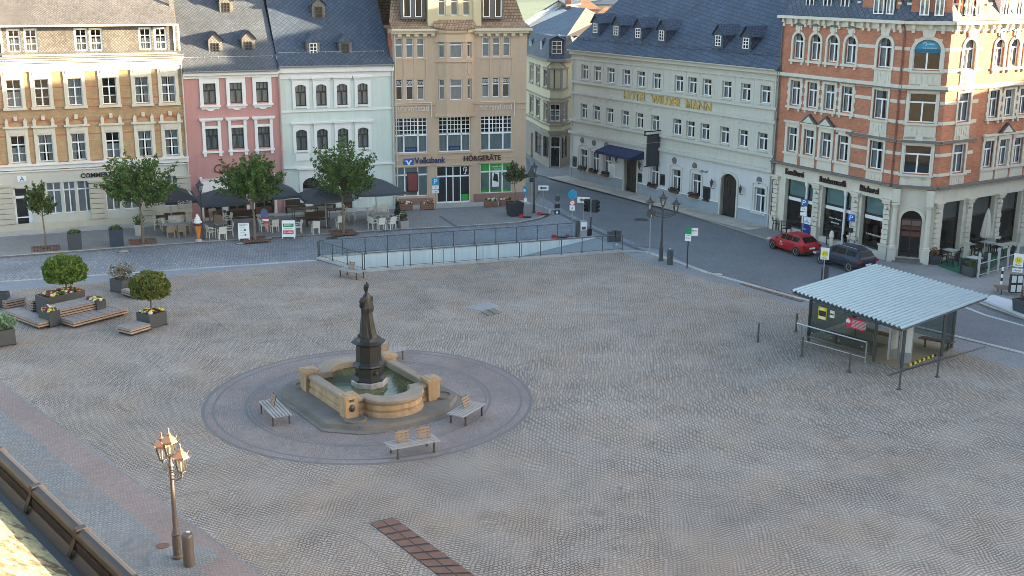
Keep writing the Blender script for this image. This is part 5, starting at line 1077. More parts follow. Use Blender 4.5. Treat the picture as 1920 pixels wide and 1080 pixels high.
for u in us: win(B6,F6,(u-WW/2,u+WW/2,zb1,zt1),'tee',sur=('h1',sur_h1,[M_HOTT]),ops=ops,cur='drape',y=.17)
for u in us: win(B6,F6,(u-WW/2,u+WW/2,zb2,zt2),'tee',sur=('h2',sur_h2,[M_HOTT]),ops=ops,cur='drape',y=.17)
zA=z6(1070,149); zB=z6(1070,172); zC=z6(1070,221); zD=z6(1070,246)
gx=[(1089,1098.5),(1110,1121),(1132.5,1143.5),(1219,1234),(1259.5,1275),(1297,1312.5),(1414,1433)]
gyt=[290,283,289,307,318,327,355]; gyb=[317,321,328,352,361,371,400]
gu=[u6((a+b)/2,(t+q)/2) for (a,b),t,q in zip(gx,gyt,gyb)]; gz0=sum(z6((a+b)/2,q) for (a,b),q in zip(gx[1:],gyb[1:]))/6; gz1=sum(z6((a+b)/2,t) for (a,b),t in zip(gx[1:],gyt[1:]))/6
def sur_hg(mb,w,h): arch_band(mb,w+.3,h+.35,.16,.08,-.06,0); [mb.box(s*(w/2+.15),s*(w/2+.23),-.05,0,0,h+.2) for s in (-1,1)]; mb.box(-w/2-.25,w/2+.25,-.14,.1,-.12,-.02)
gw=[]
for u in gu: gw.append(win(B6,F6,(u-.52,u+.52,gz0,gz1),'tee',sur=('hg',sur_hg,[M_HOTT]),ops=ops,cur='drape',y=.17))
for o,u in zip(gw[:6],gu[:6]):
    mb=MB(F6.M @ Matrix.Translation((u,-.16,gz0))); mb.box(-.5,.5,-.12,.12,-.05,.12); 
    fb=obj('window_box',mb,M_DOORW,o); mb=MB(F6.M @ Matrix.Translation((u,-.16,gz0+.12)))
    for k in range(26): a=rnd.uniform(-.5,.5); mb.ball((a,rnd.uniform(-.14,.14),rnd.uniform(0,.2)),rnd.uniform(.05,.1),6)
    obj('plants',mb,mat('dark_heather',(.05,.035,.035),.9,.5,12),fb)
d1=(u6(1171.5,320),u6(1195,325),.1,2.75); d2=(u6(1352,365),u6(1381,375),.1,2.75); 
M_HDOOR=mat('dark_door',(.03,.024,.022),.5,.2,2)
for d in (d1,d2):
    ops.append((d[0],d[1],.1,3.25)); w=d[1]-d[0]; M=F6.M @ Matrix.Translation(((d[0]+d[1])/2,0,.1)); mb=MB(M); mb.box(-w/2,w/2,.22,.3,0,3.15)
    for s in (-1,1):
        for i in range(2):
            for j in range(4): x=s*(.08+i*(w/2-.12)/2); x2=s*(.03+(i+1)*(w/2-.12)/2); mb.box(x,x2,.19,.22,.15+j*.62,.68+j*.62)
    dd=obj('door',mb,M_HDOOR,B6); mb=MB(M); arch_plate(mb,w,3.12,.45,3.2,0.02,-.04,.2); arch_band(mb,w,3.12,.45,.16,-.1,0); [mb.box(s*w/2,s*(w/2+.16),-.1,.0,0,2.68) for s in (-1,1)]; obj('door_arch',mb,M_HOTT,dd)
mb=MB(F6.M); wall(mb,0,L6,zD,zE6,[o for o in ops if o[2]>zD-.2]); wall(mb,0,L6,.0,zD,[o for o in ops if o[3]<zD+.2],.25,1); D6=17
for u in (0,L6): mb.face([(u,0,0),(u,D6,0),(u,D6,zE6),(u,0,zE6)])
mb.face([(0,D6,0),(L6,D6,0),(L6,D6,zE6),(0,D6,zE6)]); obj('wall',mb,[M_HOT,M_HOTG],B6)
pz=.95
bandobj(B6,F6,[(a,b,.1,pz,.06) for a,b in ((0,d1[0]-.2),(d1[1]+.2,d2[0]-.2),(d2[1]+.2,L6))],'plinth',M_PLINTH); bandobj(B6,F6,[(a,b,pz,pz+.06,.08) for a,b in ((0,d1[0]-.2),(d1[1]+.2,d2[0]-.2),(d2[1]+.2,L6))],'plinth_edge',M_WTRIM)
bandobj(B6,F6,[(-.1,L6+.05,zA-.22,zA-.02,.16),(-.1,L6+.05,zB-.1,zB+.1,.14),(-.1,L6+.05,zC-.2,zC,.18),(-.1,L6+.05,zD-.12,zD+.12,.22),(-.05,L6,zE6-.75,zE6-.62,.1),(-.1,L6+.1,zE6-.3,zE6-.05,.3)],'string_course',M_HOTT)
bandobj(B6,F6,[(u-.012,u+.012,zA,zE6-.75,.02) for u in [a+.85 for a in us]],'pilaster_line',M_HOTT)
gutter(B6,F6,-.1,L6+.1,zE6+.05,-.45,M_TRIM); pipe(B6,F6,.18,.1,zE6,M_HOTT); pipe(B6,F6,L6-.15,.1,zE6,M_HOTT)
mp_=mat('gold_letters',(.7,.5,.16),.4,.15,4,.6); ua,ub=u6(1170,178),u6(1334,202); text('HOTEL  WILDER  MANN',B6,wallM(F6,(ua+ub)/2,z6(1250,190),.04),ub-ua,.72,mp_,.04,bold=.012)
for px,py in ((1092,263),(1114,268),(1137,272),(1265,301),(1303,311),(1424,338)):
    u,z=F6.px(px,py); mb=MB(F6.M @ Matrix.Translation((u,0,z)) @ Matrix.Rotation(R(90),4,'X')); mb.lathe([(.26,0),(.26,.05),(.2,.06),(.18,.03),(.01,.03)],n=16,caps=False); mb.ball((0,0,.05),.11,8,None,1,1,.6); obj('medallion',mb,mat('dark_relief',(.16,.16,.15),.7,.3,5),B6)
u,z=F6.px(1320,322); mb=MB(wallM(F6,u,z,.04)); mb.tube([(-.4,-.05,0),(-.2,.05,0),(.3,.0,0)],.05,6); mb.tube([(.3,.0,0),(.4,.12,0)],.04,5); mb.tube([(-.1,.0,0),(-.2,-.15,0)],.03,5); obj('relief',mb,MATS['dark_relief'],B6)
# awning
aw0,aw1=u6(1142,282),u6(1206,296); zt=z6(1150,276); mb=MB(F6.M); ad=1.35
w0,w1=aw0-.1,aw1+.1; z0=zt-.15
z0+=.3; mb.face([(w0,0,z0),(w1,0,z0),(w1-.0,-ad,z0-.4),(w0,-ad,z0-.4)]); mb.face([(w0,-ad,z0-.4),(w1,-ad,z0-.4),(w1,-ad,z0-.62),(w0,-ad,z0-.62)])
for w in (w0,w1): mb.face([(w,0,z0),(w,-ad,z0-.4),(w,-ad,z0-.62),(w,0,z0-.62)])
obj('awning',mb,mat('navy_awning',(.012,.025,.085),.8,.1,2),B6)
# wall lanterns, menu boxes
for px,py in ((1155,298),(1199,312),(1334,345),(1388,357)):
    u,z=F6.px(px,py,.3); mb=MB(F6.M); mb.tube([(u,-.02,z-.35),(u,-.3,z-.3),(u,-.3,z-.2)],.025,6); l_=obj('wall_bracket',mb,M_IRON,B6); lantern(F6.M @ Matrix.Translation((u,-.3,z-.25)),l_,.75) if False else None
    mb=MB(F6.M @ Matrix.Translation((u,-.3,z-.2))); mb.lathe([(.06,0),(.13,.35),(.17,.37),(.05,.5),(.02,.6)],n=6); obj('lantern',mb,M_IRON,l_)
for px,py,w,h in ((1078,303,.5,.9),(1148.5,320,.75,1.1),(1200.5,333,.45,.7),(1243,337,.5,.85),(1325.5,364,.75,1.1)):
    u,z=F6.px(px,py); mb=MB(F6.M); mb.box(u-w/2,u+w/2,-.08,0,z-h/2,z+h/2); b_=obj('menu_box',mb,M_BLACK if px!=1148.5 else M_WHITE,B6); mb=MB(F6.M); mb.box(u-w*.38,u+w*.38,-.085,-.08,z-h*.4,z+h*.36); obj('menu',mb,M_DPANE if px!=1148.5 else M_CURT,b_)
# hanging sign on brackets
u,z=F6.px(1238,268); zz=[z6(1238,v) for v in (250,260,267,288,301,306)]; t=B6
mb=MB(F6.M); mb.box(u-.04,u+.04,-1.55,0,zz[0]-.1,zz[0]-.02); mb.box(u-.04,u+.04,-1.55,0,zz[0]+.18,zz[0]+.26); mb.box(u-.04,u+.04,-1.58,-1.5,zz[0]-.1,zz[0]+.3); mb.box(u-.04,u+.04,-1.5,0,zz[5]-.2,zz[5]-.12); sg_=obj('hanging_sign_bracket',mb,M_BLACK,B6)
M_SGN=mat('dark_sign_board',(.03,.035,.045),.5,.15,2)
for za_,zb_ in ((zz[1]-.25,zz[1]+.3),(zz[3]-.35,zz[2]),(zz[4]-.35,zz[4]+.3)): mb=MB(F6.M); mb.box(u-.06,u+.06,-1.3,-.1,za_,zb_); obj('sign_board',mb,M_SGN,sg_)
# roof
T6=math.tan(R(43)); Dr=8.6
def hp(u,y): return (u,y,zE6+.1+(y+.5)*T6)
slope(B6,'roof',M_SLATEH,F6,[[hp(-.35,-.5),hp(L6+.3,-.5),hp(L6+.3,Dr),hp(3.0,Dr)],[hp(-.35,-.5),hp(3.0,Dr),(-.35,D6+.5,zE6+.1)],[(-.35,D6+.5,zE6+.1),(L6+.3,D6+.5,zE6+.1),hp(L6+.3,Dr),hp(3.0,Dr)]])
mb=MB(F6.M)
for y,dz in ((.25,.1),(.25,.3)): q=hp(0,y); mb.tube([(.1,y,q[2]+dz),(L6,y,q[2]+dz)],.016,4)
for k in range(28): u=.3+k*(L6-.5)/27; q=hp(u,.25); mb.box(u-.012,u+.012,.23,.27,q[2],q[2]+.32)
obj('snow_guard',mb,M_DKST,B6)
for px,py in ((1116,68),(1155,73),(1196,78),(1240,83),(1346,94),(1398,99)):
    for i in range(200):
        u,z=F6.px(px,py,-i*.04)
        if z<=hp(0,i*.04)[2]: break
    gable_dormer(B6,F6,u,i*.04,z+.1,1.0,1.15,.6,2.0,M_SLATE,M_SLATEH,'lattice',.6,.75)
# ---------------- red brick corner house
PC0=Vector((17.95,80.15,0)); PC1=Vector((23.2,70.75,0)); PC2=Vector((25.5,69.85,0)); PC3=PC2+Vector((1,.66,0)).normalized()*13
FA_=Facade(PC0,PC1); FB_=Facade(PC1,PC2); FC_=Facade(PC2,PC3)
B7=thing('brick_corner_house','tall orange brick corner house with cream stone bands above a cafe and bakery','building',PC1)
zL=FA_.px(1450,303)[1]; zCt=FA_.px(1466,28)[1]; zCb=FA_.px(1466,44)[1]
X1=[(1487,1506),(1519.5,1538),(1552,1570.5),(1584,1605)]; Xr2=[(1482.5,1501.5),(1514.5,1533),(1546,1565),(1578.5,1598)]; Xr3=[(1476,1495.5),(1507.5,1525.5),(1539,1558),(1571,1591.5)]
zr=[]
def ctr_u(F,xs,y0,y1): return [F.px((a+b)/2,y0+(y1-y0)*i/max(1,len(xs)-1))[0] for i,(a,b) in enumerate(xs)]
ua=[(a+b+c)/3 for a,b,c in zip(ctr_u(FA_,X1,86,96),ctr_u(FA_,Xr2,174,188),ctr_u(FA_,Xr3,261,279))]
ubay=(FA_.px(1657.5,100)[0]+FA_.px(1651,196)[0]+FA_.px(1644,290)[0])/3
Z=[(FA_.px(1528,113)[1],FA_.px(1528,64)[1]),(FA_.px(1524,202)[1],FA_.px(1524,154)[1]),(FA_.px(1516,290)[1],FA_.px(1516,243)[1])]
Zb=[(Z[0][0]-.05,FA_.px(1657,70)[1]),(Z[1][0]-.1,Z[1][1]),(Z[2][0]-.1,FA_.px(1644,264)[1]+.0)]
def sur_r_arch(mb,w,h): arch_plate(mb,w,h,w/2,h+.02,0.0,-.0,.1); arch_band(mb,w,h,w/2,.17,-.07,.05); [mb.box(s*w/2,s*(w/2+.17),-.07,.05,-.05,h-w/2) for s in (-1,1)]; mb.box(-.16,.16,-.13,0,h+.02,h+.42); mb.box(-w/2-.25,w/2+.25,-.15,.1,-.2,-.05); [mb.box(s*(w/2-.05),s*(w/2+.12),-.11,0,-.36,-.2) for s in (-1,1)]
def sur_r_top(mb,w,h):
    sur_r_arch(mb,w,h); mb.box(-.3,.3,-.08,0,h+.2,h+.5); mb.k=1; mb.prism([(-.55,h+.5),(.55,h+.5),(0,h+.68)],-.16,0,1,'y'); mb.k=0
def sur_r_sq(mb,w,h):
    for s in (-1,1): 
        mb.box(s*w/2,s*(w/2+.2),-.06,.12,-.05,h+.05)
        for k in range(3): mb.box(s*(w/2+.2),s*(w/2+.28),-.06,0,h*(.08+.33*k),h*(.22+.33*k))
    mb.box(-w/2-.2,w/2+.2,-.06,.12,h,h+.28); mb.box(-.2,.2,-.1,0,h+.1,h+.46); mb.box(-w/2-.28,w/2+.28,-.15,.1,-.2,-.05); [mb.box(s*(w/2-.05),s*(w/2+.12),-.11,0,-.36,-.2) for s in (-1,1)]
def sur_r_low(mb,w,h):
    for s in (-1,1): mb.box(s*w/2,s*(w/2+.22),-.07,.12,-.05,h+.15)
    mb.box(-w/2-.22,w/2+.22,-.07,.12,h,h+.3); mb.box(-w/2-.3,w/2+.3,-.18,0,h+.3,h+.42); mb.box(-w/2-.28,w/2+.28,-.15,.1,-.2,-.05); mb.box(-w/2-.2,w/2+.2,-.05,0,-.95,-.2)
def sur_r_lowped(mb,w,h): sur_r_low(mb,w,h); mb.k=1; mb.prism([(-w/2-.34,h+.42),(w/2+.34,h+.42),(0,h+1.05)],-.2,0,1,'y'); mb.k=0; mb.prism([(-w/2-.05,h+.46),(w/2+.05,h+.46),(0,h+.88)],-.22,-.2,0,'y')
def sur_r_bay(mb,w,h):
    for s in (-1,1): mb.box(s*w/2,s*(w/2+.16),-.05,.12,-.05,h+.05)
    mb.box(-w/2-.16,w/2+.16,-.05,.12,h,h+.5); mb.box(-.22,.22,-.1,0,h+.08,h+.55); mb.box(-w/2-.22,w/2+.22,-.15,.1,-.16,-.05); mb.box(-w/2-.12,w/2+.12,-.05,0,-1.0,-.16)
    for k in range(5): mb.box(-w/2+w*k/5+.04,-w/2+w*(k+1)/5-.04,-.075,-.05,-.85,-.35)
def sur_r_bayarch(mb,w,h): 
    arch_plate(mb,w,h,w/2,h+.02,0,0,.1); arch_band(mb,w,h,w/2,.2,-.06,.05); [mb.box(s*w/2,s*(w/2+.2),-.06,.05,-.05,h-w/2) for s in (-1,1)]; mb.prism([(-.28,h+.1),(.28,h+.1),(.42,h+.6),(-.42,h+.6)],-.12,0,0,'y'); mb.box(-w/2-.22,w/2+.22,-.15,.1,-.16,-.05); mb.box(-w/2-.12,w/2+.12,-.05,0,-1.0,-.16)
    for k in range(5): mb.box(-w/2+w*k/5+.04,-w/2+w*(k+1)/5-.04,-.075,-.05,-.85,-.35)
wS=.92; wbay=1.12; STN=[M_TRIM,M_DKST]
opsA,opsB,opsC=[],[],[]
for i,u in enumerate(ua):
    win(B7,FA_,(u-wS/2,u+wS/2,*Z[0]),'tee',sur=('rt',sur_r_top,STN),ops=opsA,cur='drape'); win(B7,FA_,(u-wS/2,u+wS/2,*Z[1]),'tee',sur=('rs',sur_r_sq,STN),ops=opsA,cur='drape')
    win(B7,FA_,(u-wS/2,u+wS/2,*Z[2]),'tee',sur=('rlp',sur_r_lowped,STN) if i in (1,2) else ('rl',sur_r_low,STN),ops=opsA,cur='drape')
for k in range(3): win(B7,FA_,(ubay-wbay/2,ubay+wbay/2,*Zb[k]),'tee',sur=(('rba',sur_r_bayarch,STN) if k==0 else ('rb',sur_r_bay,STN)),ops=opsA,cur='drape')
wB=1.55
for k in range(3):
    o=win(B7,FB_,(FB_.L/2-wB/2,FB_.L/2+wB/2,*Zb[k]),'tee',sur=(('rba',sur_r_bayarch,STN) if k==0 else ('rb',sur_r_bay,STN)),ops=opsB,cur='none')
    if k==0:
        h=Zb[0][1]-Zb[0][0]; M=FB_.M @ Matrix.Translation((FB_.L/2,.1,Zb[0][0])); A=[(x,z) for x,z in arch_pts(wB-.1,h-.05,wB/2-.05)]; mb=MB(M); mb.prism([(A[0][0],h*.68)]+A+[(A[-1][0],h*.68)],0,.02,0,'y'); sgn=obj('window_sign',mb,M_TEAL,o)
        Mt=FB_.M @ Matrix.Translation((FB_.L/2,.09,Zb[0][0]+h*.79)) @ Matrix.Rotation(R(90),4,'X'); mb=MB(Mt); mb.tube([(-.3,.06,0),(-.22,.17,0),(-.1,.16,0),(-.06,.06,0),(-.16,.02,0)],.02,5); obj('emblem',mb,M_WTX,sgn); text('immo',sgn,Mt @ Matrix.Translation((.2,.1,0)),.36,.12,M_WTX,.003); text('www.immobilien.de',sgn,Mt @ Matrix.Translation((.1,-.13,0)),.8,.08,M_WTX,.003)
xc=[(1806,1830),(1862.5,1880),(1890,1907.5)]; uc=[FC_.px(1818,106)[0],FC_.px(1871,108)[0],FC_.px(1899,108)[0]]
uc1=[FC_.px(1806,205)[0],FC_.px(1863.5,202)[0],FC_.px(1892,201)[0]]; uc=[(a+b)/2 for a,b in zip(uc,uc1)]; uc+=[uc[2]+(uc[2]-uc[1]),uc[2]+2*(uc[2]-uc[1]),uc[2]+2*(uc[2]-uc[1])+2.2]
for j,u in enumerate(uc):
    b_=(j in (0,5)); 
    for k in range(3):
        z_=Zb[k] if b_ else Z[k]; ss=((('rba',sur_r_bayarch,STN),('rb',sur_r_bay,STN),('rb',sur_r_bay,STN)) if b_ else (('rt',sur_r_top,STN),('rs',sur_r_sq,STN),('rlp' if j==2 else 'rl',sur_r_lowped if j==2 else sur_r_low,STN)))[k]
        w_=wbay if b_ else wS; win(B7,FC_,(u-w_/2,u+w_/2,*z_),'tee',sur=ss,ops=opsC,cur='drape' if j else 'net')
mbb=MB()
for F,o_ in ((FA_,opsA),(FB_,opsB),(FC_,opsC)): 
    mb=MB(F.M); wall(mb,0,F.L,zL,zCb,o_)
    for f,uv in zip(mb.f,mb.uv): mbb.v+=[mb.v[i] for i in f]; n=len(mbb.v); mbb.f.append(tuple(range(n-len(f),n))); mbb.mi.append(0); mbb.uv.append(uv); mbb.sm.append(False)
bk=[PC3+Vector((-2,7,0)),Vector((25.5,89,0))]
P_=[PC3,bk[0],bk[1],PC0]
for a,b in zip(P_,P_[1:]): mbb.face([(a.x,a.y,0),(b.x,b.y,0),(b.x,b.y,zCt),(a.x,a.y,zCt)])
obj('wall',mbb,M_REDB,B7)
# stone bands in the bay zones
def cutbands(F,u0,u1,zs,ops_,hh=.2,p=.035):
    it=[]
    for z in zs:
        cuts=sorted((o[0]-.2,o[1]+.2) for o in ops_ if o[2]-1.05<z+.1<o[3]+.5 and o[0]>u0-.2 and o[1]<u1+.2); u=u0
        for a,b in cuts+[(u1,u1)]:
            if a>u+.05: it.append((u,a,z,z+hh,p))
            u=max(u,b)
    return it
zbands=[]
for k in range(3):
    h=Zb[k][1]-Zb[k][0]; zbands+=[Zb[k][0]-.12,Zb[k][0]+h*.62]
    if k: zbands.append(Zb[k][1]+.1)
ubs=FA_.px(1608,90)[0]
it=cutbands(FA_,ubs,FA_.L,zbands,opsA); bandobj(B7,FA_,it,'stone_band',M_TRIM); bandobj(B7,FB_,cutbands(FB_,0,FB_.L,zbands,opsB),'stone_band',M_TRIM)
bandobj(B7,FC_,cutbands(FC_,0,uc[0]+1.3,zbands,opsC)+cutbands(FC_,uc[5]-1.3,FC_.L,zbands,opsC),'stone_band',M_TRIM)
zc1_=Z[0][0]-1.12; zc2_=Z[1][0]-1.22
for F in (FA_,FB_,FC_):
    L=F.L; bandobj(B7,F,[(-.02,L+.02,zc1_-.05,zc1_+.16,.14),(-.02,L+.02,zCb,zCt-.18,.06),(-.15,L+.12,zCt-.18,zCt,.42)],'cornice',M_TRIM)
    bandobj(B7,F,[(-.05,L+.05,zc1_-.12,zc1_-.05,.2),(-.05,L+.05,zL-.02,zL+.12,.34)] + ([(ubs-.3,L+.02,zc2_-.1,zc2_+.05,.16)] if F is FA_ else [(-.02,L if F is FB_ else uc[0]+1.4,zc2_-.1,zc2_+.05,.16)]),'ledge',mat('dark_ledge',(.16,.14,.13),.8,.2,2))
    it=[]; n=max(3,int(L/.62))
    for k in range(n): u=(k+.5)*L/n+((k%2)*.14-.07); it+=[(u-.11,u+.11,zCb+.1,zCt-.18,.24),(u-.09,u+.09,zCb-.14,zCb+.1,.14)]
    bandobj(B7,F,it,'console',M_TRIM)
pipe(B7,FA_,FA_.L-.12,zL,zCt-.1,mat('copper_pipe',(.2,.075,.05),.5,.2)); pipe(B7,FA_,.12,.1,zCt-.2,M_DKST)
# ground floor: pilasters and shop fronts
M_LIT=mat('warm_interior',(.25,.12,.06),.8,.6,2.5); M_AQUA=mat('aqua_blind',(.30,.50,.48),.8,.08,5)
def shopwin(F,r,split=None,aqua=True):
    o=win(B7,F,r,'plain',M_DFR,cur='none',y=.28,b_=None) if False else None
    M=F.M @ Matrix.Translation((r[0],.3,r[2])); w=r[1]-r[0]; h=r[3]-r[2]; mb=MB(M); zt=h*.66
    for x0,x1,a,b in ((0,.07,0,h),(w-.07,w,0,h),(0,w,h-.08,h),(0,w,0,.1),(0,w,zt-.09,zt+.0)): mb.box(x0,x1,0,.08,a,b)
    if split: x=w*split; mb.box(x-.04,x+.04,0,.08,0,h)
    o=obj('shop_window',mb,M_DFR,B7); mb=MB(M); mb.face([(0,.05,0),(w,.05,0),(w,.05,h),(0,.05,h)]); obj('pane',mb,M_PANE,o)
    mb=MB(M)
    if aqua: mb.face([(.07,.09,zt+.02),(w-.07,.09,zt+.02),(w-.07,.09,h-.08),(.07,.09,h-.08)])
    else: mb.face([(.07,.12,zt),(w-.07,.12,zt),(w-.07,.12,h),(.07,.12,h)])
    obj('blind',mb,M_AQUA if aqua else mat('grey_blind',(.25,.25,.24),.8,.1),o)
    mb=MB(M); mb.box(-.2,w+.2,2.2,2.3,-.2,h+.2); obj('back_room',mb,M_DARKIN,o)  # black panel in place of a dim room
    if aqua: mb=MB(M); mb.box(-.05,w+.05,1.0,1.3,.5,.62); mb.box(0,w,1.5,1.6,1.1,1.6); mb.box(.2,w-.2,.5,.9,.28,.32); obj('counter',mb,M_LIT,o); mb=MB(M); mb.box(.1,w-.1,-.02,-.01,zt-.32,zt-.1); obj('fascia_strip',mb,M_WHITE,o)
    return o
gz=zL-.95; sA=[]
for a,b,sp in ((1469,1521,.74),(1539,1594,.76),(1614,1656,None)):
    r=(FA_.px(a,400)[0],FA_.px(b,405)[0],.45,gz); sA.append(r); o=shopwin(FA_,r,sp)
    if sp: u=r[0]+(r[1]-r[0])*sp; mb=MB(FA_.M); mb.lathe([(.14,.1),(.14,.3),(.085,.4),(.075,gz-.4),(.14,gz-.2),(.16,gz)],(u,.12,0),12); obj('iron_column',mb,M_WTRIM,B7)
r=sA[1]; text('Guten Morgen',B7,FA_.M @ Matrix.Translation(((r[0]+r[1])/2-.3,.33,1.75)) @ Matrix.Rotation(R(90),4,'X'),1.1,.13,M_WTX,.003); text('Genuss',B7,FA_.M @ Matrix.Translation(((r[0]+r[1])/2-.3,.33,1.5)) @ Matrix.Rotation(R(90),4,'X'),.7,.13,M_WTX,.003)
r=sA[2]; text('Echt Ratsherrncafe',B7,FA_.M @ Matrix.Translation(((r[0]+r[1])/2,.33,1.35)) @ Matrix.Rotation(R(90),4,'X'),1.3,.13,M_WTX,.003)
mb=MB(FA_.M); wall(mb,0,FA_.L,0,zL,[(a,b,c,d) for a,b,c,d in sA],.35); 
for f in mb.f: pass
gA=obj('ground_floor',mb,M_TRIM,B7)
def pier(F,u,w=.46,top=None,name='pilaster'):
    top=top or gz+.1; mb=MB(F.M); mb.box(u-w/2-.08,u+w/2+.08,-.22,0,.1,.95); mb.box(u-w/2-.12,u+w/2+.12,-.26,0,.95,1.05)
    n=8
    for k in range(n): z0=1.08+(top-.3-1.08)*k/n; z1_=1.08+(top-.3-1.08)*(k+1)/n-.05; mb.box(u-w/2,u+w/2,-.16 if k%2==0 else -.12,0,z0,z1_)
    mb.box(u-w/2-.08,u+w/2+.08,-.24,0,top-.28,top-.1); mb.box(u-w/2-.14,u+w/2+.14,-.3,0,top-.1,top); mb.ball((u,-.2,top-.55),.12,8); return obj(name,mb,M_TRIM,B7)
for u in (.42,(sA[0][1]+sA[1][0])/2,(sA[1][1]+sA[2][0])/2,(sA[2][1]+FA_.L)/2+.05): pier(FA_,u,.5 if u>1 else .44)
for tx,px,py,wd in (('Konditorei',1491,324,1.75),('Ratsherrncafé',1562.5,340,2.35),('Bäckerei',1631,355,1.55)):
    u,z=FA_.px(px,py); text(tx,B7,wallM(FA_,u,z,.06),wd,.4,mat('dark_fraktur',(.03,.012,.012),.5,.1),.04,bold=.025)
# corner door
dB=(FB_.L/2-.62,FB_.L/2+.62,.3,3.3); mb=MB(FB_.M); wall(mb,0,FB_.L,0,zL,[dB],.5); obj('ground_floor',mb,M_TRIM,B7)
M=FB_.M @ Matrix.Translation((FB_.L/2,0,.3)); mb=MB(M); arch_plate(mb,1.24,3.0,.62,3.0,0,-.0,.3); arch_band(mb,1.24,3.0,.62,.2,-.1,.02); da=obj('door_arch',mb,M_TRIM,B7)
mb=MB(M)
for x0,x1,a,b in ((-.62,-.54,0,3),(.54,.62,0,3),(-.03,.03,0,2.3),(-.62,.62,2.3,2.4),(-.62,.62,1.9,1.96)): mb.box(x0,x1,.36,.42,a,b)
dd=obj('door',mb,M_DFR,B7); mb=MB(M); mb.face([(-.6,.4,0),(.6,.4,0),(.6,.4,3),(-.6,.4,3)]); obj('pane',mb,M_PANE,dd)
mb=MB(M); mb.box(-.55,.55,.44,.46,1.98,2.28); obj('lit_sign',mb,emit('lit_menu',(.35,.2,.18),.04),dd)
mb=MB(M); mb.box(-.6,.6,1.6,1.7,0,3); obj('back_room',mb,M_DARKIN,dd); mb=MB(M); mb.box(-.55,.55,.9,1.2,1.2,1.45); mb.box(-.55,.55,1.0,1.2,1.6,1.8); obj('shelf',mb,emit('lit_shelf',(.3,.1,.05),.03),dd)  # black backing for the dim room; shelf emits in place of indoor light
mb=MB(FB_.M); mb.box(.35,FB_.L-.35,-.5,.0,.1,.2); mb.box(.45,FB_.L-.45,-.25,0,.2,.3); obj('door_step',mb,M_GRANST,B7)
for u in (.26,FB_.L-.26):
    mb=MB(FB_.M); mb.box(u-.25,u+.25,-.42,.0,.1,.9); mb.box(u-.29,u+.29,-.46,0,.9,1.0); mb.lathe([(.2,1.0),(.22,1.06),(.165,1.12),(.145,gz-.35),(.2,gz-.2),(.2,gz-.12)],(u,-.2,0),16,None,1,1); mb.box(u-.24,u+.24,-.44,0,gz-.12,gz); mb.box(u-.22,u+.22,-.4,0,gz+.02,zL-.1); obj('column',mb,M_TRIM,B7)
u=FB_.L/2; text('1889',B7,wallM(FB_,u-.45,zL+.55,.055),.4,.2,MATS['cream_stone'],.02); text('1890',B7,wallM(FB_,u+.45,zL+.55,.055),.4,.2,MATS['cream_stone'],.02)
# right side ground floor
sC=[]; wz_=[(1765,1802),(1820,1860),(1873,1908)]
for a,b in wz_: sC.append((FC_.px(a,430)[0],FC_.px(b,430)[0],.4,gz))
st_=sC[2][1]-sC[1][1]
for k in (1,2): q=sC[2]; sC.append((q[0]+st_*k,q[1]+st_*k,q[2],q[3])) if q[1]+st_*k<FC_.L-.2 else None
for r in sC: shopwin(FC_,r,None,False)
mb=MB(FC_.M); wall(mb,0,FC_.L,0,zL,sC,.35); obj('ground_floor',mb,M_TRIM,B7)
pu=[.3]+[(a[1]+b[0])/2 for a,b in zip(sC,sC[1:])]
for u in pu: pier(FC_,u,.42)
# roof: mansard, gables, dormers
zR=zCt+.02
def off(p,q,t): v=(q-p).normalized(); return v
ins=[PC0+Vector((1.6,.6,0)),PC1+Vector((.6,1.6,0)),PC2+Vector((.2,1.8,0)),PC3+Vector((-1.6,1.3,0)),bk[0]+Vector((-1.5,-1.5,0)),bk[1]+Vector((.2,-1.5,0))]; outp=[PC0,PC1,PC2,PC3,bk[0],bk[1]]
mb=MB()
for i in range(6):
    a,b=outp[i],outp[(i+1)%6]; c,d=ins[i],ins[(i+1)%6]; mb.face([(a.x,a.y,zR),(b.x,b.y,zR),(d.x,d.y,zR+3.4),(c.x,c.y,zR+3.4)])
cc=sum(ins,Vector((0,0,0)))/6
for i in range(6): a,b=ins[i],ins[(i+1)%6]; mb.face([(a.x,a.y,zR+3.4),(b.x,b.y,zR+3.4),(cc.x,cc.y,zR+5.2)])
obj('roof',mb,M_SLATE,B7)
for px in (1517,1550,1583):
    u,z=FA_.px(px,20,-.25); gable_dormer(B7,FA_,u,.3,zR-.1,.95,2.3,.5,1.6,M_SLATE,M_SLATE,'tee',.72,1.7)
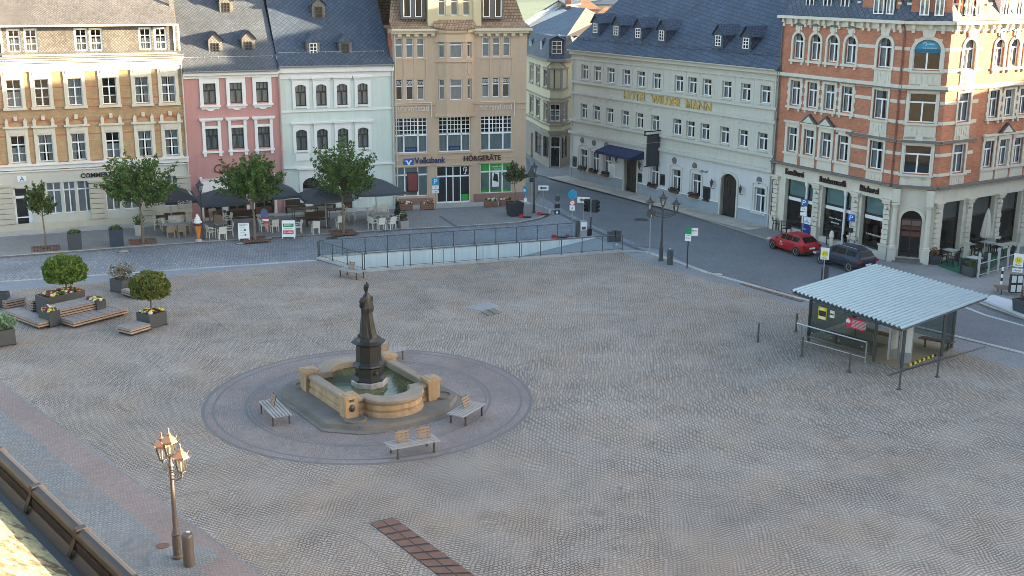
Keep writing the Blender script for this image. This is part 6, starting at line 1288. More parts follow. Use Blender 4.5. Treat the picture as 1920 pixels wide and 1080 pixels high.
def brickgable(F,u0,u1,ws,m,wn,zt):
    go=[]; 
    for a,b in ws: win(B7,F,(a,b,zR+.3,zR+2.3),'tee',ops=go,cur='net',y=.05)
    mb=MB(F.M @ Matrix.Translation((0,.25,0))); wall(mb,u0,u1,zR-.1,zR+2.7,go,.15)
    n=4; w=u1-u0
    for k in range(n): mb.box(u0+w*.12*k+.05,u1-w*.12*k-.05,0,.4,zR+2.7+k*.55,zR+2.7+(k+1)*.55)
    mb.face([(u0,0,zR-.1),(u0,1.5,zR-.1),(u0,1.5,zR+2.7),(u0,0,zR+2.7)]); mb.face([(u1,0,zR-.1),(u1,1.5,zR-.1),(u1,1.5,zR+2.7),(u1,0,zR+2.7)])
    g=obj('stepped_gable',mb,m,B7); it=[]
    for k in range(n): it+=[(u0+w*.12*k-.05,u0+w*.12*(k+1),zR+2.7+k*.55-.0,zR+2.7+k*.55+.1,-.15),(u1-w*.12*(k+1),u1-w*.12*k+.05,zR+2.7+k*.55,zR+2.7+k*.55+.1,-.15)]
    for k in range(2):
        for u,s in ((u0,1),(u1,-1)): it.append((u-.25 if s>0 else u-.02,u+.02 if s>0 else u+.25,zR+.9+k*.9,zR+1.02+k*.9,-.1))
    bandobj(B7,F,it,'gable_coping',M_TRIM)
gA0,gA1=FA_.px(1617,15,-.25)[0],FA_.px(1688,15,-.25)[0]
a=[FA_.px(x,15,-.25)[0] for x in (1642,1661,1666,1680)]; brickgable(FA_,gA0,gA1,[(a[0],a[1]),(a[2],a[3])],M_REDB,2,1)
a=[FB_.px(x,15,-.25)[0] for x in (1727,1741,1754,1771)]; brickgable(FB_,.1,FB_.L-.1,[(a[0]-.06,a[1]+.06),(a[2]-.02,a[3])],M_REDB,2,1)
a=[FC_.px(x,15,-.25)[0] for x in (1797,1850)]; w_=(a[1]-a[0]); brickgable(FC_,a[0],a[1],[(a[0]+w_*.18,a[0]+w_*.42),(a[0]+w_*.55,a[0]+w_*.79)],M_REDB,2,1)
for px in (1884,1908): u,z=FC_.px(px,20,-.25); gable_dormer(B7,FC_,u,.2,zR-.1,1.0,2.3,.5,1.6,M_WTRIM,M_SLATE,'tee',.6,1.6)
# ---------------- unseen houses added on the right side, shaped to shade the square
M_CRE=MATS['pale_render']
def rowhouse(label,x,y0,y1,ze,rh,m):
    t=thing('terrace_house',label,'building',(x,(y0+y1)/2,0)); F=Facade((x,y1),(x,y0)); o_=[]; n=max(2,int(F.L/2.4))
    for k in range(n):
        u=(k+.5)*F.L/n
        for zz in (1.2,4.8,8.0):
            if zz+1.9<ze: r=(u-.5,u+.5,zz,zz+1.8); o_.append(r); M=F.M @ Matrix.Translation((u,.13,zz)); obj('window',frame_mesh(1.0,1.8,'tee',M_WFR),None,t,M); mb=MB(M); mb.face([(-.5,.03,0),(.5,.03,0),(.5,.03,1.8),(-.5,.03,1.8)]); obj('pane',mb,M_DPANE,t)
    mb=MB(F.M); wall(mb,0,F.L,0,ze,o_); D=10
    for u in (0,F.L): mb.face([(u,0,0),(u,D,0),(u,D,ze),(u,D/2,ze+rh),(u,0,ze)])
    mb.face([(0,D,0),(F.L,D,0),(F.L,D,ze),(0,D,ze)]); obj('wall',mb,m,t)
    slope(t,'roof',M_SLATE,F,[[(-.2,-.4,ze),(F.L+.2,-.4,ze),(F.L+.2,D/2,ze+rh),(-.2,D/2,ze+rh)],[(-.2,D+.4,ze),(F.L+.2,D+.4,ze),(F.L+.2,D/2,ze+rh),(-.2,D/2,ze+rh)]])
rowhouse('cream terrace house on the right side of the square, first from the front',47,31.9,41,9.5,3.0,M_CRE); rowhouse('tan terrace house on the right side of the square, second from the front',48,41,50,12.5,4.5,M_TAN); rowhouse('mint terrace house on the right side of the square, third from the front',48.5,50,58,11.8,4,M_MINT); rowhouse('tall cream terrace house facing the brick corner house',49,58,69.2,14.2,3.2,M_YCR); rowhouse('pink terrace house facing the side of the brick corner house',50,69.2,84,11.8,3.0,M_PINK); rowhouse('grey terrace house furthest up the right side street',52,84,104,11.5,3.4,M_HOT)
rowhouse('yellow house behind the hotel in the side street',20,112,134,11,4,M_YCR)  # unseen, added to keep the sun off the cream corner house
# ---------------- town hall wing under the camera: gutter, roof, wall
ga=G(0,855,14.0); gb=G(235,1080,14.0); gd=(gb-ga).normalized(); gn=Vector((-gd.y,gd.x,0))   # outward
if gn.x<0: gn=-gn
TH=thing('town_hall','lichen covered roof edge with a brown box gutter at the lower left corner','building',(ga.x,ga.y,0))
def TP_(s,o,z): v=ga+gd*s+gn*o; return Vector((v.x,v.y,z))
s0,s1=-26,14
M_GUT=mat('brown_gutter',(.042,.034,.037),.5,.25,2,.1);  # gutter colour darkened to stand for shade lying over it
mb=MB(); prof=[(0+.045*math.cos(a),14.0+.045*math.sin(a)) for a in [R(-60)+R(300)*i/10 for i in range(11)]]
mb.smooth=True; mb.ring([[TP_(s,o,z) for o,z in prof] for s in (s0,s1)],True,True); mb.smooth=False
ch=[(-.045,13.98),(-.05,13.92),(-.09,13.87),(-.15,13.86),(-.2,13.9),(-.21,13.88),(-.15,13.83),(-.08,13.84),(-.03,13.9),(-.02,13.97)]
mb.ring([[TP_(s,o,z) for o,z in ch] for s in (s0,s1)],True,True); gt=obj('gutter',mb,M_GUT,TH)
k=-1.2
st=(G(150,1010,14)-G(60,930,14)).length; b0_=(G(60,925,14)-ga).dot(gd)
for i in range(-12,10):
    s=b0_+i*st
    if s<s0+.2 or s>s1-.2: continue
    mb=MB(); 
    pts=[(.047,13.97),(.05,14.02),(.02,14.05),(-.035,14.045),(-.05,13.98),(-.085,13.9)]
    mb.ring([[TP_(s+d,o,z) for o,z in pts] + [TP_(s+d,o-.012*(1 if o<0 else -1)*0,z-.012) for o,z in reversed(pts)] for d in (-.022,.022)],True,True); obj('gutter_bracket',mb,M_GUT,TH)
mr_,tr_,nr_,br_=nodes('lichen_tiles'); p_=geo(tr_); f1=ramp(tr_,noise(tr_,p_,9,5,.65),((.42,0),(.52,1))); f2=noise(tr_,p_,40,3)
c_1=mixc(tr_,f1,(.15,.10,.06),(.42,.37,.2)); lk(tr_,mixc(tr_,1.0,c_1,ramp(tr_,f2,((.3,.7),(.7,1.25))),'MULTIPLY'),br_.inputs['Base Color']); br_.inputs['Roughness'].default_value=.95; bump(tr_,br_,noise(tr_,p_,14,5,.7),.9,.05)
mb=MB(); T0=math.tan(R(34)); nrow=22; tw=.28
for i in range(nrow):
    o0=-.16-i*.2; o1=o0-.24; zA_=13.88+(-.16-o0)*T0; zB_=13.88+(-.16-o1)*T0
    mb.ring([[TP_(s0,o0,zA_+.035),TP_(s1,o0,zA_+.035),TP_(s1,o1,zB_+.012),TP_(s0,o1,zB_+.012)],[TP_(s0,o0,zA_),TP_(s1,o0,zA_),TP_(s1,o1,zB_-.02),TP_(s0,o1,zB_-.02)]],True,True)
obj('roof',mb,mr_,TH)
mb=MB(); mb.face([TP_(s0,-.4,0),TP_(s1,-.4,0),TP_(s1,-.4,13.5),TP_(s0,-.4,13.5)]); mb.face([TP_(s0,-.4,0),TP_(s0,-9,0),TP_(s0,-9,13.5),TP_(s0,-4.9,16.4),TP_(s0,-.4,13.4)]); mb.face([TP_(s1,-.4,0),TP_(s1,-9,0),TP_(s1,-9,13.5),TP_(s1,-4.9,16.4),TP_(s1,-.4,13.4)]); mb.face([TP_(s0,-9,0),TP_(s1,-9,0),TP_(s1,-9,13.5),TP_(s0,-9,13.5)]); obj('wall',mb,mat('grey_stone_block',(.09,.085,.08),.9,.2),TH)  # wall stone darkened in colour for shade, so its reflections stay dim
mb=MB(); mb.face([TP_(s0,-9.3,13.4),TP_(s1,-9.3,13.4),TP_(s1,-4.7,16.45),TP_(s0,-4.7,16.45)]); obj('back_roof',mb,mr_,TH)
mb=MB(); mb.box(-30,34,-17,-6,0,25); mb.face([(-30.5,-5.5,25),(34.5,-5.5,25),(34.5,-11.5,30),(-30.5,-11.5,30)]); mb.face([(-30.5,-17.5,25),(34.5,-17.5,25),(34.5,-11.5,30),(-30.5,-11.5,30)]); obj('main_block',mb,mat('grey_stone_block',(.25,.24,.22),.9,.2),TH)  # unseen block added behind the camera so corner windows reflect something dark
# ---------------- far hill
hm=MB(); hm.smooth=True; X_=[-700+i*50 for i in range(41)]; Y_=[420,520,640,780,860]
def hz(x,y): 
    t=(y-420)/440; return -.5+ (34+14*math.exp(-((x-60)/260)**2))*(t*t*(3-2*t))+3*math.sin(x*.02)*t
for x0,x1 in zip(X_,X_[1:]):
    for y0,y1 in zip(Y_,Y_[1:]): hm.face([(x0,y0,hz(x0,y0)),(x1,y0,hz(x1,y0)),(x1,y1,hz(x1,y1)),(x0,y1,hz(x0,y1))])
struct('hill',hm,mat('hill_meadow',(.17,.21,.15),.95,.35,.02),'pale green hill beyond the roofs')
# ================================================================ TREES AND PLANTS
def leafmat(name,c1,c2,c3):
    m,t,n,b=nodes(name); p=geo(t); oi=n.new('ShaderNodeTexCoord'); f=noise(t,p,7,3,.7); c=ramp(t,f,((.3,c1),(.52,c2),(.72,c3))); lk(t,c,b.inputs['Base Color']); b.inputs['Roughness'].default_value=.55; b.inputs['Specular IOR Level'].default_value=.3
    tl=n.new('ShaderNodeBsdfTranslucent'); lk(t,c,tl.inputs[0]); mx=n.new('ShaderNodeMixShader'); mx.inputs[0].default_value=.3; lk(t,b.outputs[0],mx.inputs[1]); lk(t,tl.outputs[0],mx.inputs[2]); lk(t,mx.outputs[0],n['Material Output'].inputs[0]); MATS[name]=m; return m
L_DK=leafmat('hornbeam_leaves',(.042,.088,.02),(.075,.145,.033),(.15,.22,.06)); L_YG=leafmat('maple_leaves',(.06,.12,.015),(.13,.2,.03),(.22,.28,.05)); L_YG2=leafmat('bronze_maple_leaves',(.075,.1,.022),(.15,.175,.04),(.23,.23,.06)); L_OL=leafmat('olive_leaves',(.05,.07,.03),(.1,.125,.055),(.17,.19,.09))
L_YO=leafmat('young_leaves',(.05,.09,.02),(.1,.15,.04),(.17,.2,.07)); L_DRY=leafmat('dry_shrub_leaves',(.14,.12,.08),(.24,.2,.15),(.16,.2,.08)); L_LAV=leafmat('lavender_leaves',(.12,.2,.1),(.22,.33,.18),(.3,.42,.26)); L_CON=leafmat('conifer_needles',(.015,.035,.02),(.03,.055,.03),(.05,.08,.04)); L_RED=leafmat('reddish_leaves',(.1,.05,.04),(.18,.09,.06),(.12,.13,.06))
M_BARK=mat('bark',(.17,.135,.10),.9,.3,6)
def leaves(pts,size,rr,name='crown',asp=.6,up=0):
    n=len(pts); P=np.array(pts); A=rr.normal(size=(n,3)); A[:,2]+=up; A/=np.linalg.norm(A,axis=1)[:,None]; B=np.cross(A,rr.normal(size=(n,3))); B/=np.linalg.norm(B,axis=1)[:,None]
    s=size*rr.uniform(.6,1.25,(n,1)); a=A*s; b=B*s*asp; V=np.stack([P-a,P+b*.9,P+a,P-b*.9],1).reshape(-1,3)
    me=bpy.data.meshes.new(name); me.vertices.add(4*n); me.vertices.foreach_set('co',V.ravel()); me.loops.add(4*n); me.loops.foreach_set('vertex_index',np.arange(4*n)); me.polygons.add(n); me.polygons.foreach_set('loop_start',np.arange(0,4*n,4)); me.polygons.foreach_set('loop_total',np.full(n,4)); me.update(calc_edges=True); me.validate(); return me
def tree(p,h,cz,rx,rz,label,seed,m=L_DK,nb=130,nl=56,ls=.11,tr=.11,dens=1,name='tree',spiky=.3,grp=None,z0=.1):
    rr=np.random.default_rng(seed); t=thing(name,label,'tree',(p.x,p.y,z0),0,grp); M=Matrix.Translation((p.x,p.y,z0)); fork=cz-rz*.75
    mb=MB(M); mb.smooth=True; mb.tube([(0,0,0),(.03,.0,fork*.5),(-.02,.03,fork),(.02,.0,cz+rz*.35)],tr,8,None,tr*.3); pts=[]; 
    for i in range(nb):
        az=rr.uniform(0,2*PI); el=math.asin(rr.uniform(-.25,1)); d=np.array([math.cos(az)*math.cos(el),math.sin(az)*math.cos(el),math.sin(el)]); L=rr.uniform(.72,1.0)+ (rr.random()<spiky)*rr.uniform(0,.28)
        s=np.array([0,0,rr.uniform(fork,cz)]); e=np.array([0,0,cz])+d*np.array([rx,rx,rz])*L; mid=(s+e)/2+np.array([0,0,-.12*rz])+rr.normal(size=3)*.1
        if i%3==0: mb.tube([tuple(s),tuple(mid),tuple(e)],.03,4,None,.008)
        u=rr.uniform(.28,1,nl)**.8; q=((1-u)**2)[:,None]*s+(2*u*(1-u))[:,None]*mid+(u**2)[:,None]*e; q+=rr.normal(size=(nl,3))*(.05+.16*(1-u))[:,None]*np.array([rx,rx,rz])/2; pts.append(q)
    obj('trunk',mb,M_BARK,t); me=leaves(np.concatenate(pts),ls,rr); me.materials.append(m); obj('crown',me,None,t,M); return t
GT='street trees in front of the coloured houses'
tree(G(268,453,.1),5.8,3.75,2.4,2.1,'broad dark green street tree in front of the ochre brick bank',3,spiky=.6,grp=GT)
tree(G(478,449,.1),6,3.75,2.1,2.0,'dense rounded street tree in front of the pink cafe house',4,spiky=.5,grp=GT)
tree(G(644,436,.1),6.4,3.95,2.25,2.4,'spiky topped street tree in front of the mint green house',5,spiky=.75,nb=110,grp=GT)
tree(G(86,466,.1),4.4,3.0,.95,1.35,'small young street tree near the bank door at far left',6,L_YO,46,48,.12,.075,spiky=.5,grp=GT)
def gratebase(px,label,w=1.7):
    p=G(*px,.1); t=thing('tree_grate',label,'tree grate',(p.x,p.y,.1),R(22)); M=Matrix.Translation((p.x,p.y,.1)) @ Matrix.Rotation(R(22),4,'Z'); mb=MB(M); k=9
    for i in range(k): x=-w/2+w*i/k; mb.box(x+.01,x+w/k-.03,-w/2,-.22,.006,.03); mb.box(x+.01,x+w/k-.03,.22,w/2,.006,.03)
    mb.box(-w/2,-.22,-.2,.2,.006,.028); mb.box(.22,w/2,-.2,.2,.006,.028); obj('grating',mb,M_RUST,t); mb=MB(M); mb.box(-w/2,w/2,-w/2,w/2,.002,.006); obj('soil',mb,M_EARTH,t)
for px,l in (((268,453),'iron tree grate under the broad tree by the brick bank'),((478,449),'iron tree grate under the rounded tree by the cafe'),((644,436),'iron tree grate under the spiky tree by the mint house'),((86,466),'iron tree grate under the small young tree at far left')): gratebase(px,l)
def shellpts(rr,n,c,r,sh=.55,lo=-1):
    d=rr.normal(size=(n,3)); d/=np.linalg.norm(d,axis=1)[:,None]; q=rr.uniform(sh,1,(n,1))**.6; d=d*q; d=d[d[:,2]>lo]; lump=1+.1*np.sin(7*d[:,0]+1)*np.cos(6*d[:,1])+.06*np.sin(11*d[:,2]); return np.array(c)+d*lump[:,None]*np.array(r)
def plantmesh(c,r,n,ls,m,seed,sh=.3,lo=-.6,up=0): 
    rr=np.random.default_rng(seed); me=leaves(shellpts(rr,n,c,r,sh,lo),ls,rr,'plant',.6,up); me.materials.append(m); return me
FLC=[mat('yellow_petals',(.65,.5,.03),.7,.2,9),mat('orange_petals',(.6,.16,.02),.7,.2,9),mat('white_petals',(.65,.6,.5),.7,.1,9),mat('wine_petals',(.14,.03,.04),.7,.3,9),mat('flower_leaves',(.05,.08,.025),.8,.4,9)]
def flowers(parent,corners,z,n,seed,cols=(0,1,2,3,4,4,3)):
    rr=random.Random(seed); mb=MB(); a,b,c,d=corners
    for i in range(n):
        u,v=rr.uniform(.07,.93),rr.uniform(.1,.9); p=a.lerp(b,u).lerp(d.lerp(c,u),v); r=rr.uniform(.06,.13); mb.ball((p.x,p.y,z+rr.uniform(0,.1)),r,6,rr.choice(cols),1,1,.7)
    return obj('flowers',mb,FLC,parent)
def rectfix(p):   # four measured corners -> clean parallelogram
    c=sum(p,Vector((0,0,0)))/4; u=((p[1]-p[0])+(p[2]-p[3]))/2; v=((p[3]-p[0])+(p[2]-p[1]))/2; n=Vector((-u.y,u.x,0)).normalized(); v=n*(v.dot(n)); return [c-u/2-v/2,c+u/2-v/2,c+u/2+v/2,c-u/2+v/2]
def boxplanter(px,z,label,soil=True,base=.0,grp='grey metal planters on the square',name='planter'):
    q=rectfix([G(*p,z) for p in px]); c=sum(q,Vector((0,0,0)))/4; t=thing(name,label,'planter',(c.x,c.y,base),0,grp); mb=MB()
    inn=[x.lerp(c,.07) for x in q]; rg=lambda pts,zz:[(x.x,x.y,zz) for x in pts]
    mb.ring([rg([x.lerp(c,.02) for x in q],base+.05),rg(q,base+.06),rg(q,z),rg(inn,z),rg(inn,z-.08)],True,False); 
    e1=(q[1]-q[0]); 
    for x in q: y=x.lerp(c,.06); mb.box(y.x-.05,y.x+.05,y.y-.05,y.y+.05,base,base+.06)
    obj('box',mb,M_ANTH,t); mb=MB(); mb.face(rg(inn,z-.06)); obj('soil',mb,M_EARTH,t); return t,q,c
def deck(px,z,label,layers=3,grp='slatted timber seats between the planters',th=.07,gap=.055):
    q=rectfix([G(*p,z) for p in px]); c=sum(q,Vector((0,0,0)))/4; t=thing('timber_deck',label,'timber deck',(c.x,c.y,0),0,grp); rg=lambda pts,zz:[(x.x,x.y,zz) for x in pts]
    n=7; mb=MB(); L=(q[1]-q[0]).length; W=(q[3]-q[0]).length
    for i in range(n):
        f0,f1=i/n+.006,(i+1)/n-.006; P=[q[0].lerp(q[3],f0),q[1].lerp(q[2],f0),q[1].lerp(q[2],f1),q[0].lerp(q[3],f1)]; mb.ring([rg(P,z-.04),rg(P,z)])
    obj('slats',mb,M_DECK,t); 
    k=0; zz=z-.05
    while zz-th>.02 and k<layers:
        mb=MB(); o=[x.lerp(c,0) for x in q]; i2=[x.lerp(c,.12) for x in q]; mb.ring([rg(o,zz-th),rg(o,zz),rg(i2,zz),rg(i2,zz-th),rg(o,zz-th)],True,False); obj('side_board',mb,M_BOARD,t); zz-=th+gap; k+=1
    mb=MB(); i3=[x.lerp(c,.14) for x in q]; mb.ring([rg(i3,0.02),rg(i3,z-.045)]); obj('frame',mb,M_BLACK,t); return t  # black core put in to darken the gaps between boards as shade
M_DECK=mat('weathered_deck',(.27,.235,.22),.85,.3,4); M_BOARD=mat('reddish_side_boards',(.40,.27,.2),.8,.2,3)
deck([(9.5,583),(75,606),(94,599),(31,575)],.38,'long low timber deck at the left of the seat group'); deck([(112,597),(137.5,603),(240.6,578),(205,567)],.38,'long low timber deck along the front of the seat group'); deck([(90,573),(111.7,581),(182,564),(157,556.5)],.82,'raised pale timber deck in the middle of the seat group',5)
deck([(218,611.5),(246,618),(281,607),(254,600)],.38,'small timber seat in front of the planter with the right ball tree'); deck([(228,542),(252.7,550.5),(276,544),(250,537)],.38,'small timber seat half hidden behind the right ball tree'); deck([(-8,558),(12,566),(47,556.5),(26,549)],.42,'timber seat beside the planter at the left edge')
deck([(56,563),(61,565),(72,562),(66,560)],.6,'narrow slatted timber crate left of the long flower planter',4)
t,q,c=boxplanter([(65,553),(89,560),(157,543),(137,537)],.95,'long planter full of orange and yellow flowers under the left ball tree'); flowers(t,q,.93,150,1)
TB=c+ (q[2]-q[0])*.13
t,q,c=boxplanter([(70.5,579),(93,585),(111,580),(91,574)],.84,'small planter with yellow and white flowers between two timber decks'); flowers(t,q,.82,45,2,(0,2,2,4,3))
t,q,c=boxplanter([(160,560),(182,566),(197.5,561),(176,556)],.84,'small flower planter at the right end of the raised deck'); flowers(t,q,.82,40,3,(0,2,4,3))
t,q,c=boxplanter([(254,585),(279.4,591.7),(313,583),(288,577)],.72,'square planter with pale flowers and the right ball tree'); flowers(t,q,.7,34,4,(0,2,3,3,4)); TC=c
t,q,c=boxplanter([(206,523),(228,527),(252,521),(228,516)],.72,'square planter with a dry shrub behind the right ball tree'); tag(obj('shrub',plantmesh((0,0,.3),(.75,.75,.5),420,.09,L_DRY,11,.1,-.5,1),None,None,Matrix.Translation((c.x,c.y,.8))),'dry brown and green shrub growing in the square planter behind the timber seat','shrub')
t,q,c=boxplanter([(-30,553),(9.5,550),(20,546),(-15,545)],.75,'grey planter cut by the left edge of the photo, behind the timber deck')
t,q,c=boxplanter([(-32,628),(27.5,616),(8,604),(-45,612)],.78,'large grey planter with lavender at the lower left edge'); tag(obj('lavender',plantmesh((0,0,.2),(1.0,.5,.5),700,.1,L_LAV,12,.1,-.4,2),None,None,Matrix.Translation((c.x+.1,c.y,.85))),'pale green lavender bush in the large planter at the lower left edge','shrub')
def balltree(p,z,tz,rx,rz,label,m,seed):
    t=thing('ball_tree',label,'tree',(p.x,p.y,z),0,'ball shaped maples in planters'); M=Matrix.Translation((p.x,p.y,z)); mb=MB(M); mb.tube([(0,0,-.05),(.02,0,(tz-z)*.5),(0,0,tz-z)],.05,7,None,.035)
    for k in range(8): a=k*PI/4; mb.tube([(0,0,tz-z-.2),(rx*.6*math.cos(a),rx*.6*math.sin(a),tz-z+.15)],.02,4)
    obj('trunk',mb,M_BARK,t); rr=np.random.default_rng(seed); d=shellpts(rr,4600,(0,0,0),(rx,rx,rz),.68,-.62); d=d[d[:,2]>-rz*.55]; me=leaves(d,.105,rr,'crown',.8,.5); me.materials.append(m); obj('crown',me,None,t,M @ Matrix.Translation((0,0,tz-z))); return t
balltree(TB,.9,2.05,1.06,.82,'bright green ball shaped maple in the long flower planter',L_YG,21); balltree(TC,.68,1.98,.93,.78,'bronze green ball shaped maple in the right square planter',L_YG2,22)
def cubepot(px,w,h,label,z=.1,m=None,name='plant_pot',rz=22,tap=1.15,cat='plant pot',grp='square dark pots on the pavement'):
    p=G(*px,z); t=thing(name,label,cat,(p.x,p.y,z),R(rz),grp); M=Matrix.Translation((p.x,p.y,z)) @ Matrix.Rotation(R(rz),4,'Z'); a=w/2/tap; b=w/2; sq=lambda r,zz:[(-r,-r,zz),(r,-r,zz),(r,r,zz),(-r,r,zz)]
    mb=MB(M); mb.ring([sq(a,0),sq(b,h),sq(b*.86,h),sq(b*.86,h-.08)],True,False); obj('box',mb,m or M_ANTH,t); mb=MB(M); mb.face(sq(b*.88,h-.06)); obj('soil',mb,M_EARTH,t); return t,M
def shrubin(M,h,r,label,m,seed,n=260,name='shrub',ls=.08): return tag(obj(name,plantmesh((0,0,0),r,n,ls,m,seed,.1,-.5,.5),None,None,M @ Matrix.Translation((0,0,h+r[2]*.6))),label,'shrub')
t,M=cubepot((141,466),.85,1.05,'tall dark square pot with low plants, left of the pair by the street',tap=1.05); shrubin(M,1.0,(.36,.36,.14),'low green plants in the left tall dark pot',L_YO,31)
t,M=cubepot((219,460),.85,1.1,'tall navy square pot with low plants, right of the pair by the street',m=mat('navy_pot',(.03,.045,.075),.5,.15),tap=1.05); shrubin(M,1.05,(.36,.36,.16),'low green plants in the right tall navy pot',L_YO,32)
t,M=cubepot((262,441),.6,.75,'light stone pot with a box shrub behind the broad tree',m=M_GRAN); shrubin(M,.7,(.4,.4,.5),'dark box shrub in the stone pot behind the broad tree',L_DK,33)
t,M=cubepot((757,427),.62,.55,'wide stone trough with a bush at the cafe end by the beige bank',m=mat('stone_trough',(.33,.29,.27),.85,.2,3)); shrubin(M,.5,(.3,.3,.42),'bushy brown green plant in the stone trough',L_OL,34)
p=G(746,420,.1); t=thing('conifer','small dark conical conifer beside the stone trough','conifer',(p.x,p.y,.1)); M=Matrix.Translation((p.x,p.y,.1)); mb=MB(M); mb.lathe([(.18,0),(.22,.25),(.2,.25)],n=10); obj('pot',mb,M_ANTH,t); rr=np.random.default_rng(5); zz=rr.uniform(.2,1.6,700); a=rr.uniform(0,2*PI,700); r_=(.38*(1-(zz-.2)/1.45)+.03)*rr.uniform(.5,1,700); me=leaves(np.stack([r_*np.cos(a),r_*np.sin(a),zz],1),.07,rr); me.materials.append(L_CON); obj('crown',me,None,t,M)
t,M=cubepot((965,404),1.05,1.0,'big black tapered pot with an olive green tree at the rounded corner',m=mat('black_pot',(.03,.035,.045),.45,.1),tap=1.2,grp=None)
p=G(965,404,.1); tree(Vector((p.x,p.y,0)),3.6,2.05,.95,.95,'loose olive green tree growing in the big black pot',8,L_OL,60,36,.09,.05,name='potted_tree',z0=1.05)
def trough(px,w,label,rz=15,cols=(2,4,4,1)):
    p=G(*px,.1); t=thing('flower_trough',label,'flower box',(p.x,p.y,.1),R(rz),'wooden flower boxes by the beige bank'); M=Matrix.Translation((p.x,p.y,.1)) @ Matrix.Rotation(R(rz),4,'Z'); mb=MB(M)
    for k in range(3): mb.box(-w/2,w/2,-.2,.2,.06+k*.14,.18+k*.14)
    for x in (-w/2+.06,w/2-.06): mb.box(x-.05,x+.05,-.22,.22,0,.5)
    obj('box',mb,mat('reddish_wood',(.25,.12,.085),.8,.2,3),t); mb=MB(M); q=random.Random(px[0])
    for i in range(26): mb.ball((q.uniform(-w/2+.05,w/2-.05),q.uniform(-.15,.15),.5+q.uniform(0,.14)),q.uniform(.05,.1),6,q.choice(cols))
    obj('flowers',mb,FLC,t)
trough((761,394),1.0,'wooden flower box with white flowers under the shop window'); trough((801,393),1.0,'wooden flower box beside the parking sign'); trough((920,388),1.0,'wooden flower box left of the black potted tree'); trough((948,386),.9,'wooden flower box half hidden behind the black pot')
# ================================================================ CAFE
M_CHW=mat('white_plastic',(.66,.63,.56),.5,.06,3); M_CHT=mat('tan_wicker',(.33,.24,.16),.7,.2,6); M_CHD=mat('dark_wicker',(.03,.028,.027),.6,.2,6); M_TBL=mat('grey_table_top',(.3,.3,.29),.5,.15,4); M_DKW=mat('dark_brown_timber',(.06,.035,.025),.7,.25,4)
PROTO={}
def chair(p,rz,label,kind='white',grp='white garden chairs at the cafe'):
    m={'white':M_CHW,'tan':M_CHT,'dark':M_CHD}[kind]; M=Matrix.Translation(p) @ Matrix.Rotation(rz,4,'Z')
    if kind in PROTO: return dup(PROTO[kind],None,0,label,grp,M)
    t=thing('garden_chair' if kind=='white' else 'wicker_chair',label,'chair',p,rz,grp); mb=MB(M); mb.box(-.24,.24,-.22,.24,.41,.45); obj('seat',mb,m,t)
    mb=MB(M); mb.ring([[(-.24,-.2,.45),(.24,-.2,.45),(.24,-.17,.45),(-.24,-.17,.45)],[(-.25,-.31,.9),(.25,-.31,.9),(.25,-.28,.9),(-.25,-.28,.9)]]); obj('backrest',mb,m,t)
    for x in (-.22,.22):
        for y in (-.21,.21): mb=MB(M); mb.box(x-.025,x+.025,y-.025,y+.025,0,.41); obj('leg',mb,m,t)
        mb=MB(M); mb.tube([(x*1.1,-.26,.66),(x*1.15,.0,.67),(x*1.15,.22,.63),(x*1.1,.22,.44)],.025,6); obj('armrest',mb,m,t)
    PROTO[kind]=t; return t
def table(p,rz,label,w=.8,d=.8,m=None,grp='cafe tables',h=.74):
    t=thing('cafe_table',label,'table',p,rz,grp); M=Matrix.Translation(p) @ Matrix.Rotation(rz,4,'Z'); mb=MB(M); mb.box(-w/2,w/2,-d/2,d/2,h-.03,h); obj('table_top',mb,m or M_TBL,t)
    for x in (-1,1):
        for y in (-1,1): mb=MB(M); mb.box(x*(w/2-.06)-.025,x*(w/2-.06)+.025,y*(d/2-.06)-.025,y*(d/2-.06)+.025,0,h-.03); obj('leg',mb,M_DKST,t)
    return t
Z1=.104
def gp(px): p=G(*px,.1); return Vector((p.x,p.y,Z1))
F22=R(22)
for px,r,l in (((296,431),-90,'white garden chair in front of the brick bank, farthest left of the chairs'),((313,433),-80,'white garden chair beside the second table from the left'),((322,432),160,'white garden chair behind the grey table, left of two'),((335,431),190,'white garden chair behind the grey table, right of two'),((396,446),-75,'white garden chair just right of the lamp post'),((417,449),5,'white garden chair with its back to the street near the lamp post'),((431,443),85,'white garden chair facing left near the pavement board'),((428,423),100,'white garden chair beside the pole of the second umbrella'),
  ((494,434),-80,'white garden chair left of the feather flag'),((515,435),10,'white garden chair right behind the feather flag'),((559,437),90,'white garden chair right of the colourful pavement board'),((592,438),0,'cream garden chair standing alone with its back to the street'),((584,419),180,'cream garden chair at the dark timber table'),((581,402),175,'cream garden chair in the second row by the mint house'),((638,427),5,'white garden chair left of the spiky tree trunk'),((643,412),60,'white garden chair just behind the spiky tree trunk'),((660,413),80,'white garden chair right of the spiky tree trunk'),((638,400),180,'white garden chair in the back row behind the tree'),
  ((696,414),-120,'white garden chair at the big umbrella table, back left'),((709,409),180,'white garden chair at the big umbrella table, back middle'),((721,408),175,'white garden chair at the big umbrella table, back right'),((699,429),-60,'white garden chair at the big umbrella table, front left'),((715,431),0,'white garden chair at the big umbrella table, front middle'),((734,430),20,'white garden chair at the big umbrella table, front right'),((745,424),90,'white garden chair at the right end of the big umbrella table')):
    chair(gp(px),F22+R(r),l)
for px,r,l in (((321,446),0,'tan wicker chair in front of the grey table, left of two'),((341,445),5,'tan wicker chair in front of the grey table, right of two'),((400,416),180,'tan wicker chair behind the second umbrella pole'),((410,429),175,'tan wicker chair beside the second umbrella table'),((352,440),70,'tan wicker chair at the right end of the grey table')): chair(gp(px),F22+R(r),l,'tan','tan wicker chairs at the cafe')
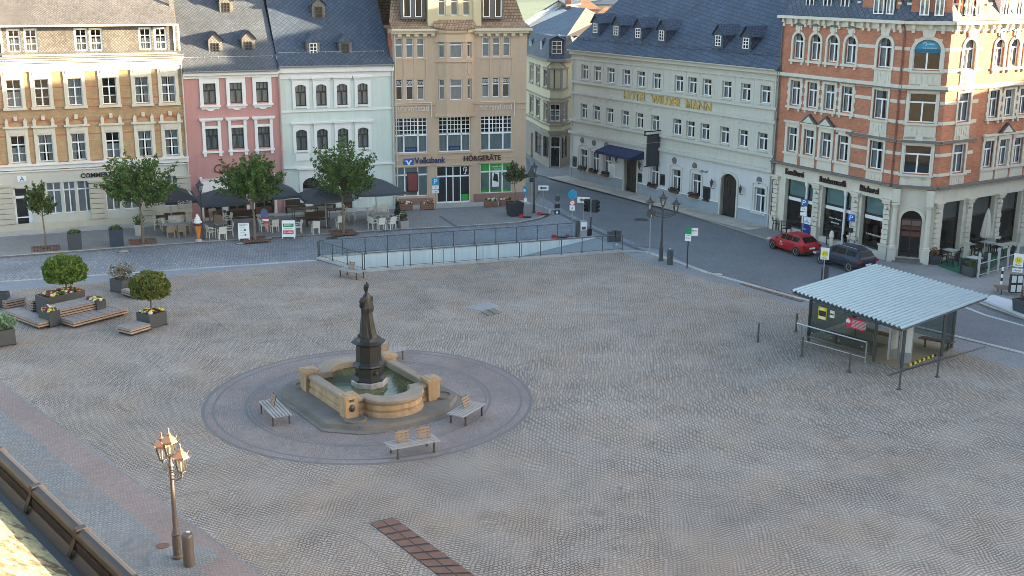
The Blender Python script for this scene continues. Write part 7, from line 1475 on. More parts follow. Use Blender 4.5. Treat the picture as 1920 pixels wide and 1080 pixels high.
for px,l,w,d,m in (((332,440),'long grey table with chairs on both sides under the lettered umbrella',1.7,.8,None),((305,425),'small table by the wall of the brick bank',.8,.8,M_DKW),((329,420),'dark table behind the long grey table',1.4,.8,M_DKW),((414,438),'grey table under the second umbrella',.8,.8,None),((413,416),'dark table near the door of the pink house',.9,.8,M_DKW),((504,427),'grey table behind the feather flag',.9,.8,None),((580,428),'dark timber table in front of the mint house, nearest the street',1.6,.9,M_DKW),((572,409),'dark timber table in front of the mint house, second row',1.8,.9,M_DKW),((630,411),'dark table left of the tree trunk under the fourth umbrella',1.2,.8,M_DKW),((651,420),'small grey table behind the spiky tree trunk',.7,.7,None),((716,421),'long group table under the big umbrella at the right',1.7,.85,None)): table(gp(px),F22,l,w,d,m)
def pubbench(px,w,label):
    p=gp(px); t=thing('timber_bench',label,'bench',p,F22,'dark timber benches against the mint house'); M=Matrix.Translation(p) @ Matrix.Rotation(F22,4,'Z'); mb=MB(M); mb.box(-w/2,w/2,-.22,.2,.42,.47); obj('seat',mb,M_DKW,t); mb=MB(M); mb.box(-w/2,w/2,.2,.26,.5,.95); obj('backrest',mb,M_DKW,t)
    for x in (-w/2+.1,w/2-.1): mb=MB(M); mb.box(x-.04,x+.04,-.2,.24,0,.42); obj('leg',mb,M_DKW,t)
pubbench((560,398),2.0,'dark timber bench by the wall left of the tree'); pubbench((605,396),2.0,'dark timber bench by the wall in the middle of the mint house'); pubbench((665,389),2.2,'dark timber bench by the wall right of the tree'); pubbench((455,420),2.0,'dark timber bench in front of the pink house windows'); pubbench((595,423),1.6,'dark timber bench at the table nearest the street')
M_UMB=mat('charcoal_canvas',(.055,.065,.08),.85,.1,1); M_UMBB=mat('black_canvas',(.03,.032,.04),.85,.1,1); M_POLE=mat('pale_pole',(.42,.42,.41),.5,.1)
def umbrella(px,w,ez,az,label,m,rz=22,d=None):
    p=gp(px); t=thing('parasol',label,'parasol',p,R(rz),'square dark parasols over the cafe tables'); M=Matrix.Translation(p) @ Matrix.Rotation(R(rz),4,'Z'); H=w/2; D=(d or w)/2
    mb=MB(M); mb.tube([(0,0,0),(0,0,az)],.035,8); obj('pole',mb,M_POLE,t); mb=MB(M); mb.box(-.3,.3,-.3,.3,0,.06); obj('base',mb,M_DKST,t)
    mb=MB(M); n=8; P=[(-H,-D),(0,-D),(H,-D),(H,0),(H,D),(0,D),(-H,D),(-H,0)]; R_=[]
    for f,zz in ((1,ez),(.66,ez+(az-ez)*.42),(.33,ez+(az-ez)*.75),(.02,az)): R_.append([(x*f,y*f,zz-(.05*f if (i%2) else 0)) for i,(x,y) in enumerate(P)])
    low=[(x*1.01,y*1.01,ez-.16-(.05 if i%2 else 0)) for i,(x,y) in enumerate(P)]; mb.ring([low]+R_,True,False); obj('canopy',mb,m,t)
    mb=MB(M)
    for x,y in P: mb.tube([(x*.97,y*.97,ez-.05),(0,0,az-.12)],.012,4); 
    obj('ribs',mb,M_DKST,t); return t,M,H,D
t,M,H,D=umbrella((323,428),3.4,2.15,2.9,'black parasol with white lettering at the left end of the cafe',M_UMBB)
for x in (-.95,.75): text('Coca-Cola',t,M @ Matrix.Translation((x,-D-.03,2.09)) @ Matrix.Rotation(R(90),4,'X'),.9,.2,M_WTX,.004,shear=.3)
for y,z,o in ((-.4,2.3,.3),(.5,2.3,.3)): text('Coca-Cola',t,M @ Matrix.Translation((H-.38,y,2.37)) @ Matrix.Rotation(R(90),4,'Z') @ Matrix.Rotation(R(25),4,'X'),.8,.2,M_WTX,.004,shear=.3)
umbrella((420,434),3.2,2.2,2.95,'charcoal parasol in front of the pink house, behind the single lantern',M_UMB); umbrella((516,421),3.2,2.25,3.0,'charcoal parasol right of the rounded tree above the feather flag',M_UMB); umbrella((612,427),3.2,2.2,2.95,'charcoal parasol with a silver pole left of the spiky tree',M_UMB); umbrella((706,414),3.4,2.25,3.05,'largest charcoal parasol at the right end of the cafe',M_UMB)
# ice cream cone, boards, flag
p=gp((373,453)); t=thing('ice_cream_cone','giant ice cream cone figure with orange waffle and white swirl at the kerb','figure',p); M=Matrix.Translation(p); mb=MB(M); mb.lathe([(.22,0),(.22,.14),(.1,.18)],n=14); obj('base',mb,M_GRAN,t)
mb=MB(M); mb.smooth=True; mb.lathe([(.07,.14),(.22,1.02),(.24,1.06),(.2,1.08)],n=16); obj('waffle',mb,mat('orange_waffle',(.62,.20,.03),.6,.15,9),t); mb=MB(M); mb.smooth=True; mb.lathe([(.22,1.04),(.29,1.1),(.3,1.2),(.24,1.26)],n=16); obj('chocolate_ring',mb,mat('chocolate',(.10,.045,.035),.4,.1),t)
mb=MB(M); mb.smooth=True
for k in range(4): mb.lathe([(.02,0),(.26-.06*k,.05),(.27-.06*k,.12),(.2-.05*k,.19),(.02,.2)],(.015*(-1)**k,0,1.2+k*.14),14,None,1,1,False)
obj('swirl',mb,M_WHITE,t)
def aboard(px,w,h,label,rz,fn,m=None):
    p=gp(px); t=thing('pavement_board',label,'pavement sign',p,rz,'pavement boards'); M=Matrix.Translation(p) @ Matrix.Rotation(rz,4,'Z'); 
    for s in (-1,1):
        Mp=M @ Matrix.Translation((0,s*.28,0)) @ Matrix.Rotation(s*R(13),4,'X'); mb=MB(Mp); mb.box(-w/2,w/2,-.02,.02,.12,h); [mb.box(x-.03,x+.03,-.02,.02,0,.12) for x in (-w/2+.04,w/2-.04)]; pn=obj('panel',mb,m or M_WHITE,t)
        if s<0: fn(pn,Mp @ Matrix.Translation((0,-.024,0)) @ Matrix.Rotation(R(90),4,'X'))
def f1(pn,M):
    text('EISKARTE',pn,M @ Matrix.Translation((0,1.0,0)),.5,.09,M_TXT,.003); mb=MB(M); mb.ball((.08,.68,0),.08,8,None,1,1,.05); mb.ball((.1,.36,0),.07,8,None,1,1,.05); obj('picture',mb,MATS['dark_relief'],pn)
    for k in range(4): text('mmmm mmm',pn,M @ Matrix.Translation((-.08,.82-.16*k,0)),.3,.04,MATS['dark_relief'],.003)
def f2(pn,M):
    mb=MB(M); mb.box(-.34,.34,.78,1.0,0,.004); b=obj('green_panel',mb,M_GRN,pn); text('FRISCH',b,M @ Matrix.Translation((0,.89,.006)),.5,.12,M_WTX,.003); mb=MB(M); mb.box(-.34,.34,.3,.55,0,.004); b=obj('red_panel',mb,M_SRED,pn); text('EIS & MEHR',b,M @ Matrix.Translation((0,.42,.006)),.55,.12,M_WTX,.003); text('täglich geöffnet',pn,M @ Matrix.Translation((0,.66,.0)),.55,.08,M_TXT,.003)
aboard((458,449),.72,1.12,'white pavement board with a small ice menu',F22-R(10),f1); aboard((542,446),.85,1.2,'white pavement board with green and red panels',F22-R(18),f2,M_WHITE)
p=gp((503,447)); t=thing('feather_flag','small feather flag fading from blue to red and white at the kerb','flag',p); M=Matrix.Translation(p) @ Matrix.Rotation(R(-5),4,'Z'); mb=MB(M); mb.lathe([(.25,0),(.25,.04),(.06,.06)],n=14); obj('base',mb,M_STEEL,t); mb=MB(M); mb.tube([(.05,0,.05),(.05,0,.6),(.1,0,1.3),(.02,0,1.85),(-.18,0,2.02)],.015,6); obj('pole',mb,M_DKST,t)
mb=MB(M); Pf=[(.05,.35),(.1,.9),(.12,1.4),(.03,1.85),(-.18,2.03),(-.38,1.9),(-.45,1.65),(-.38,1.3),(-.2,.9),(-.06,.55)]
def clip(lo,hi,k):
    q=[]
    for i in range(len(Pf)):
        a,b=Pf[i],Pf[(i+1)%len(Pf)]
        for f in [0]+sorted([ (z-a[1])/(b[1]-a[1]) for z in (lo,hi) if (a[1]-z)*(b[1]-z)<0]): 
            x=(a[0]+(b[0]-a[0])*f,a[1]+(b[1]-a[1])*f)
            if lo-1e-6<=x[1]<=hi+1e-6: q.append(x)
    if len(q)>2: mb.prism(q,-.006,.006,k,'y')
for i,(lo,hi) in enumerate(((.3,.75),(.75,1.0),(1.0,1.15),(1.15,1.3),(1.3,1.42),(1.42,2.1))): clip(lo,hi,(0,0,1,2,1,3)[i])
obj('banner',mb,[mat('salmon_cloth',(.6,.25,.2),.8,.1),mat('red_cloth',(.35,.05,.07),.8,.1),M_WHITE,mat('blue_cloth',(.1,.14,.3),.8,.1)],t)
# brick house cafe: dark chairs, little tables, green carpet, wind screen
for px,l in (((1465,432),'small square table by the first bakery window'),((1546,449),'small table by the middle bakery window'),((1600,470),'small table by the right bakery window')): table(gp(px),R(-60),l,.65,.65,M_TBL,'small tables in front of the bakery')
for px,r,l in (((1456,430),-60,'dark chair left of the first bakery table'),((1474,440),90,'dark chair right of the first bakery table'),((1533,446),-60,'dark chair left of the middle bakery table'),((1558,459),100,'dark chair right of the middle bakery table'),((1589,466),-60,'dark chair left of the right bakery table')): chair(gp(px),R(-60)+R(r),l,'dark','dark wicker chairs at the bakery')
nc=FC_.n
sheet('green_carpet',[tuple((G(*p,.1))[:2]) for p in ((1757,499),(1785,470),(1900,440),(1915,462),(1838,519),(1822,521))],.107,mat('green_carpet',(.015,.10,.06),.95,.15,4))
for px,l in (((1780,490),'grey table on the green carpet nearest the corner door'),((1825,505),'pale table on the green carpet beside the wind screen'),((1812,478),'grey table on the green carpet by the first side window'),((1850,475),'grey table behind the folded parasol'),((1875,480),'grey table near the right end of the wind screen')): table(gp(px),R(33),l,.75,.75,mat('pale_table_top',(.4,.4,.39),.5,.1),'tables on the green carpet')
for i,(px,r,l) in enumerate((((1764,492),-90,'dark chair left of the table nearest the corner door'),((1786,499),0,'dark chair in front of the table nearest the corner door'),((1797,482),90,'dark chair right of the table nearest the corner door'),((1808,511),-60,'dark chair left of the pale table on the carpet'),((1843,503),90,'dark chair right of the pale table on the carpet'),((1805,470),180,'dark chair by the first side window'),((1830,482),60,'dark chair between the two inner tables'),((1838,468),180,'dark chair by the second side window'),((1866,476),90,'dark chair behind the folded parasol'),((1890,488),60,'dark chair at the right end of the wind screen'))): chair(gp(px),R(33)+R(r),l,'dark','dark wicker chairs on the green carpet')
p=gp((1843,488)); t=thing('folded_parasol','folded beige parasol standing on the green carpet','parasol',p); M=Matrix.Translation(p); mb=MB(M); mb.tube([(0,0,0),(0,0,3.3)],.03,8); obj('pole',mb,M_POLE,t); mb=MB(M); mb.box(-.3,.3,-.3,.3,0,.08); obj('base',mb,M_DKST,t)
mb=MB(M); n=16; mb.ring([[(r*(1+.25*(i%2))*math.cos(2*PI*i/n),r*(1+.25*(i%2))*math.sin(2*PI*i/n),z) for i in range(n)] for r,z in ((.24,1.45),(.27,1.6),(.2,2.3),(.12,2.9),(.03,3.25))]); obj('canopy',mb,mat('beige_canvas',(.5,.45,.37),.85,.12,2),t)
t,M=cubepot((1750,495),.6,.55,'dark pot with a reddish shrub beside the corner door column',rz=33,grp=None); shrubin(M,.5,(.33,.33,.35),'reddish shrub in the dark pot beside the corner door',L_RED,41)
t,M=cubepot((1820,517),.75,.6,'dark pot with a yellow green shrub at the corner of the wind screen',rz=33,grp=None); shrubin(M,.55,(.35,.35,.3),'yellow green shrub in the pot at the wind screen corner',L_OL,42)
a,b=gp((1833,520)),gp((1905,499)); t=thing('wind_screen','low glass wind screen with pale posts and lettering along the green carpet','wind screen',(a+b)/2); d=(b-a).normalized()
for i in range(5): p=a.lerp(b,i/4); h=1.45 if i%2==0 else 1.3; mb=MB(); mb.box(p.x-.06,p.x+.06,p.y-.06,p.y+.06,.1,.1+h); obj('post',mb,M_POLE,t)
for i in range(4):
    p,q=a.lerp(b,(i+.04)/4),a.lerp(b,(i+.96)/4); mb=MB(); mb.tube([(*p[:2],.9),(*q[:2],.9)],.03,6); mb.tube([(*p[:2],.22),(*q[:2],.22)],.03,6); obj('rail',mb,M_POLE,t); mb=MB(); mb.face([(*p[:2],.24),(*q[:2],.24),(*q[:2],.88),(*p[:2],.88)]); g_=obj('glass_panel',mb,glass('screen_glass',(.5,.6,.56),.08,.06),t)
    if i==0: text('Ratsherrncafé',g_,Matrix.Translation(((p+q)/2)+Vector((d.y,-d.x,0))*.02+Vector((0,0,.46))) @ Matrix.Rotation(math.atan2(d.y,d.x),4,'Z') @ Matrix.Rotation(R(90),4,'X'),.95,.22,M_TXT,.003)
p=gp((1511,447)); t=thing('advert_stand','blue and white advertising stand between two bakery windows','advert stand',p,FA_.ang); M=Matrix.Translation(p) @ Matrix.Rotation(FA_.ang,4,'Z'); mb=MB(M); mb.box(-.42,.42,-.1,.1,0,1.0); bd=obj('panel',mb,mat('deep_blue_panel',(.01,.03,.2),.5,.05),t); mb=MB(M); mb.box(-.42,.42,-.1,.1,1.0,1.45); hd=obj('header',mb,M_WHITE,t); text('MITTENDRIN',hd,M @ Matrix.Translation((0,-.11,1.15)) @ Matrix.Rotation(R(90),4,'X'),.6,.08,M_BLU,.003); text('Bäcker',bd,M @ Matrix.Translation((-.1,-.11,.65)) @ Matrix.Rotation(R(90),4,'X'),.4,.1,M_WTX,.003); mb=MB(M @ Matrix.Translation((.1,-.1,1.3)) @ Matrix.Rotation(R(90),4,'X')); mb.tube([(.1*math.cos(x),.06*math.sin(x),0) for x in [2*PI*i/12 for i in range(13)]],.012,5); obj('emblem',mb,M_BLU,hd)
p=gp((1557,472)); t=thing('stone_post','short pale stone post on the pavement between the two parked cars','post',p); M=Matrix.Translation(p); mb=MB(M); mb.lathe([(.2,0),(.2,.1),(.13,.2),(.12,.9),(.17,1.0),(.15,1.1),(.12,1.25),(.06,1.36),(.01,1.38)],n=12); obj('shaft',mb,MATS['light_stone_trim'],t)
# ================================================================ SIGNS AND SIGNALS
def sgn(px,h,label,boards,z=.0,rz=0,name='road_sign',cat='road sign',pole=None,base=False,red=False,grp=None):
    p=G(*px,z); t=thing(name,label,cat,(p.x,p.y,z),R(rz),grp); M=Matrix.Translation((p.x,p.y,z)) @ Matrix.Rotation(R(rz),4,'Z'); mb=MB(M); mb.tube([(0,0,0),(0,0,h)],.035,8); obj('pole',mb,pole or M_STEEL,t)
    for kind,cz,w,hh,m,ang,*tx in boards:
        Mb=M @ Matrix.Translation((0,0,cz)) @ Matrix.Rotation(R(ang),4,'Z') @ Matrix.Translation((0,-.05,0)) @ Matrix.Rotation(R(90),4,'X'); mb=MB(Mb)
        if kind=='r': mb.box(-w/2,w/2,-hh/2,hh/2,-.012,.012)
        elif kind=='o': mb.lathe([(.01,-.012),(w/2,-.012),(w/2,.012),(.01,.012)],n=24)
        elif kind=='t': mb.prism([(0,hh/2),(-w/2,-hh/2),(w/2,-hh/2)],-.012,.012)
        b=obj('sign_board',mb,m,t)
        for x in tx:
            if x[0]=='T': text(x[1],b,Mb @ Matrix.Translation((x[5] if len(x)>5 else 0,x[4] if len(x)>4 else 0,.016)),x[2],x[3],x[6] if len(x)>6 else M_TXT,.003)
            elif x[0]=='A': mb=MB(Mb); s=x[1]; mb.prism([(-w*.42*s,0),(-w*.2*s,hh*.34),(-w*.2*s,hh*.14),(w*.4*s,hh*.14),(w*.4*s,-hh*.14),(-w*.2*s,-hh*.14),(-w*.2*s,-hh*.34)],.013,.018); obj('arrow',mb,x[2],b)
            elif x[0]=='N': mb=MB(Mb); mb.lathe([(w*.39,.013),(w/2,.013),(w/2,.018),(w*.39,.018)],n=24,caps=False); obj('red_ring',mb,M_SRED,b); mb=MB(Mb); mb.prism([(-w*.3,w*.24),(-w*.24,w*.3),(w*.3,-w*.24),(w*.24,-w*.3)],.013,.019); obj('red_bar',mb,M_SRED,b)
            elif x[0]=='D': mb=MB(Mb); mb.lathe([(.01,.013),(x[1],.013),(x[1],.018),(.01,.018)],n=18); o=obj('disc',mb,x[2],b)
    if red: 
        mb=MB(M); mb.box(-.42,.42,-.14,.14,0,.1); obj('foot_plate',mb,M_BLACK,t)
        mb=MB(M); mb.box(-.42,-.16,-.16,.16,.0,.22); obj('red_foot',mb,M_SRED,t)
    return t,M
WB=M_WHITE
sgn((817,394),2.5,'blue parking sign with two small white plates by the beige bank entrance',[('r',2.15,.55,.55,M_TEAL,15,('T','P',.26,.36,0,0,M_WTX)),('r',1.72,.5,.28,WB,15,('T','e',.12,.12)),('r',1.4,.5,.24,WB,15,('T','2 Std.',.3,.1))],.1,pole=mat('brown_pole',(.35,.27,.2),.6,.1))
sgn((984.5,408),2.3,'blue round arrow sign on a pole beside the black potted tree',[('o',2.0,.6,.6,M_TEAL,-60,('A',.6,M_WTX)),('r',1.3,.2,.28,WB,10)],.1,red=True)
sgn((1018,403),2.2,'white one way sign standing in the road mouth by the corner lantern',[('r',2.0,.75,.36,WB,0,('A',.8,M_BLACK))],.1,red=True)
sgn((996,385),2.9,'grey back of a triangular warning sign behind the corner lantern',[('t',2.55,.95,.8,M_DKST,0),('r',1.95,.3,.3,M_BLACK,0)],.1)
sgn((1044,412),1.9,'small dark signal head with white lamps at the street mouth',[('o',1.55,.42,.42,M_DKST,30),('r',1.0,.38,.3,M_BLACK,10),('r',.55,.38,.3,M_BLACK,10,('D',.09,M_WTX))],0,name='signal',cat='signal')
sgn((1072,446),3.3,'round blue direction sign above a no stopping plate in front of the hotel',[('o',2.95,.62,.62,M_TEAL,-20),('r',2.95,.55,.5,M_TEAL,35),('o',2.4,.36,.36,WB,-10,('N',)),('r',2.05,.34,.34,WB,-10,('T','A',.14,.16))],0,red=True)
sgn((1093,440),2.6,'white one way plate on a thin pole left of the traffic light',[('r',2.4,.85,.4,WB,-12,('A',.8,M_LIT))],0)
p=G(1107,442); t=thing('traffic_light','black traffic light with visored lamps on a dark pole by the ramp','traffic light',(p.x,p.y,0)); M=Matrix.Translation((p.x,p.y,0)) @ Matrix.Rotation(R(-35),4,'Z'); mb=MB(M); mb.tube([(0,0,0),(0,0,1.3)],.06,8); mb.k=1; mb.tube([(0,0,1.3),(0,0,2.5)],.045,8); obj('pole',mb,[M_DKST,M_STEEL],t)
for ax in (-.3,.3):
    mb=MB(M); mb.box(ax-.15,ax+.15,-.12,.12,1.65,2.5); hd=obj('signal_head',mb,M_BLACK,t)
    for k in range(3):
        mb=MB(M @ Matrix.Translation((ax+(.15 if ax>0 else 0),-.12 if ax<0 else 0,1.8+.27*k)) @ Matrix.Rotation(R(90) if ax<0 else 0,4,'X') @ Matrix.Rotation(R(90) if ax>0 else 0,4,'Y')); mb.lathe([(.1,0),(.11,.16),(.1,.16),(.085,.02)],n=10); obj('visor',mb,M_BLACK,hd)
p=G(1089,446); t=thing('ticket_machine','grey parking ticket machine on the ramp kerb with white display','ticket machine',(p.x,p.y,.1)); M=Matrix.Translation((p.x,p.y,.1)) @ Matrix.Rotation(R(10),4,'Z'); mb=MB(M); mb.box(-.12,.4,-.15,.2,0,1.05); obj('case',mb,M_STEEL,t); mb=MB(M); mb.box(-.35,-.14,-.12,.15,0,1.1); obj('side_post',mb,M_DKST,t); mb=MB(M); mb.box(-.05,.35,-.17,-.15,.45,1.0); d_=obj('panel',mb,M_WHITE,t); mb=MB(M); mb.box(.02,.28,-.18,-.17,.5,.7); obj('display',mb,M_DKST,d_)
p=G(1103,444); mb=MB(Matrix.Translation((p.x,p.y,.1))); mb.lathe([(.22,0),(.26,.4),(.22,.4),(.2,.1)],n=12,caps=False); mb.lathe([(.2,.05),(.01,.06)],n=12,caps=False); tag(obj('tub',mb,M_BLACK),'small black tub beside the ticket machine','tub')
p=G(1048,449); t=thing('sign_foot','red and black rubber sign foot lying on the ramp kerb','sign foot',(p.x,p.y,.1)); M=Matrix.Translation((p.x,p.y,.1)); mb=MB(M); mb.box(-.15,.55,-.15,.15,0,.1); obj('plate',mb,M_BLACK,t); mb=MB(M); mb.box(-.5,-.16,-.16,.16,0,.22); obj('red_foot',mb,M_SRED,t)
sgn((1151,468.5),1.35,'pair of dark signal boxes with a white lamp at the end of the ramp railing',[('r',.95,.34,.7,M_DKST,20),('r',.95,.02,.02,M_DKST,20)],0,name='signal',cat='signal'); p=G(1151,468.5); mbM=Matrix.Translation((p.x,p.y,0)) @ Matrix.Rotation(R(20),4,'Z'); sp_=bpy.data.objects['signal.001']
for x in (-.24,.24): mb=MB(mbM); mb.box(x-.2,x+.2,-.14,.14,.55,1.25); obj('signal_box',mb,M_ANTH,sp_)
mb=MB(mbM); mb.ball((.12,-.16,.35),.09,8); obj('lamp',mb,M_WTX,sp_)
sgn((1099,325),3.4,'no stopping sign with a white plate on a pole in front of the hotel',[('o',2.75,.72,.72,M_BLU,-25,('N',)),('r',2.2,.5,.42,WB,-25,('T','X',.25,.2)),('r',1.75,.42,.24,WB,-25,('T','8-18 h',.3,.08))],.1)
sgn((1233,363),3.0,'two blue parking signs with white plates on one pole by the hotel windows',[('r',2.75,.5,.5,M_BLU,-50,('T','P',.24,.34,0,0,M_WTX)),('r',2.2,.5,.5,M_BLU,-10,('T','P',.24,.34,0,0,M_WTX)),('r',1.8,.46,.3,WB,-10,('T','2 h',.2,.1))],.1)
sgn((1217.5,477),3.0,'grey back of a round sign left of the black triple lamp',[('o',2.65,.62,.62,M_DKST,15),('r',2.5,.12,.2,WB,60)],.02)
sgn((1288,503),2.5,'dark bus stop pole with green and white boards beside the road',[('r',2.32,.42,.42,M_GRN,-35),('r',1.92,.4,.46,WB,-35,('T','Fahrplan',.3,.07,.12),('T','101 102',.28,.08,-.05))],.01,pole=M_BLACK,name='bus_stop_sign',cat='bus stop sign')
p=G(1288,503); M=Matrix.Translation((p.x+.34,p.y-.05,2.25)) @ Matrix.Rotation(R(8),4,'Z'); mb=MB(M); mb.box(-.22,.22,-.02,.02,-.24,.24); tb=obj('timetable_board',mb,M_WHITE,bpy.data.objects['bus_stop_sign']); text('Markt',tb,M @ Matrix.Translation((0,-.03,.08)) @ Matrix.Rotation(R(90),4,'X'),.3,.09,M_TXT,.003)
def hstop(px,z,h,label,rz,extra=()):
    t,M=sgn(px,h,label,[('r',h-.32,.48,.7,WB,rz,('D',.19,M_YEL),('T','H',.16,.2,0,0,M_GRN),('T','Markt',.3,.08,-.26))]+list(extra),z,name='bus_stop_sign',cat='bus stop sign'); return t,M
hstop((1543,525),.05,1.9,'white bus stop sign with green H on yellow disc behind the shelter',-15)
t,M=hstop((1899,578),.1,2.95,'tall bus stop post with H sign and timetable boxes at the right edge',-25,[('r',2.08,.5,.2,WB,-25,('T','Markt',.35,.09))])
for cz,w in ((1.62,.5),(1.12,.5)):
    mb=MB(M); mb.box(-.32,.32,-.12,.12,cz-.24,cz+.24); bx=obj('timetable_box',mb,M_BLACK,t)
    for x in (-.16,.16): mb=MB(M); mb.box(x-.12,x+.12,-.13,-.12,cz-.19,cz+.19); obj('timetable',mb,MATS['printed_paper'],bx)
mb=MB(M @ Matrix.Rotation(R(-25),4,'Z')); mb.box(.26,.42,-.06,-.03,2.25,2.85); obj('advert_strip',mb,mat('violet_strip',(.2,.04,.25),.5,.4,5),t)
sgn((1503,457),3.0,'blue parking sign with white plates in front of the first bakery window',[('r',2.75,.45,.45,M_BLU,-30,('T','P',.22,.3,0,0,M_WTX)),('r',2.32,.42,.28,WB,-30,('T','2 h',.2,.1)),('r',2.0,.42,.24,WB,-30)],.1)
sgn((1591,475),2.5,'blue parking sign without plates beside the right bakery window',[('r',2.3,.45,.45,M_BLU,-20,('T','P',.22,.3,0,0,M_WTX)),('r',1.5,.34,.3,M_BLACK,-20)],.1)
p=gp((1877,533)); t=thing('striped_bollard','black and white striped bollard on the pavement near the wind screen','bollard',p); mb=MB(Matrix.Translation(p))
for k in range(5): mb.lathe([(.06,k*.2),(.06,k*.2+.2)],n=10,k=k%2)
obj('post',mb,[M_WHITE,M_BLACK],t)
t,M=cubepot((1925,588),1.1,.75,'dark pot with a shrub cut by the right edge of the photo',rz=20,grp=None); shrubin(M,.7,(.45,.45,.25),'shrub in the dark pot at the right edge',L_RED,43)
p=G(1543,522,.0); t,M=cubepot((1546,524),.4,.75,'small dark bin beside the bus stop sign behind the shelter',z=.02,name='litter_box',cat='litter bin',grp=None,rz=-20,tap=1.02)
# ================================================================ CARS
M_TYRE=mat('tyre_rubber',(.02,.02,.021),.85,.2,4); M_RIM=mat('alloy_rim',(.55,.56,.57),.3,.05,3,.8); M_CG=mat('car_window',(.008,.009,.011),.2,.05,1,spec=.12); M_LAMPR=mat('tail_lamp',(.35,.01,.012),.25,.1); M_LAMPW=mat('head_lamp',(.6,.62,.65),.15,.1,3,.3); M_PLATE=mat('number_plate',(.7,.7,.68),.5,.03)
def paint(name,col,metal):
    m,t,n,b=nodes(name); b.inputs['Base Color'].default_value=(*col,1); b.inputs['Roughness'].default_value=.45; b.inputs['Specular IOR Level'].default_value=.35; b.inputs['Metallic'].default_value=metal; b.inputs['Coat Weight'].default_value=.15; b.inputs['Coat Roughness'].default_value=.04; return m
def car(rearpx,frontpx,label,m,L,Wd,st,wb,wr,name):
    a=G(*rearpx); b=G(*frontpx); d=(b-a).normalized(); ang=math.atan2(d.y,d.x); nl=Vector((-d.y,d.x,0)); K=.85; c=(a+b)/2-nl*(Wd/2-.06)*K; M=Matrix.Translation((c.x,c.y,.002)) @ Matrix.Rotation(ang,4,'Z') @ Matrix.Scale(K,4); t=thing(name,label,'car',(c.x,c.y,0),ang,'parked cars')
    # stations: x, zb, belt z, half width belt, roof z, half width roof
    W2=Wd/2; rings=[]
    for x,zb,hw,bz,bw,rz,rw in st: rings.append([(x,hw*.82,zb),(x,hw*.97,zb+.1),(x,hw,zb+.32),(x,hw*.985,bz-.12),(x,bw,bz),(x,rw,rz),(x,rw*.55,rz+.035),(x,-rw*.55,rz+.035),(x,-rw,rz),(x,-bw,bz),(x,-hw*.985,bz-.12),(x,-hw,zb+.32),(x,-hw*.97,zb+.1),(x,-hw*.82,zb)])
    mb=MB(M); mb.smooth=True; mb.ring(rings); o=obj('body',mb,m,t,None,True); 
    for f in o.data.polygons: f.use_smooth=True
    md=o.modifiers.new('edge','EDGE_SPLIT'); md.split_angle=R(38)
    E=.006
    def lerp(a,b,f): return tuple(a[i]+(b[i]-a[i])*f for i in range(3))
    cab=[i for i,s in enumerate(st) if s[5]-s[3]>.3]
    i0,i1=cab[0],cab[-1]
    for s in (0,1):   # side windows
        ib,ir=(4,5) if s==0 else (9,8)
        for i in range(i0,i1):
            A,B=rings[i],rings[i+1]; q=[lerp(A[ib],A[ir],.12),lerp(B[ib],B[ir],.12),lerp(B[ib],B[ir],.84),lerp(A[ib],A[ir],.84)]
            f=.05; q=[lerp(q[0],q[1],f),lerp(q[1],q[0],f),lerp(q[2],q[3],f),lerp(q[3],q[2],f)]; mb=MB(M); yy=(1 if s==0 else -1)*E; mb.face([(p[0],p[1]+yy*2,p[2]+E) for p in q]); obj('side_window',mb,M_CG,t)
    for nm,i,j,dx in (('windscreen',i1,i1+1,E),('rear_window',i0,i0-1,-E)):
        A,B=rings[i],rings[j]; fr=.93
        q=[lerp(B[4],A[5],.14),lerp(B[9],A[8],.14),lerp(B[9],A[8],.92),lerp(B[4],A[5],.92)]; q=[(p[0],p[1]*fr,p[2]) for p in q]
        top=[(A[5][0],A[5][1]*fr,A[5][2]),(A[8][0],A[8][1]*fr,A[8][2])]; bot=[(B[5][0],B[5][1]*fr,B[5][2]),(B[8][0],B[8][1]*fr,B[8][2])]
        q=[lerp(bot[0],top[0],.1),lerp(bot[1],top[1],.1),lerp(bot[1],top[1],.9),lerp(bot[0],top[0],.9)]; mb=MB(M); mb.face([(p[0]+dx*2,p[1],p[2]+.042) for p in q]); mb.face([(p[0]+dx,p[1],p[2]+.03) for p in q]); obj(nm,mb,M_CG,t)
    xf,xr=wb/2,-wb/2
    for x in (xf,xr):
        for s in (1,-1):
            y=s*(W2-.1); Mw=M @ Matrix.Translation((x,y,wr)) @ Matrix.Rotation(R(-90)*s,4,'X'); mb=MB(Mw); mb.smooth=True; mb.lathe([(wr*.62,-.1),(wr*.95,-.1),(wr,-.06),(wr,.06),(wr*.95,.105),(wr*.66,.11)],n=24,caps=False); w=obj('wheel',mb,M_TYRE,t)
            mb=MB(Mw); mb.lathe([(wr*.66,.105),(wr*.64,.07),(.02,.05)],n=24,caps=False,k=1); mb.lathe([(wr*.67,.095),(wr*.67,.112),(wr*.6,.112),(wr*.6,.08)],n=24,caps=False)
            for k in range(5): an=2*PI*k/5; mb.ring([[(r*math.cos(an+w_),r*math.sin(an+w_),z) for w_ in (-q_,q_)]+[(r*math.cos(an+w_),r*math.sin(an+w_),z-.03) for w_ in (q_,-q_)] for r,q_,z in ((.03,.6,.1),(wr*.63,.2,.108))])
            obj('rim',mb,[M_RIM,M_BLACK],w)
            Ma=M @ Matrix.Translation((x,s*(W2-.035),wr+.01)) @ Matrix.Rotation(R(-90)*s,4,'X'); mb=MB(Ma); mb.lathe([(wr*1.14,-.02),(wr*1.14,.042),(.02,.042)],n=24,caps=False); obj('wheel_arch',mb,M_BLACK,t)
    xr_=st[0][0]; xf_=st[-1][0]
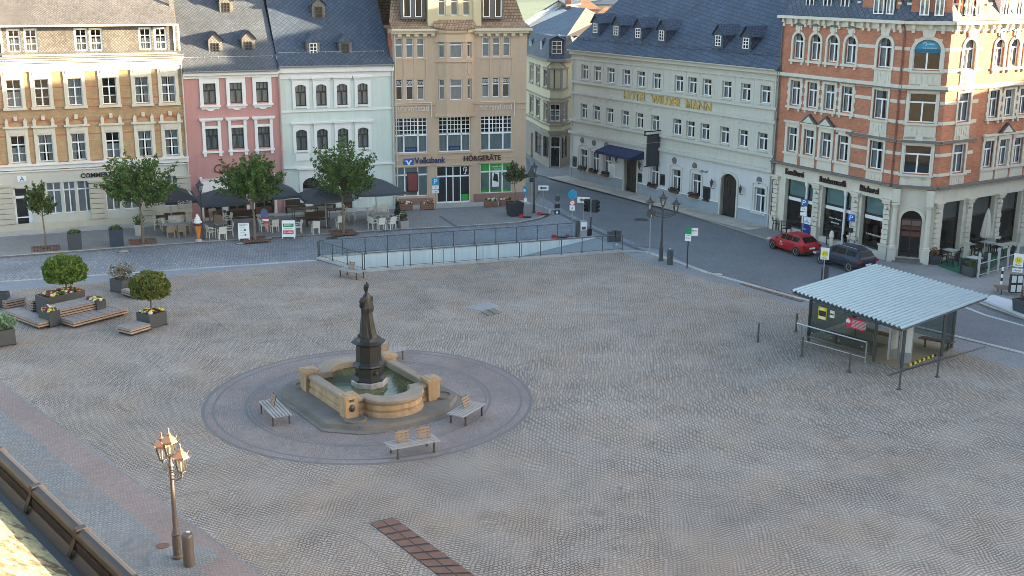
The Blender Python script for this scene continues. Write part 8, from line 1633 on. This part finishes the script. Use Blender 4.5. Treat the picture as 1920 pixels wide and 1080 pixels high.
    for s in (1,-1):
        bz=st[1][3]; mb=MB(M); mb.box(st[0][0]-.015,st[0][0]+.22,s*(W2-.14)-.12,s*(W2-.14)+.11,bz-.28,bz-.12); obj('tail_light',mb,M_LAMPR,t)
        mb=MB(M); mb.box(xf_-.35,xf_-.02,s*(W2-.22)-.16,s*(W2-.22)+.14,.62,.75); obj('headlight',mb,M_LAMPW,t)
        xm=st[i1][0]+.15; mb=MB(M); mb.box(xm-.08,xm+.08,s*(W2),s*(W2+.16),st[i1][3]+.02,st[i1][3]+.15); obj('mirror',mb,m,t)
    mb=MB(M); mb.box(xr_-.02,xr_+.1,-.26,.26,.58,.7); pl_=obj('number_plate',mb,M_PLATE,t); mb=MB(M); mb.box(xr_-.03,xr_+.3,-W2*.8,W2*.8,.24,.42); obj('rear_bumper',mb,M_BLACK,t)
    for x in (.05,wb*.36): 
        pass
    mb=MB(M)
    for xx in (.28,-.62): mb.box(xx-.006,xx+.006,W2-.008,W2+.004,.42,st[i0+1][3]-.03)
    obj('door_seam',mb,M_BLACK,t); mb=MB(M)
    for xx in (.0,-.85): mb.box(xx-.1,xx+.1,W2-.0,W2+.025,st[i0+1][3]-.17,st[i0+1][3]-.13)
    obj('door_handle',mb,m,t)
    return t,M
PR=paint('red_car_paint',(.33,.004,.012),.1); PG=paint('grey_car_paint',(.009,.017,.038),.1)
ST1=[(-2.08,.42,.62,.78,.6,.80,.5),(-1.98,.3,.82,.98,.74,1.0,.66),(-1.45,.2,.89,.98,.79,1.38,.56),(-.7,.18,.9,.95,.81,1.46,.6),(.05,.18,.9,.92,.81,1.45,.6),(.6,.18,.9,.92,.8,1.28,.58),(1.15,.2,.9,.9,.78,.93,.7),(1.75,.22,.85,.78,.66,.82,.5),(2.05,.32,.62,.58,.5,.62,.4)]
t,M=car((1493,480),(1448,466),'red hatchback with white door lettering parked before the bakery',PR,4.1,1.8,ST1,2.6,.33,'parked_car')
Mt=M @ Matrix.Translation((.35,.905,.68)) @ Matrix.Rotation(R(180),4,'Z') @ Matrix.Rotation(R(90),4,'X'); text('mobil',t,Mt @ Matrix.Translation((0,-.1,0)),.34,.09,M_WTX,.003); mb=MB(Mt); mb.tube([(.12*math.cos(x),.08+.05*math.sin(x),0) for x in [2*PI*i/12 for i in range(13)]],.018,5); obj('emblem',mb,M_WTX,t)
ST2=[(-2.3,.48,.66,.9,.64,.92,.55),(-2.2,.36,.86,1.08,.78,1.1,.7),(-1.85,.28,.93,1.1,.84,1.5,.6),(-.9,.26,.94,1.06,.85,1.64,.64),(.05,.26,.94,1.03,.85,1.64,.64),(.62,.26,.94,1.02,.84,1.46,.62),(1.2,.28,.94,1.02,.82,1.05,.74),(1.9,.3,.9,.92,.72,.96,.56),(2.3,.4,.68,.7,.56,.74,.46)]
t,M=car((1594,511),(1537,494),'dark grey sport utility car parked behind the red hatchback',PG,4.6,1.88,ST2,2.75,.37,'parked_car')
mb=MB(M)
for s in (1,-1): mb.tube([(-1.7,s*.6,1.62),(-1.5,s*.6,1.69),(0,s*.6,1.71),(.3,s*.6,1.62)],.018,5)
obj('roof_rail',mb,M_STEEL,t)
# ---------------- morning haze over the whole place
mb=MB(); mb.box(-1000,1000,-300,1000,-6,60); me=mb.mesh('haze',[]); weld(me); hz_=link(bpy.data.objects.new('haze',me)); hz_['kind']='stuff'
m=bpy.data.materials.new('haze_air'); m.use_nodes=True; n=m.node_tree.nodes; n.remove(n['Principled BSDF']); v=n.new('ShaderNodeVolumePrincipled'); v.inputs['Color'].default_value=(.85,.92,1,1); v.inputs['Density'].default_value=.00005; v.inputs['Anisotropy'].default_value=.2; m.node_tree.links.new(v.outputs[0],n['Material Output'].inputs['Volume']); me.materials.append(m)
